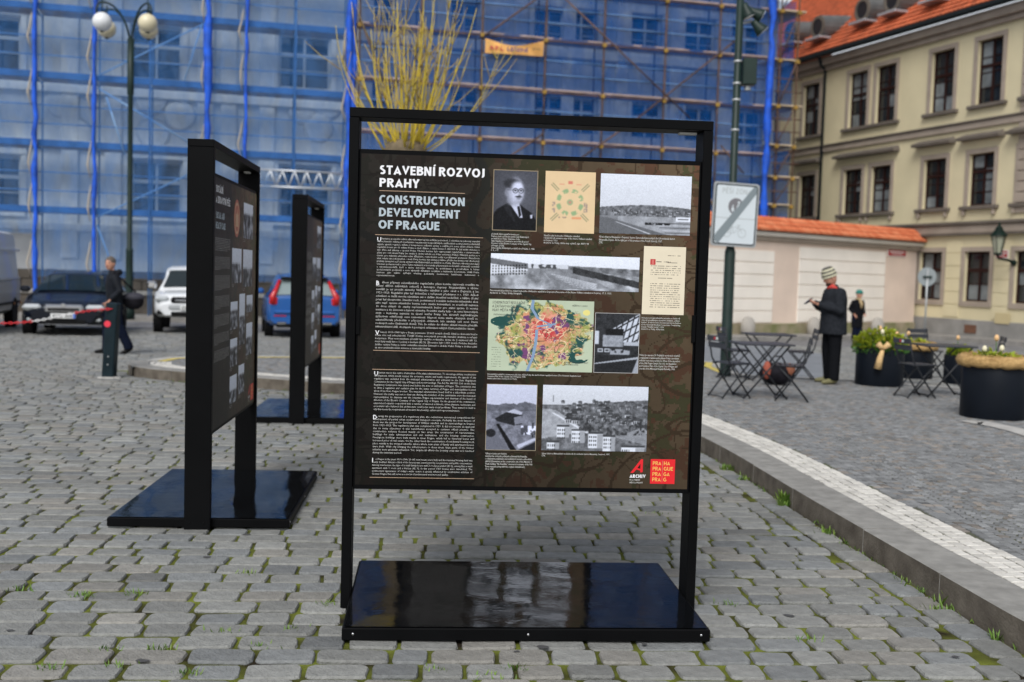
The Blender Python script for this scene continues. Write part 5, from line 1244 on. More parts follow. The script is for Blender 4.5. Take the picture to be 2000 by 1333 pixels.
sgn('dividing_line', [(-SW/2 + .05, -.065), (SW/2 - .05, -.065), (SW/2 - .05, -.053), (-SW/2 + .05, -.053)], .001, m_sfade, .0285)
sgn('roundel', [(.0 + .135 * math.cos(2*math.pi*k/28), .13 + .135 * math.sin(2*math.pi*k/28)) for k in range(28)], .001, mat('sign_grey_lilac', (.17, .165, .18), .4), .0285)
for k, (x, y, s) in enumerate(((.045, .12, 1.0), (-.055, .09, .65))):
    sgn('figure', [(x - .02*s, y - .09*s), (x, y - .02*s), (x + .03*s, y - .09*s), (x + .045*s, y - .08*s), (x + .02*s, y + .05*s), (x - .015*s, y + .05*s), (x - .04*s, y - .02*s)], .001, m_sw, .0300)
    sgn('figure_head', [(x + .02*s*math.cos(k2), y + .078*s + .02*s*math.sin(k2)) for k2 in np.linspace(0, 6.2, 10)], .001, m_sw, .0300)
sgn('diagonal_band', [(-.345, -.43), (-.27, -.46), (.345, .36), (.345, .46), (.29, .46), (-.345, -.34)], .001, m_sgr, .0315)
for x in (-.13, .13): 
    n = 20
    for k in range(n):
        a, b = 2*math.pi*k/n, 2*math.pi*(k+1)/n; rr1, rr2 = .074, .066
        sgn('bicycle_wheel', [(x + rr1*math.cos(a), -.29 + rr1*math.sin(a)), (x + rr1*math.cos(b), -.29 + rr1*math.sin(b)), (x + rr2*math.cos(b), -.29 + rr2*math.sin(b)), (x + rr2*math.cos(a), -.29 + rr2*math.sin(a))], .001, m_sfade, .0285) if k % 5 == 0 else None
    ring_ = [(x + .074*math.cos(2*math.pi*k/24), -.29 + .074*math.sin(2*math.pi*k/24)) for k in range(25)] + [(x + .064*math.cos(2*math.pi*k/24), -.29 + .064*math.sin(2*math.pi*k/24)) for k in range(24, -1, -1)]
    sgn('bicycle_wheel', ring_, .001, m_sfade, .0300)
for (a, b) in (((-.13, -.29), (-.06, -.20)), ((-.06, -.20), (.07, -.20)), ((-.06, -.20), (0, -.29)), ((0, -.29), (.07, -.20)), ((0, -.29), (-.13, -.29)), ((.06, -.17), (.13, -.29)), ((.04, -.165), (.10, -.165)), ((-.08, -.185), (-.04, -.185))):
    d = Vector((b[0]-a[0], b[1]-a[1], 0)).normalized() * .004; nrm = (-d.y, d.x)
    sgn('bicycle_frame', [(a[0]-nrm[0], a[1]-nrm[1]), (b[0]-nrm[0], b[1]-nrm[1]), (b[0]+nrm[0], b[1]+nrm[1]), (a[0]+nrm[0], a[1]+nrm[1])], .001, m_sfade, .0300)
for me_, x in ((stroke_text('PĚŠÍ ZÓNA', .085, .5, m_sfade, .16), -.25),):
    v_ = np.empty(len(me_.vertices) * 3); me_.vertices.foreach_get('co', v_); v_ = v_.reshape(-1, 3)
    out = [tuple(TS @ Vector((x + q[0], .33 + q[1], .0286 + q[2] * .1))) for q in v_]; me_.vertices.foreach_set('co', np.array(out).ravel()); me_.update(); link('lettering', me_, sg)
# ---- round sign seen from behind, by the yellow house
rp_ = on_ground(1805, 664, .13); rt_ = at_depth(1804, 541, rp_.y)
rs_ = thing('round_sign', 'grey back of a round traffic sign on a thin pole by the yellow house', 'sign', rp_)
MB().tube([(0, 0, 0), (0, 0, rt_.z - rp_.z + .25)], .03, 8).build('sign_pole', m_galv, rs_, smooth=True)
dd = MB().lathe([(.30, 0), (.31, .01), (.31, .02), (.29, .025)], 24, M=Matrix.Translation((0, .05, rt_.z - rp_.z)) @ Matrix.Rotation(R(90), 4, 'X')).build('sign_disc', mat('sign_back_grey', (.24, .27, .28), .5), rs_)
MB().bbox((-.14, -.045, rt_.z - rp_.z - .03), (.14, .02, rt_.z - rp_.z + .03), .005).build('sign_clamp', m_pole, rs_)
# ---- leaning bollard with the red and white chain
b0 = on_z(213, 738); b1 = at_depth(222, 592, b0.y); m_slate = mat('slate_blue_bollard', (.016, .032, .042), .5, var=.2, vscale=5)
bo_ = thing('bollard', 'leaning dark slate bollard with a red dot, holding the chain', 'bollard', b0)
lean = Vector((b1.x - b0.x, 0, b1.z)); Lb = lean.length; ML_ = Matrix.Rotation(math.atan2(lean.x, lean.z), 4, 'Y')
MB().bbox((-.085, -.085, 0), (.085, .085, Lb), .012, ML_).build('bollard_shaft', m_slate, bo_)
MB().lathe([(.17, .0), (.16, .012), (.10, .018)], 14).build('footing_ring', m_edge, bo_)
MB().lathe([(.048, 0), (.048, .006)], 16, M=ML_ @ Matrix.Translation((-.04, -.086, Lb * .72)) @ Matrix.Rotation(R(90), 4, 'X')).build('red_dot', mat('bright_red_sticker', (.70, .03, .06), .5), bo_)
for z in (.2, .32): MB().ball(ML_ @ Vector((0, -.087, z)), .012, 8).build('screw', m_galv, bo_, smooth=True)
def link_ring(mb, c, t, roll_, L=.055, wd=.030, r=.0065):
    t = t.normalized(); a = t.cross(Vector((0, 0, 1))).normalized(); b = a.cross(t); a2 = a * math.cos(roll_) + b * math.sin(roll_)
    pts = [c + t * (L/2) * math.cos(u) + a2 * (wd/2) * math.sin(u) for u in np.linspace(0, 2*math.pi, 9)]
    mb.tube(pts, r, 5, cap=False)
yb0 = b0.y - .1
ends = [at_depth(p, q, yb0 - .15 * i) for i, (p, q) in enumerate(((216, 604), (178, 607), (140, 613), (65, 628), (0, 632), (-70, 630), (-150, 618)))]
cl = resample(spline(ends, 6), .044); ch = thing('barrier_chain', 'red and white plastic barrier chain hung from the leaning bollard', 'chain', b0)
qr, qw = MB(), MB()
for i in range(len(cl) - 1):
    c_ = cl[i] - b0; px_ = 1000 + F_PX * cl[i].x / cl[i].y; link_ring(qw if 62 < px_ < 142 else qr, c_, cl[i+1] - cl[i], (i % 2) * math.pi / 2)
qr.build('red_links', mat('red_plastic', (.62, .02, .03), .4), ch, smooth=True); qw.build('white_links', mat('white_plastic', (.75, .75, .75), .4), ch, smooth=True)

# ---- pollard willow with yellow shoots
wp = on_z(795, 735, KH); wz = at_depth(792, 296, wp.y + .0).z; rw_ = random.Random(12)
wl = thing('willow_tree', 'pollard willow with long yellow leafless shoots, behind the construction development stand', 'tree', (at_depth(792, 296, wp.y).x, wp.y, KH - .02))
hz_ = wz - KH
MB().tube([(0, 0, 0), (.03, 0, hz_ * .4), (-.02, .03, hz_ * .8), (0, 0, hz_)], [.21, .17, .16, .24], 12).ball((0, 0, hz_), .3, 12, (1.1, 1, .7)).build('trunk', mat('willow_bark', (.13, .10, .06), .9, var=.3, vscale=8, bump=.6, bscale=25), wl, smooth=True)
q = MB(); q2 = MB()
for k in range(52):
    a = rw_.uniform(0, 2 * math.pi); sp_ = abs(rw_.gauss(0, .72)); L = rw_.uniform(1.5, 2.9) * (1 - .12 * sp_)
    sp_ = min(sp_, 1.45); dx, dy = math.cos(a) * sp_, math.sin(a) * sp_ * .8; b = (math.cos(a) * rw_.uniform(.05, .36), math.sin(a) * rw_.uniform(.05, .30), hz_ + rw_.uniform(-.05, .15))
    pts = []; n = 7
    for i in range(n + 1):
        u = i / n; s = u * L; up = 1 - .30 * sp_ * (1 - u * .5)
        pts.append((b[0] + dx * s * (.62 - .22 * u) + .03 * math.sin(5 * u + k), b[1] + dy * s * (.62 - .2 * u), b[2] + s * up * .95))
    r0 = rw_.uniform(.009, .020); rad = [r0 * (1 - .78 * i / n) for i in range(n + 1)]
    q.tube(pts, rad, 6)
    for j in range(rw_.randrange(2, 6)):
        i = rw_.randrange(2, n); p = Vector(pts[i]); d = Vector((rw_.gauss(0, .35) + dx * .3, rw_.gauss(0, .35), rw_.uniform(.5, 1.0))); l2 = rw_.uniform(.25, .8)
        q2.tube([p, p + d * l2 * .5, p + d * l2 * .9 + Vector((0, 0, .1 * l2))], [.008, .006, .0025], 5)
cr = q.build('crown', mat('yellow_willow_bark', (.62, .45, .03), .6, c2=(.44, .35, .04), vscale=3), wl, smooth=True)
q2.build('twigs', mat('tan_twig', (.34, .23, .10), .8, c2=(.42, .33, .06), vscale=3), cr, smooth=True)

# ================================================================== VEHICLES
m_tyre = mat('tyre_rubber', (.012, .012, .013), .85); m_rim = mat('alloy_rim', (.35, .36, .37), .35, metal=.8)
m_cglass = mat('car_glass', (.010, .018, .022), .04, spec=.7); m_blackp = mat('black_plastic', (.012, .012, .013), .6)
m_head = mat('headlamp_glass', (.55, .58, .60), .12, metal=.3); m_tail = mat('red_tail_lamp', (.45, .012, .015), .2); m_chr = mat('chrome', (.65, .66, .68), .15, metal=1.0)
m_plate = mat('number_plate', (.68, .69, .69), .5); m_eu = mat('plate_blue', (.02, .10, .50), .5); m_amber = mat('amber_lamp', (.65, .22, .02), .3)
def ip(x, tab): return float(np.interp(x, [t[0] for t in tab], [t[1] for t in tab]))
def car(name, label, loc, rz, paint, L, W, top, belt, wtab, cab, roofw, zb=.24, wheels=(.9, 3.65), wr=.33, group='vehicles parked by the scaffold'):
    """body lofted along its length (x: 0 front .. L rear, shifted so front is +x); cab = [(x, roof z)], top = bonnet/deck line"""
    t = thing(name, label, 'car', loc, rz, group); t['category'] = 'car'
    X = lambda s: L / 2 - s
    m = MB(); st = list(np.linspace(0, L, 33)); n = 8
    for s in st:
        w_ = W / 2 * ip(s, wtab); zt2 = ip(s, top); zbelt = min(ip(s, belt), zt2 - .02); lo = zb + .10 * (abs(s - L/2) / (L/2)) ** 6
        ring_ = [(w_ * .86, lo), (w_ * .985, lo + .10), (w_, (lo + zbelt) / 2 + .05), (w_ * .985, zbelt), (w_ * .90, zbelt + (zt2 - zbelt) * .65), (w_ * .70, zt2), (w_ * .35, zt2 + .02), (0, zt2 + .025)]
        for (yy, zz) in ring_: m.v.append((X(s), yy, zz))
        for (yy, zz) in ring_[-2::-1]: m.v.append((X(s), -yy, zz))
    k = 15
    for i in range(len(st) - 1):
        for j in range(k - 1): m.f.append((i*k+j, (i+1)*k+j, (i+1)*k+j+1, i*k+j+1))
        m.f.append((i*k+k-1, (i+1)*k+k-1, (i+1)*k, i*k))
    m.f += [tuple(range(k)), tuple((len(st)-1)*k + j for j in range(k))[::-1]]
    body = shade_smooth_by_angle(m.build('body', paint, t), 38)
    m = MB(); c0, c1 = cab[0][0], cab[-1][0]; st = list(np.linspace(c0, c1, 25)); g = []
    for s in st:
        zr = ip(s, cab); wb = W / 2 * ip(s, wtab) * .955; zbelt = ip(s, belt) - .04; f = min(1, max(.02, (zr - zbelt) / .5)); wr_ = wb + (roofw / 2 - wb) * f
        ring_ = [(wb, zbelt), (wb + (wr_ - wb) * .55, zbelt + (zr - zbelt) * .5), (wr_, zr - .07 * f), (wr_ * .86, zr - .012), (wr_ * .45, zr + .012), (0, zr + .02)]
        g.append(ring_)
        for (yy, zz) in ring_: m.v.append((X(s), yy, zz))
        for (yy, zz) in ring_[-2::-1]: m.v.append((X(s), -yy, zz))
    k = 11
    for i in range(len(st) - 1):
        for j in range(k - 1): m.f.append((i*k+j, (i+1)*k+j, (i+1)*k+j+1, i*k+j+1))
    m.f += [tuple(range(k)), tuple((len(st)-1)*k + j for j in range(k))[::-1]]
    cabin = shade_smooth_by_angle(m.build('cabin', paint, t), 38)
    t_ = dict(t=t, X=X, body=body, cabin=cabin, L=L, W=W)
    for sx in wheels:
        for sgn_ in (-1, 1):
            wy = sgn_ * (W / 2 - .11); Mx = Matrix.Translation((X(sx), wy, wr)) @ Matrix.Rotation(R(90) * -sgn_, 4, 'X')
            ty = MB().lathe([(wr * .66, -.10), (wr * .93, -.115), (wr, -.07), (wr, .07), (wr * .93, .115), (wr * .66, .10)], 22, M=Mx).build('wheel', m_tyre, t, smooth=False)
            MB().lathe([(wr * .66, .06), (wr * .60, .105), (wr * .2, .07), (wr * .12, .10), (.001, .10)], 22, M=Mx).build('rim', m_rim, ty)
            MB().lathe([(wr * 1.12, -.10), (wr * 1.12, .113)], 22, M=Mx).build('wheel_arch', m_blackp, body)
    return t_
def strip3(name, pts, m, parent, th=.012):      # curved panel: rows of points, thin
    q = MB(); r, c = len(pts), len(pts[0])
    for row_ in pts: q.v += [tuple(p) for p in row_]
    for i in range(r - 1):
        for j in range(c - 1): q.f.append((i*c+j, i*c+j+1, (i+1)*c+j+1, (i+1)*c+j))
    return q.build(name, m, parent, smooth=True, fix=False)
def screen(C, s0, s1, cab, belt, wtab, roofw, name='windscreen', ins=.10, lift=.022, mt=None):
    X, W = C['X'], C['W']; rows = []
    for u in np.linspace(.10, .90, 6):
        s = s0 + (s1 - s0) * u; zr = ip(s, cab); wb = W/2 * ip(s, wtab) * .955; f = min(1, max(.02, (zr - ip(s, belt) + .04) / .5)); wr_ = (wb + (roofw/2 - wb) * f) * .90
        rows.append([(X(s) + (lift if s1 > s0 and s0 < C['L']/2 else -lift), wr_ * v, zr + .02 * (1 - v*v) + lift * .7) for v in np.linspace(-1, 1, 9)])
    return strip3(name, rows, mt or m_cglass, C['cabin'])
def side_glass(C, segs, cab, belt, wtab, roofw):
    X, W = C['X'], C['W']
    for sg_ in (-1, 1):
        for (a, b) in segs:
            rows = []
            for u in np.linspace(0, 1, 6):
                s = a + (b - a) * u; zr = ip(s, cab); wb = W/2 * ip(s, wtab) * .955; zb_ = ip(s, belt) + .03; f = min(1, max(.02, (zr - zb_ + .07) / .5)); wr_ = wb + (roofw/2 - wb) * f
                zt2 = zr - .12; rows.append([(X(s), sg_ * (wb + (wr_ - wb) * v + .014), zb_ + (zt2 - zb_) * v) for v in (0, .5, 1)])
            strip3('side_window', rows, m_cglass, C['cabin'])
def cbox(C, name, m, lo, hi, b=.02, parent=None): return MB().bbox(lo, hi, b).build(name, m, parent or C['body'])
def number_plate(C, x, z, y=0.0, rear=False, txt='2SB 1965'):
    o = cbox(C, 'number_plate', m_plate, (x - .012, y - .26, z - .055), (x + .012, y + .26, z + .055), .006)
    sgn_ = -1 if rear else 1
    yb_ = (y + .255, y + .205) if not rear else (y - .255, y - .205)
    MB().box((x + sgn_ * .013, min(yb_), z - .05), (x + sgn_ * .0145, max(yb_), z + .05)).build('plate_band', m_eu, o)
    r = random.Random(5); yy = -.17
    while yy < .22:
        if abs(yy - .0) > .03: MB().box((x + sgn_ * .013, y - yy - .016, z - .032), (x + sgn_ * .0145, y - yy + .012, z + .032)).build('plate_character', m_blackp, o)
        yy += .052
axis = math.atan2(.968, -.25)                      # parked square to the scaffolded houses
def car_at(px, py, half, toward): 
    p = on_ground(px, py); d = Vector((math.cos(axis), math.sin(axis), 0)); c = p + d * half; c.z = gz(c.y) - .005; return c
# --- dark blue estate car, front to the street
paint = mat('navy_car_paint', (.004, .006, .012), .2, coat=.2, spec=.3)
L = 4.85; wt = [(0, .70), (.12, .86), (.5, .965), (1.2, 1), (4.2, 1), (4.7, .95), (L, .86)]
tp = [(0, .62), (.10, .70), (.35, .80), (1.25, .98), (1.6, 1.0), (4.6, 1.0), (L, .95)]; bl = [(0, .55), (.4, .72), (1.2, .90), (4.5, .98), (L, .93)]
cb = [(1.15, .97), (2.05, 1.42), (2.5, 1.48), (3.6, 1.47), (4.3, 1.40), (4.72, 1.0)]
C = car('estate_car', 'dark blue estate car with a chrome-framed grille, behind the chain and the walking man', car_at(126, 656, 2.42, 1), axis + math.pi, paint, L, 1.92, tp, bl, wt, cb, 1.36, wheels=(.95, 3.72))
screen(C, 1.15, 2.05, cb, bl, wt, 1.36); screen(C, 4.72, 4.3, cb, bl, wt, 1.36, 'rear_window'); side_glass(C, ((1.9, 2.75), (2.82, 3.6), (3.68, 4.2)), cb, bl, wt, 1.36)
xf = L / 2
g_ = cbox(C, 'grille', m_chr, (xf - .10, -.42, .545), (xf + .030, .42, .745), .05); cbox(C, 'grille_mesh', m_blackp, (xf - .05, -.365, .575), (xf + .037, .365, .700), .04, g_)
MB().lathe([(.055, 0), (.05, .012)], 16, M=Matrix.Translation((xf + .036, 0, .725)) @ Matrix.Rotation(R(90), 4, 'Y')).build('badge', m_chr, g_)
for s in (-1, 1):
    cbox(C, 'headlight', m_head, (xf - .42, s * .66 - .21, .60), (xf - .015, s * .66 + .19, .745), .06)
    cbox(C, 'fog_lamp', m_head, (xf - .30, s * .64 - .14, .36), (xf - .045, s * .64 + .14, .44), .03)
    mr_ = cbox(C, 'mirror', paint, (.95, s * 1.03 - .11, .98), (1.12, s * 1.03 + .11, 1.13), .05, C['cabin'])
    MB().tube([(.9, s * .60, 1.50), (.7, s * .62, 1.53), (-1.4, s * .60, 1.50)], .016, 6).build('roof_rail', m_chr, C['cabin'])
C['t'].scale = (1.07, 1.07, 1.05)
cbox(C, 'lower_grille', m_blackp, (xf - .2, -.48, .30), (xf + .015, .48, .42), .03); cbox(C, 'chrome_lip', m_chr, (xf - .2, -.52, .285), (xf + .022, .52, .30), .006)
number_plate(C, xf + .055, .49)
# --- white pickup, front to the street
paint = mat('white_car_paint', (.70, .72, .74), .25, coat=.5)
L = 5.3; wt = [(0, .76), (.12, .90), (.45, .97), (1.0, 1), (5.0, .99), (L, .95)]
tp = [(0, .82), (.08, .98), (.35, 1.08), (1.5, 1.17), (3.6, 1.17), (3.65, 1.15), (L, 1.13)]; bl = [(0, .75), (.4, .95), (1.4, 1.10), (L, 1.08)]
cb = [(1.35, 1.16), (2.1, 1.72), (2.5, 1.80), (3.3, 1.80), (3.62, 1.70), (3.78, 1.15)]
C = car('pickup_truck', 'white double-cab pickup with a black grille, partly hidden by a display stand', car_at(372, 653, 2.65, 1), axis + math.pi, paint, L, 1.95, tp, bl, wt, cb, 1.46, zb=.42, wheels=(1.0, 4.2), wr=.40)
screen(C, 1.35, 2.1, cb, bl, wt, 1.46); side_glass(C, ((2.0, 2.75), (2.82, 3.55)), cb, bl, wt, 1.46); xf = L / 2
g_ = cbox(C, 'grille', m_blackp, (xf - .15, -.50, .82), (xf + .035, .50, 1.0), .05); cbox(C, 'grille_bar', m_chr, (xf - .05, -.40, .885), (xf + .05, .40, .935), .015, g_)
for s in (-1, 1):
    cbox(C, 'headlight', m_head, (xf - .45, s * .72 - .18, .86), (xf - .02, s * .72 + .17, 1.02), .06); cbox(C, 'fog_lamp', m_blackp, (xf - .25, s * .72 - .13, .54), (xf - .03, s * .72 + .13, .64), .03)
    cbox(C, 'mirror', m_chr, (.95, s * 1.09 - .13, 1.16), (1.10, s * 1.09 + .13, 1.38), .05, C['cabin'])
cbox(C, 'bumper_insert', m_galv, (xf - .2, -.55, .66), (xf + .03, .55, .79), .03); cbox(C, 'lower_grille', m_blackp, (xf - .2, -.5, .50), (xf + .025, .5, .62), .03)
number_plate(C, xf + .05, .72)
# --- blue crossover, tail to the street
paint = mat('bright_blue_car_paint', (.012, .085, .30), .24, coat=.3)
L = 4.75; wt = [(0, .74), (.15, .9), (.6, .98), (1.2, 1), (4.3, 1), (4.65, .96), (L, .90)]
tp = [(0, .75), (.1, .88), (.4, 1.0), (1.3, 1.08), (4.6, 1.08), (L, 1.02)]; bl = [(0, .7), (.5, .9), (1.3, 1.02), (4.5, 1.05), (L, .98)]
cb = [(1.2, 1.07), (2.0, 1.60), (2.5, 1.68), (3.7, 1.66), (4.35, 1.58), (4.72, 1.07)]
C = car('crossover_car', 'bright blue crossover car seen from behind with tall red tail lamps', car_at(594, 661, 2.37, -1), axis, paint, L, 1.95, tp, bl, wt, cb, 1.34, zb=.30, wheels=(.9, 3.75), wr=.36)
screen(C, 1.2, 2.0, cb, bl, wt, 1.34); screen(C, 4.72, 4.35, cb, bl, wt, 1.30, 'rear_window', mt=mat('pale_rear_glass', (.20, .25, .26), .08)); side_glass(C, ((1.9, 2.7), (2.78, 3.6), (3.68, 4.25)), cb, bl, wt, 1.34); xr = -L / 2
cbox(C, 'roof_spoiler', m_blackp, (xr + .18, -.60, 1.53), (xr + .55, .60, 1.60), .02, C['cabin'])
for s in (-1, 1):
    o = MB().tube([(xr + .28, s * .63, 1.50), (xr + .10, s * .72, 1.28), (xr + .0, s * .82, 1.08), (xr - .015, s * .80, .92)], [.05, .055, .085, .06], 8).build('tail_lamp', m_tail, C['body'], smooth=True)
    cbox(C, 'tail_lamp', m_tail, (xr - .03, s * .78 - .11, .86), (xr + .2, s * .78 + .11, 1.08), .05); cbox(C, 'reflector', m_tail, (xr - .02, s * .62 - .16, .585), (xr + .1, s * .62 + .16, .61), .01)
    cbox(C, 'exhaust_tip', m_chr, (xr - .035, s * .58 - .12, .37), (xr + .1, s * .58 + .12, .45), .02); cbox(C, 'mirror', paint, (.75, s * 1.06 - .11, 1.08), (.92, s * 1.06 + .11, 1.24), .05, C['cabin'])
    MB().tube([(.8, s * .6, 1.69), (-1.5, s * .58, 1.67)], .018, 6).build('roof_rail', m_chr, C['cabin'])
cbox(C, 'lower_bumper', m_blackp, (xr - .02, -.72, .30), (xr + .3, .72, .42), .04); cbox(C, 'bumper_crease', paint, (xr - .05, -.78, .64), (xr + .2, .78, .74), .04)
number_plate(C, xr - .03, .86, rear=True)
# --- silver van
paint = mat('silver_van_paint', (.50, .51, .52), .4, coat=.3)
pv = at_depth(37, 600, 30.0); dvx = Vector((math.cos(axis), math.sin(axis), 0)); nrm_ = Vector((dvx.y, -dvx.x, 0))
L = 5.5; wt = [(0, .8), (.2, .93), (.8, 1), (5.4, 1), (L, .97)]; tp = [(0, .8), (.2, 1.0), (.9, 1.2), (1.0, 1.25), (L, 1.25)]; bl = [(0, .75), (.6, 1.1), (L, 1.2)]
cb = [(.75, 1.2), (1.7, 2.25), (2.2, 2.42), (5.2, 2.42), (5.47, 2.25), (5.49, 1.25)]
vc = pv - dvx * (L / 2) - nrm_ * 1.0; vc.z = gz(vc.y)
C = car('delivery_van', 'silver high-roofed delivery van with amber side markers, next to the dark blue estate car', vc, axis + math.pi, paint, L, 2.0, tp, bl, wt, cb, 1.70, zb=.35, wheels=(1.0, 4.6), wr=.35)
C['t']['category'] = 'van'; C['t'].scale = (1.05, 1.05, 1.06)
screen(C, .75, 1.7, cb, bl, wt, 1.7); side_glass(C, ((1.5, 2.3),), cb, bl, wt, 1.7)
for s in (-1, 1):
    for z in (.62, 1.22, 1.95): cbox(C, 'side_moulding', m_blackp if z < 1 else paint, (-2.5, s * .985 - .02, z - .03), (1.6, s * .985 + .02, z + .03), .01)
    for x in (-2.55, -1.75, 0.4): cbox(C, 'side_marker', m_amber, (x - .05, s * 1.0 - .015, .56), (x + .05, s * 1.0 + .015, .62), .008)
    cbox(C, 'mirror', m_blackp, (1.3, s * 1.12 - .1, 1.35), (1.45, s * 1.12 + .1, 1.7), .05, C['cabin'])

# ================================================================== CAFE FURNITURE
m_met = mat('black_metal_furniture', (.014, .016, .020), .45, spec=.4); m_slat = mat('grey_slat', (.035, .038, .048), .4, spec=.5)  # slats and table tops a lighter grey than the frames
m_dotr = mat('sticker_red', (.45, .03, .04), .5); m_dotw = mat('sticker_white', (.6, .68, .66), .5)
CHAIR_LABELS = {}
def make_chair():
    """folding slatted bistro chair, facing +x, origin on the ground under the seat"""
    t = thing('bistro_chair', 'black folding bistro chair', 'chair')
    for s in (-1, 1):
        y = s * .19
        MB().tube([(.20, y, 0), (-.02, y, .30), (-.17, y, .52), (-.235, y, .82)], .011, 6).build('back_leg', m_met, t, smooth=True)
        MB().tube([(-.22, y * .9, 0), (.0, y * .9, .27), (.17, y * .9, .445)], .011, 6).build('front_leg', m_met, t, smooth=True)
        MB().tube([(-.16, y * .95, .445), (.19, y * .95, .455)], .010, 6).build('seat_rail', m_met, t, smooth=True)
    for x in (.19, -.21): MB().tube([(x, -.19, .03 if x > 0 else .02), (x, .19, .03 if x > 0 else .02)], .008, 6).build('stretcher', m_met, t, smooth=True)
    for k in range(6): MB().bbox((-.16 + k * .062, -.20, .455), (-.16 + k * .062 + .048, .20, .468), .003).build('seat_slat', m_slat, t)
    for k, z in enumerate((.69, .78)):
        x = -.205 - (z - .69) * .25
        b = MB().bbox((x - .016, -.215, z - .035), (x - .002, .215, z + .035), .004).build('back_slat', m_slat, t)
        if k:
            MB().bbox((x - .019, .0, z - .018), (x - .0165, .045, z + .018), .001).build('sticker', m_dotr, b); MB().bbox((x - .019, -.055, z - .018), (x - .0165, -.01, z + .018), .001).build('sticker', m_dotw, b)
    return t
def make_table():
    t = thing('bistro_table', 'black folding bistro table', 'table')
    top = MB().bbox((-.36, -.30, .705), (.36, .30, .728), .006).build('table_top', m_slat, t)
    for s in (-1, 1):
        y = s * .24
        MB().tube([(-.30, y, 0), (.30, y, .70)], .012, 6).build('leg', m_met, t, smooth=True); MB().tube([(.30, y * .9, 0), (-.30, y * .9, .70)], .012, 6).build('leg', m_met, t, smooth=True)
    for x in (-.30, .30): MB().tube([(x, -.24, .02), (x, .24, .02)], .010, 6).build('foot_bar', m_met, t, smooth=True)
    return t
def pave_at(px, py): return on_z(px, py, KH)
protoC, protoT = make_chair(), make_table(); usedC = usedT = False
def put(kind, px, py, rz, label, group):
    global usedC, usedT
    if kind == 'c': o = protoC if not usedC else copy_tree(protoC); usedC = True
    else: o = protoT if not usedT else copy_tree(protoT); usedT = True
    p = pave_at(px, py); o.location = (p.x, p.y, KH + .003); o.rotation_euler = (0, 0, rz); o['label'] = label; o['group'] = group
G1, G2 = 'folding bistro chairs', 'folding bistro tables'
put('t', 1483, 776, R(6), 'black folding bistro table above the dark bag', G2)
put('c', 1424, 776, R(22), 'black slatted bistro chair with its back to the green post, at the bag table', G1)
put('c', 1543, 782, R(168), 'black slatted bistro chair near the striped-hat man, at the table above the bag', G1)
put('t', 1497, 742, R(4), 'black folding bistro table between the bag table and the asphalt lane', G2)
put('c', 1432, 740, R(8), 'black slatted bistro chair right beside the green sign post', G1)
put('c', 1562, 743, R(175), 'black slatted bistro chair just behind the chair near the striped-hat man', G1)
put('t', 1838, 774, R(2), 'black folding bistro table among the four planters', G2)
put('c', 1786, 776, R(12), 'black slatted bistro chair facing the table from the greenery-filled planter', G1)
put('c', 1806, 738, R(-70), 'black slatted bistro chair seen over the table among the planters', G1)
put('c', 1922, 762, R(165), 'black slatted bistro chair behind the large straw-rimmed planter', G1)
# bag under the table
bp_ = pave_at(1517, 752); bg_ = thing('bag', 'dark bag with orange and red patches under the bistro table', 'bag', bp_)
MB().ball((0, 0, .17), .24, 14, (1.15, .6, .72)).build('bag_body', mat('dark_bag', (.014, .013, .018), .7, var=.5, vscale=9), bg_, smooth=True)
MB().ball((-.17, -.06, .22), .11, 10, (.6, .8, 1.3)).build('orange_patch', mat('orange_cloth', (.30, .07, .04), .8), bg_, smooth=True)
MB().ball((.17, -.05, .23), .10, 10, (.9, .8, 1.1)).build('brown_patch', mat('brown_cloth', (.20, .07, .035), .8), bg_, smooth=True)
MB().tube([(-.12, 0, .32), (-.06, 0, .43), (.06, 0, .43), (.12, 0, .32)], .014, 6).build('handle', m_met, bg_, smooth=True)

# ================================================================== PLANTERS
m_plant = mat('anthracite_planter', (.012, .016, .024), .42, var=.12, vscale=3)
m_straw = mat('straw', (.55, .36, .15), .85, c2=(.36, .22, .08), vscale=26, bump=.9, bscale=70)
m_leafy = mat('yellow_green_leaf', (.22, .30, .015), .6, c2=(.36, .38, .02), vscale=9); m_leafg = mat('green_leaf', (.04, .14, .03), .6, c2=(.09, .20, .03), vscale=9); m_tulip = mat('cream_tulip', (.75, .70, .50), .55); m_orng = mat('peach_flower', (.72, .45, .22), .6)
def leaves(mb, r, n, R0, z0, z1, size, out=0.0):
    for k in range(n):
        a = r.uniform(0, 6.283); d = R0 * math.sqrt(r.random()) * (1 + out * r.random()); z = z0 + r.random() * (z1 - z0) * (1 - .55 * (d / (R0 + .01)) ** 2); c = Vector((d * math.cos(a), d * math.sin(a), z))
        t = Vector((math.cos(a) * r.uniform(.2, 1.2), math.sin(a) * r.uniform(.2, 1.2), r.uniform(-.2, 1))).normalized(); b = t.cross(Vector((r.random(), r.random(), r.random()))).normalized() * size * .28; L = size * r.uniform(.7, 1.3)
        o = len(mb.v); mb.v += [tuple(c), tuple(c + t * L * .5 + b), tuple(c + t * L), tuple(c + t * L * .5 - b)]; mb.f.append((o, o+1, o+2, o+3))
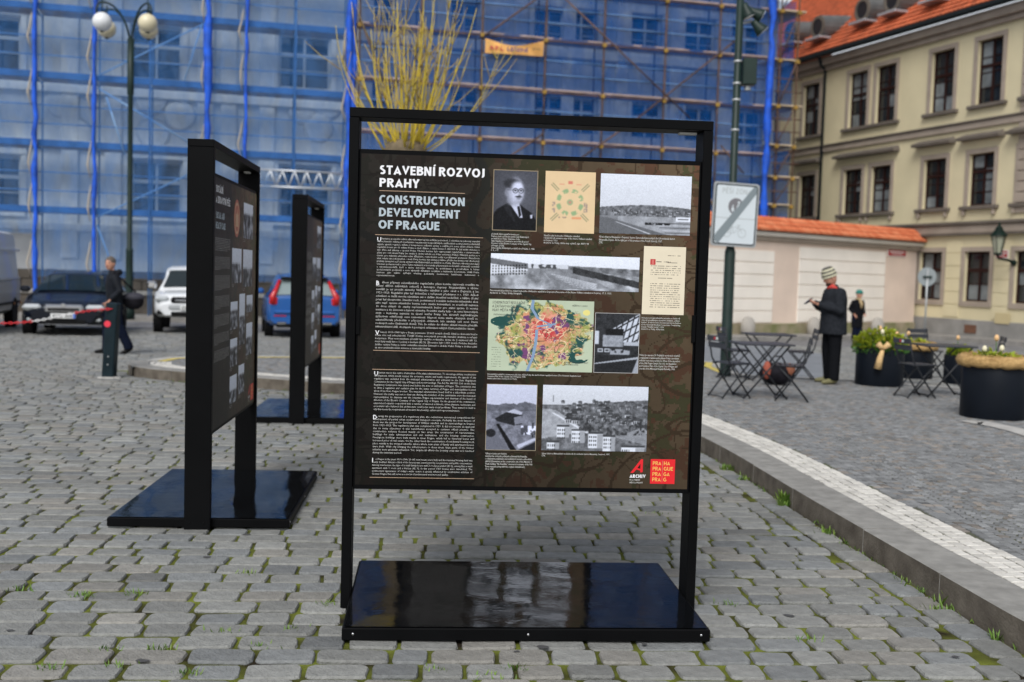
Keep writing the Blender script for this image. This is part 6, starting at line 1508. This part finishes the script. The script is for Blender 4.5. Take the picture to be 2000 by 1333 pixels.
def planter(px, py, dia, h, label, straw, seed, full, flowers):
    p = pave_at(px, py); r = random.Random(seed); p.y += dia / 2; p.x += (px - 1000) / F_PX * dia / 2
    t = thing('planter', label, 'planter', (p.x, p.y, KH), 0, 'round planters by the bistro tables'); R0 = dia / 2
    MB().lathe([(R0 * .985, .0), (R0, .012), (R0, h - .01), (R0 * .985, h), (R0 * .93, h), (R0 * .93, h - .08)], 40, cap=False).lathe([(R0 * .98, .0), (.001, .001)], 40, cap=False).build('tub', m_plant, t, smooth=False)
    shade_smooth_by_angle(t.children[0], 30)
    MB().lathe([(R0 * .93, h - .05), (.001, h - .03)], 24, cap=False).build('soil', m_joint, t)
    if straw:
        q = MB(); n = 44; k2 = 8
        for i in range(n):
            a = 2 * math.pi * i / n; rr_ = .068 * r.uniform(.85, 1.15)
            for j in range(k2):
                b = 2 * math.pi * j / k2; rad = R0 + .005 + rr_ * math.cos(b); q.v.append((rad * math.cos(a), rad * math.sin(a), h + .035 + rr_ * math.sin(b)))
        for i in range(n):
            for j in range(k2): q.f.append((i*k2+j, ((i+1) % n)*k2+j, ((i+1) % n)*k2+(j+1) % k2, i*k2+(j+1) % k2))
        w_ = q.build('straw_wreath', m_straw, t, smooth=True); q = MB()
        for i in range(420):
            a = r.uniform(0, 6.283); b = r.uniform(-.6, 3.4); rr_ = .072; c = Vector(((R0 + rr_ * math.cos(b)) * math.cos(a), (R0 + rr_ * math.cos(b)) * math.sin(a), h + .035 + rr_ * math.sin(b))); d = Vector((-math.sin(a), math.cos(a), r.uniform(-.5, .5))) * r.uniform(.03, .08); s = Vector((0, 0, .004)); o = len(q.v)
            q.v += [tuple(c - d), tuple(c + d), tuple(c + d + s), tuple(c - d + s)]; q.f.append((o, o+1, o+2, o+3))
        q.build('straw_stalks', m_straw, w_)['kind'] = 'stuff'
    q = MB(); leaves(q, r, 1300 if full else 420, R0 * (1.0 if full else .72), h - .02, h + (.30 if full else .15), .065, .10 if full else 0); q.build('foliage', m_leafy, t, fix=False)
    q = MB(); leaves(q, r, 700 if full else 160, R0 * (1.02 if full else .68), h - (.10 if full else .01), h + (.18 if full else .10), .07, .1 if full else 0); q.build('green_foliage', m_leafg, t, fix=False)
    for k in range(flowers):
        a = r.uniform(0, 6.28); d = R0 * .7 * math.sqrt(r.random()); x, y = d * math.cos(a), d * math.sin(a); z = h + r.uniform(.12, .28)
        f = MB().lathe([(.008, 0), (.028, .02), (.030, .045), (.018, .075), (.004, .08)], 8, (x, y, z)).build('tulip', m_tulip if k % 3 else m_orng, t, smooth=True)
        MB().tube([(x * .9, y * .9, h - .03), (x, y, z)], .005, 5).build('stem', m_leafg, f)
    return t, R0, h
t1, R1, h1 = planter(1716, 756, .72, .58, 'anthracite round planter overflowing with yellow-green foliage and a raffia bow', False, 1, True, 4)
m_raf = mat('raffia', (.62, .42, .20), .85, var=.2, vscale=20)
MB().tube([(-.10, -R1 - .03, h1 - .02), (-.14, -R1 - .05, h1 - .14), (-.16, -R1 - .03, h1 - .30)], [.03, .045, .06], 8).tube([(-.10, -R1 - .04, h1), (-.18, -R1 - .05, h1 + .08)], [.03, .05], 8).tube([(-.10, -R1 - .04, h1), (-.01, -R1 - .05, h1 + .08)], [.03, .05], 8).build('raffia_bow', m_raf, t1, smooth=True)
planter(1783, 741, .62, .50, 'anthracite round planter with a straw rim, behind the overflowing one', True, 2, False, 1)
planter(1871, 752, .46, .46, 'small anthracite planter with yellow foliage between the straw-rimmed planters', False, 3, False, 1)
planter(1939, 822, .76, .64, 'large anthracite round planter with a thick straw wreath and tulips', True, 4, False, 3)
cv = [on_z(*p, KH) for p in ((1890, 826), (1915, 826), (1950, 833), (2000, 845), (2080, 872))]
ribbon(spline(cv, 5), -.14, .14, KH + .005, m_edge, 'pale_stone_curve', pave)

# ================================================================== PEOPLE
def skin_mesh(name, V, E, m, parent, sub=2, root=0):
    """V: (x, y, z, rx, ry) joints; E: pairs. One continuous skinned surface"""
    me = bpy.data.meshes.new(name); me.from_pydata([v[:3] for v in V], E, []); me.update()
    o = bpy.data.objects.new(name, me); col.objects.link(o); md = o.modifiers.new('skin', 'SKIN'); md.branch_smoothing = .6; md.use_smooth_shade = True
    for i, v in enumerate(V):
        sv = me.skin_vertices[0].data[i]; sv.radius = (v[3], v[4] if len(v) > 4 else v[3]); sv.use_root = (i == root)
    s2 = o.modifiers.new('sub', 'SUBSURF'); s2.levels = sub; s2.render_levels = sub
    dg = bpy.context.evaluated_depsgraph_get(); dg.update(); me2 = bpy.data.meshes.new_from_object(o.evaluated_get(dg)); bpy.data.objects.remove(o); bpy.data.meshes.remove(me)
    me2.materials.clear(); me2.materials.append(m); me2.polygons.foreach_set('use_smooth', [True] * len(me2.polygons)); me2.name = name
    return link(name, me2, parent)
m_skin = mat('skin', (.50, .25, .17), .55); m_hair = mat('grey_brown_hair', (.10, .08, .065), .8)
def head(t, c, yaw, tilt, parent=None, hair=None, hat=None, beard=False):
    """head with a face; c = centre, looks along local +x turned by yaw and tilted down"""
    Mh = Matrix.Translation(c) @ Matrix.Rotation(yaw, 4, 'Z') @ Matrix.Rotation(tilt, 4, 'Y')
    q = MB().ball((0, 0, 0), .105, 18, (.95, .76, 1.14), Mh).ball((.03, 0, -.065), .07, 12, (.85, .8, .75), Mh)
    q.add([Mh @ Vector(p) for p in ((.09, -.014, .0), (.09, .014, .0), (.125, 0, -.03), (.095, -.018, -.038), (.095, .018, -.038), (.10, 0, .03))], [(0, 2, 5), (1, 5, 2), (0, 3, 2), (1, 2, 4), (2, 3, 4)])
    for s in (-1, 1): q.ball((-.005, s * .08, -.005), .026, 8, (.8, .4, 1.2), Mh)
    hd = q.build('head', m_skin, t, smooth=True)
    for s in (-1, 1): MB().ball((.088, s * .032, .018), .011, 8, (.6, 1.2, .8), Mh).build('eye', mat('eye_dark', (.03, .02, .02), .3), hd, smooth=True); MB().bbox((.086, s * .032 - .02, .036), (.097, s * .032 + .02, .043), .002, Mh).build('eyebrow', m_hair, hd)
    MB().ball((.093, 0, -.062), .022, 8, (.35, 1, .35), Mh).build('mouth', mat('lips', (.35, .12, .10), .5), hd, smooth=True)
    if hair: MB().ball((-.014, 0, .032), .108, 16, (.95, .80, 1.02), Mh).build('hair', hair, hd, smooth=True)
    if beard: MB().ball((.045, 0, -.085), .062, 12, (.85, 1.0, .72), Mh).build('beard', mat('dark_beard', (.05, .035, .03), .8), hd, smooth=True)
    return hd, Mh
def hand(V, E, wrist, palm, fd, side, curl=.5, i0=None):
    """append palm, four fingers and a thumb to a skin skeleton"""
    w_, p = Vector(wrist), Vector(palm); fd = Vector(fd).normalized(); sd_ = Vector(side).normalized(); dn = fd.cross(sd_).normalized()
    ip_ = len(V); V.append((*p, .026, .018)); E.append((i0, ip_))
    for k, (o, L) in enumerate(((-.027, .065), (-.009, .078), (.009, .074), (.026, .058))):
        a = p + sd_ * o + fd * .03; b = a + fd * L * .55 + dn * L * .3 * curl; c = b + fd * L * .2 + dn * L * .6 * curl; j = len(V)
        V += [(*a, .010), (*b, .009), (*c, .008)]; E += [(ip_, j), (j, j+1), (j+1, j+2)]
    a = p + sd_ * .03 - fd * .005; b = a + sd_ * .025 + fd * .03; j = len(V); V += [(*a, .011), (*b, .009)]; E += [(ip_, j), (j, j+1)]
def fuse(name, mb, m, parent, vox=.016, it=6):
    """fuse overlapping volumes into one continuous, smoothed surface"""
    me = mb.mesh(name, m); bm = bmesh.new(); bm.from_mesh(me); bmesh.ops.recalc_face_normals(bm, faces=bm.faces); bm.to_mesh(me); bm.free()
    o = bpy.data.objects.new(name, me); col.objects.link(o)
    rm = o.modifiers.new('r', 'REMESH'); rm.mode = 'VOXEL'; rm.voxel_size = vox; sm = o.modifiers.new('s', 'SMOOTH'); sm.factor = .5; sm.iterations = it
    dg = bpy.context.evaluated_depsgraph_get(); dg.update(); me2 = bpy.data.meshes.new_from_object(o.evaluated_get(dg)); bpy.data.objects.remove(o); bpy.data.meshes.remove(me)
    me2.materials.clear(); me2.materials.append(m); me2.polygons.foreach_set('use_smooth', [True] * len(me2.polygons)); me2.name = name
    return link(name, me2, parent)
def loft(mb, secs, n=16):                     # secs: (centre, half depth x, half width y)
    o = len(mb.v)
    for c, a, b in secs:
        for j in range(n): th = 2 * math.pi * j / n; mb.v.append((c[0] + a * math.cos(th), c[1] + b * math.sin(th), c[2]))
    for i in range(len(secs) - 1):
        for j in range(n): mb.f.append((o+i*n+j, o+i*n+(j+1) % n, o+(i+1)*n+(j+1) % n, o+(i+1)*n+j))
    mb.f += [tuple(o + j for j in range(n))[::-1], tuple(o + (len(secs)-1)*n + j for j in range(n))]
def person(label, loc, rz, J, coat, trous, shoes_m, coat_len, sc_=1.0, hair=None, face=(0, 0), beard=False, coat_r=1.0, group=None):
    """J: joints in local metres, +x forward; body, trousers and coat are each one fused surface"""
    t = thing('person', label, 'person', loc, rz, group); t.scale = (sc_,) * 3
    pel, chest, neck = Vector(J['pel']), Vector(J['chest']), Vector(J['neck']); k = coat_r
    V = [(*chest, .07), (*neck, .052), (*(neck + Vector((.01, 0, .07))), .05)]; E = [(0, 1), (1, 2)]
    for s in ('L', 'R'):
        el, wr = Vector(J['el' + s]), Vector(J['wr' + s]); sh = Vector(J['sh' + s]); i = len(V)
        V += [(*sh, .05), (*el, .036), (*wr, .026)]; E += [(0, i), (i, i+1), (i+1, i+2)]
        d = (wr - el).normalized(); hand(V, E, wr, wr + d * .06, J.get('fd' + s, d), J.get('sd' + s, (0, 1 if s == 'R' else -1, .2)), .7, i + 2)
    skin_mesh('body', V, E, m_skin, t, 2)
    q = MB(); loft(q, [(pel + Vector((0, 0, -.10)), .125, .165), (pel, .13, .17), (pel + Vector((0, 0, .10)), .12, .16)])
    for s in ('L', 'R'):
        y = math.copysign(.088, Vector(J['kn' + s]).y); hp = pel + Vector((0, y, -.03)); kn, an = Vector(J['kn' + s]), Vector(J['an' + s])
        q.tube([hp, (hp * .6 + kn * .4), kn, (kn * .5 + an * .5), an + (kn - an) * .10, an + Vector((0, 0, -.03))], [.118, .110, .094, .090, .088, .090], 12)
    fuse('trousers', q, trous, t)
    for s in ('L', 'R'):
        a = Vector(J['an' + s]); f = Vector(J.get('ft' + s, (1, 0, 0))).normalized()
        MB().tube([a + Vector((0, 0, -.02)) - f * .05, a + Vector((0, 0, -.035)), a + f * .10 + Vector((0, 0, -.045)), a + f * .19 + Vector((0, 0, -.055)), a + f * .22 + Vector((0, 0, -.06))], [.042, .048, .042, .030, .012], 12).build('shoe', shoes_m, t, smooth=True)
    q = MB(); sw = abs(J['shL'][1]); hem = pel + Vector((0, 0, -coat_len))
    loft(q, [(hem, .155 * k, .205 * k), (pel, .150 * k, .195 * k), (pel * .55 + chest * .45, .145 * k, .185 * k), (chest, .142 * k, .20 * k), (chest + Vector((0, 0, .10)), .125 * k, .195 * k), (chest * .25 + neck * .75 + Vector((0, 0, -.005)), .09 * k, .14 * k), (neck + Vector((-.01, 0, .0)), .072, .075), (neck + Vector((-.01, 0, .035)), .066, .068)])
    for s in ('L', 'R'):
        wr, el, sh = Vector(J['wr' + s]), Vector(J['el' + s]), Vector(J['sh' + s]) + Vector((0, 0, -.035)); sh.y *= .88
        q.tube([sh, sh * .5 + el * .5, el, el * .45 + wr * .55, wr], [.082 * k, .074 * k, .066 * k, .058 * k, .050], 12); q.ball(sh, .083 * k, 12); q.ball(el, .066 * k, 10)
    fuse('coat', q, coat, t)
    return t
m_trd = mat('black_trousers', (.008, .009, .012), .85); m_jean = mat('dark_blue_jeans', (.007, .012, .032), .85, var=.2, vscale=10)
# --- man in striped hat looking at his phone
mp_ = pave_at(1622, 749); mp_.z = KH + .002
Jm = dict(pel=(0, 0, .95), chest=(0, 0, 1.30), neck=(.03, 0, 1.50), shL=(.0, -.21, 1.42), shR=(.0, .21, 1.42), elL=(.03, -.27, 1.13), elR=(.02, .27, 1.14), wrL=(.27, -.13, 1.24), wrR=(.27, .06, 1.22), knL=(.03, -.10, .52), knR=(.0, .11, .52), anL=(-.02, -.11, .085), anR=(.02, .14, .085), fdL=(1, .4, .2), fdR=(1, -.3, .2), ftL=(1, -.45, 0), ftR=(1, .30, 0))
pm = person('man in a striped knitted hat, grey jacket and black trousers looking at his phone', mp_, math.pi + .12, Jm, mat('charcoal_wool', (.030, .034, .042), .9, var=.25, vscale=25), m_trd, mat('olive_shoe', (.16, .15, .07), .7), .19, 1.0, None, coat_r=1.30)
hd, Mh = head(pm, (.085, 0, 1.63), 0, .38, beard=True)
hq = MB(); 
for k in range(6):
    z0, z1 = .02 + .026 * k, .02 + .026 * (k + 1); rr_ = lambda z: .118 * math.sqrt(max(.02, 1 - (max(0, z - .03) / .165) ** 2))
    MB().lathe([(rr_(z0), z0), (rr_(z0) * 1.02, (z0 + z1) / 2), (rr_(z1), z1)], 18, M=Mh @ Matrix.Diagonal((1.02, .88, 1, 1)), cap=(k == 5)).build('hat_stripe', mat('hat_cream', (.52, .50, .36), .9) if k % 2 == 0 else mat('hat_dark', (.10, .095, .08), .9), hd, smooth=True)
MB().tube([(0, -.11, 1.45), (.07, -.06, 1.50), (.09, 0, 1.48), (.07, .06, 1.50), (0, .11, 1.45)], [.03, .04, .045, .04, .03], 8).build('red_collar', mat('red_scarf', (.50, .05, .04), .85), pm, smooth=True)
ph_ = tag(MB().bbox((-.006, -.037, -.075), (.006, .037, .075), .004).build('phone', mat('phone_black', (.02, .02, .022), .2)), 'dark phone held in the hands of the striped-hat man', 'phone')
ph_.matrix_world = Matrix.Translation(mp_) @ Matrix.Rotation(math.pi + .12, 4, 'Z') @ Matrix.Translation((.405, -.03, 1.265)) @ Matrix.Rotation(R(-52), 4, 'Y') @ Matrix.Rotation(R(10), 4, 'X')
# --- walking man with a bag
wk = on_ground(224, 691)
Jw = dict(pel=(0, 0, .96), chest=(.03, 0, 1.31), neck=(.05, 0, 1.51), shL=(.02, -.21, 1.43), shR=(.02, .21, 1.43), elL=(-.10, -.27, 1.17), elR=(-.06, .28, 1.16), wrL=(.08, -.24, .98), wrR=(.10, .24, 1.0), knL=(.12, -.09, .53), knR=(-.05, .10, .53), anL=(.13, -.09, .085), anR=(-.24, .10, .12), ftR=(1, 0, -.55))
pw = person('man in a dark padded jacket and blue jeans walking behind the leaning bollard', wk, math.pi + .45, Jw, mat('navy_padded_jacket', (.006, .008, .013), .7, var=.3, vscale=12, bump=.3, bscale=15, spec=.2), m_jean, mat('black_shoe', (.012, .012, .013), .5), .16, 1.03)
head(pw, (.085, 0, 1.655), .85, .02, hair=m_hair)
MB().tube([(-.02, -.10, 1.49), (-.075, 0, 1.50), (-.02, .10, 1.49)], [.045, .06, .045], 10).build('hood', mat('navy_padded_jacket', (.008, .010, .017), .6), pw, smooth=True)
bgm = mat('dark_shoulder_bag', (.016, .015, .020), .7, var=.3, vscale=8)
wb = thing('shoulder_bag', 'dark shoulder bag hanging at the back of the walking man', 'bag', wk, math.pi + .45)
MB().ball((-.33, .02, 1.00), .17, 14, (1.15, .7, .95)).build('bag_body', bgm, wb, smooth=True); MB().ball((-.33, .02, 1.08), .17, 14, (1.2, .75, .55)).build('bag_flap', mat('slate_bag_flap', (.035, .035, .05), .7), wb, smooth=True)
MB().tube([(-.36, .1, 1.18), (-.16, .20, 1.36), (.02, .17, 1.55), (.14, -.02, 1.40), (.05, -.22, 1.15), (-.25, -.12, 1.08)], .016, 6).build('strap', bgm, wb, smooth=True)
# --- woman by the garden wall
wm = on_ground(1672, 668, .0)
Jf = dict(pel=(0, 0, .88), chest=(0, 0, 1.20), neck=(.02, 0, 1.39), shL=(0, -.18, 1.31), shR=(0, .18, 1.31), elL=(-.06, -.25, 1.05), elR=(-.06, .25, 1.05), wrL=(.10, -.20, .90), wrR=(.10, .19, .90), knL=(.02, -.08, .48), knR=(.04, .07, .48), anL=(-.03, -.07, .085), anR=(.08, .07, .085))
pf = person('woman in a long dark coat and teal hat walking by the garden wall', wm, R(-72), Jf, mat('black_wool_coat', (.009, .010, .013), .9), m_jean, mat('white_shoe', (.62, .62, .60), .6), .42, 1.02, None, coat_r=.98)
hd, Mh = head(pf, (.05, 0, 1.525), .5, .0)
MB().lathe([(.116, .02), (.118, .06), (.098, .12), (.05, .155), (.001, .16)], 16, M=Mh @ Matrix.Diagonal((1, .86, 1, 1))).build('knitted_hat', mat('teal_knit', (.02, .17, .14), .9), hd, smooth=True)
MB().tube([(.0, -.08, 1.37), (.09, 0, 1.37), (.0, .08, 1.37)], [.04, .05, .04], 8).tube([(.10, .0, 1.36), (.17, .02, 1.22), (.17, .02, 1.08)], [.045, .05, .03], 8).build('scarf', mat('beige_scarf', (.38, .28, .15), .9), pf, smooth=True)

# ================================================================== WEEDS IN THE JOINTS
rg = random.Random(31); q = MB()
def tuft(mb, x, y, z, n, h, spread):
    for k in range(n):
        a = rg.uniform(0, 6.283); b = Vector((x + rg.gauss(0, spread), y + rg.gauss(0, spread * .5), z)); L = h * rg.uniform(.5, 1.2); d = Vector((math.cos(a) * .7, math.sin(a) * .7, 1.0)) * L; s = Vector((-math.sin(a), math.cos(a), 0)) * L * .10; o = len(mb.v)
        mb.v += [tuple(b - s), tuple(b + s), tuple(b + d * .6 + s * .8), tuple(b + d), tuple(b + d * .6 - s * .8)]; mb.f.append((o, o+1, o+2, o+3, o+4))
for (px_, py_) in ((150, 1165), (165, 1162), (270, 1160), (205, 1268), (310, 1266), (100, 1305), (365, 1312), (45, 1150), (440, 1235), (505, 1262), (575, 1230), (860, 1310), (1000, 1305), (960, 1322), (1280, 1003), (1575, 1250), (230, 1300), (640, 1180), (480, 1120), (1420, 1180)):
    p = on_z(px_, py_); tuft(q, p.x, p.y, -.012, 26, .032, .035)
kf = resample(off(kl, -.012), .06)
for p in kf:
    if p.y < 16 and rg.random() < .42: tuft(q, p.x, p.y, -.008, rg.randrange(4, 14), rg.choice((.022, .03, .04)), .025)
for (px_, py_, h) in ((1535, 985, .11), (1530, 988, .08), (1420, 918, .06), (1855, 1178, .06), (1450, 938, .05), (1620, 1045, .06), (1950, 1248, .05), (1830, 1190, .04)):
    p = on_z(px_, py_); tuft(q, p.x, p.y, -.008, 30, h, .03)
tag(q.build('joint_weeds', mat('weed_green', (.07, .17, .02), .6, c2=(.16, .24, .03), vscale=6), fix=False), 'small green weeds growing in the sett joints and along the kerb', 'weeds', kind='stuff')
q = MB()
for k in range(16):                                   # flattened old chewing gum and tar spots
    p = on_z(rg.uniform(20, 1900), rg.uniform(960, 1320))
    if inside(p.x, p.y, gut_poly): continue
    n = 9; r0 = rg.uniform(.010, .024); o = len(q.v); q.v += [(p.x + r0 * rg.uniform(.7, 1.3) * math.cos(2*math.pi*i/n) * 1.3, p.y + r0 * rg.uniform(.7, 1.3) * math.sin(2*math.pi*i/n), .0058) for i in range(n)]; q.f.append(tuple(range(o, o + n)))
o = q.build('tar_spots', mat('tar_spot', (.06, .06, .062), .8), street); o['kind'] = 'stuff'
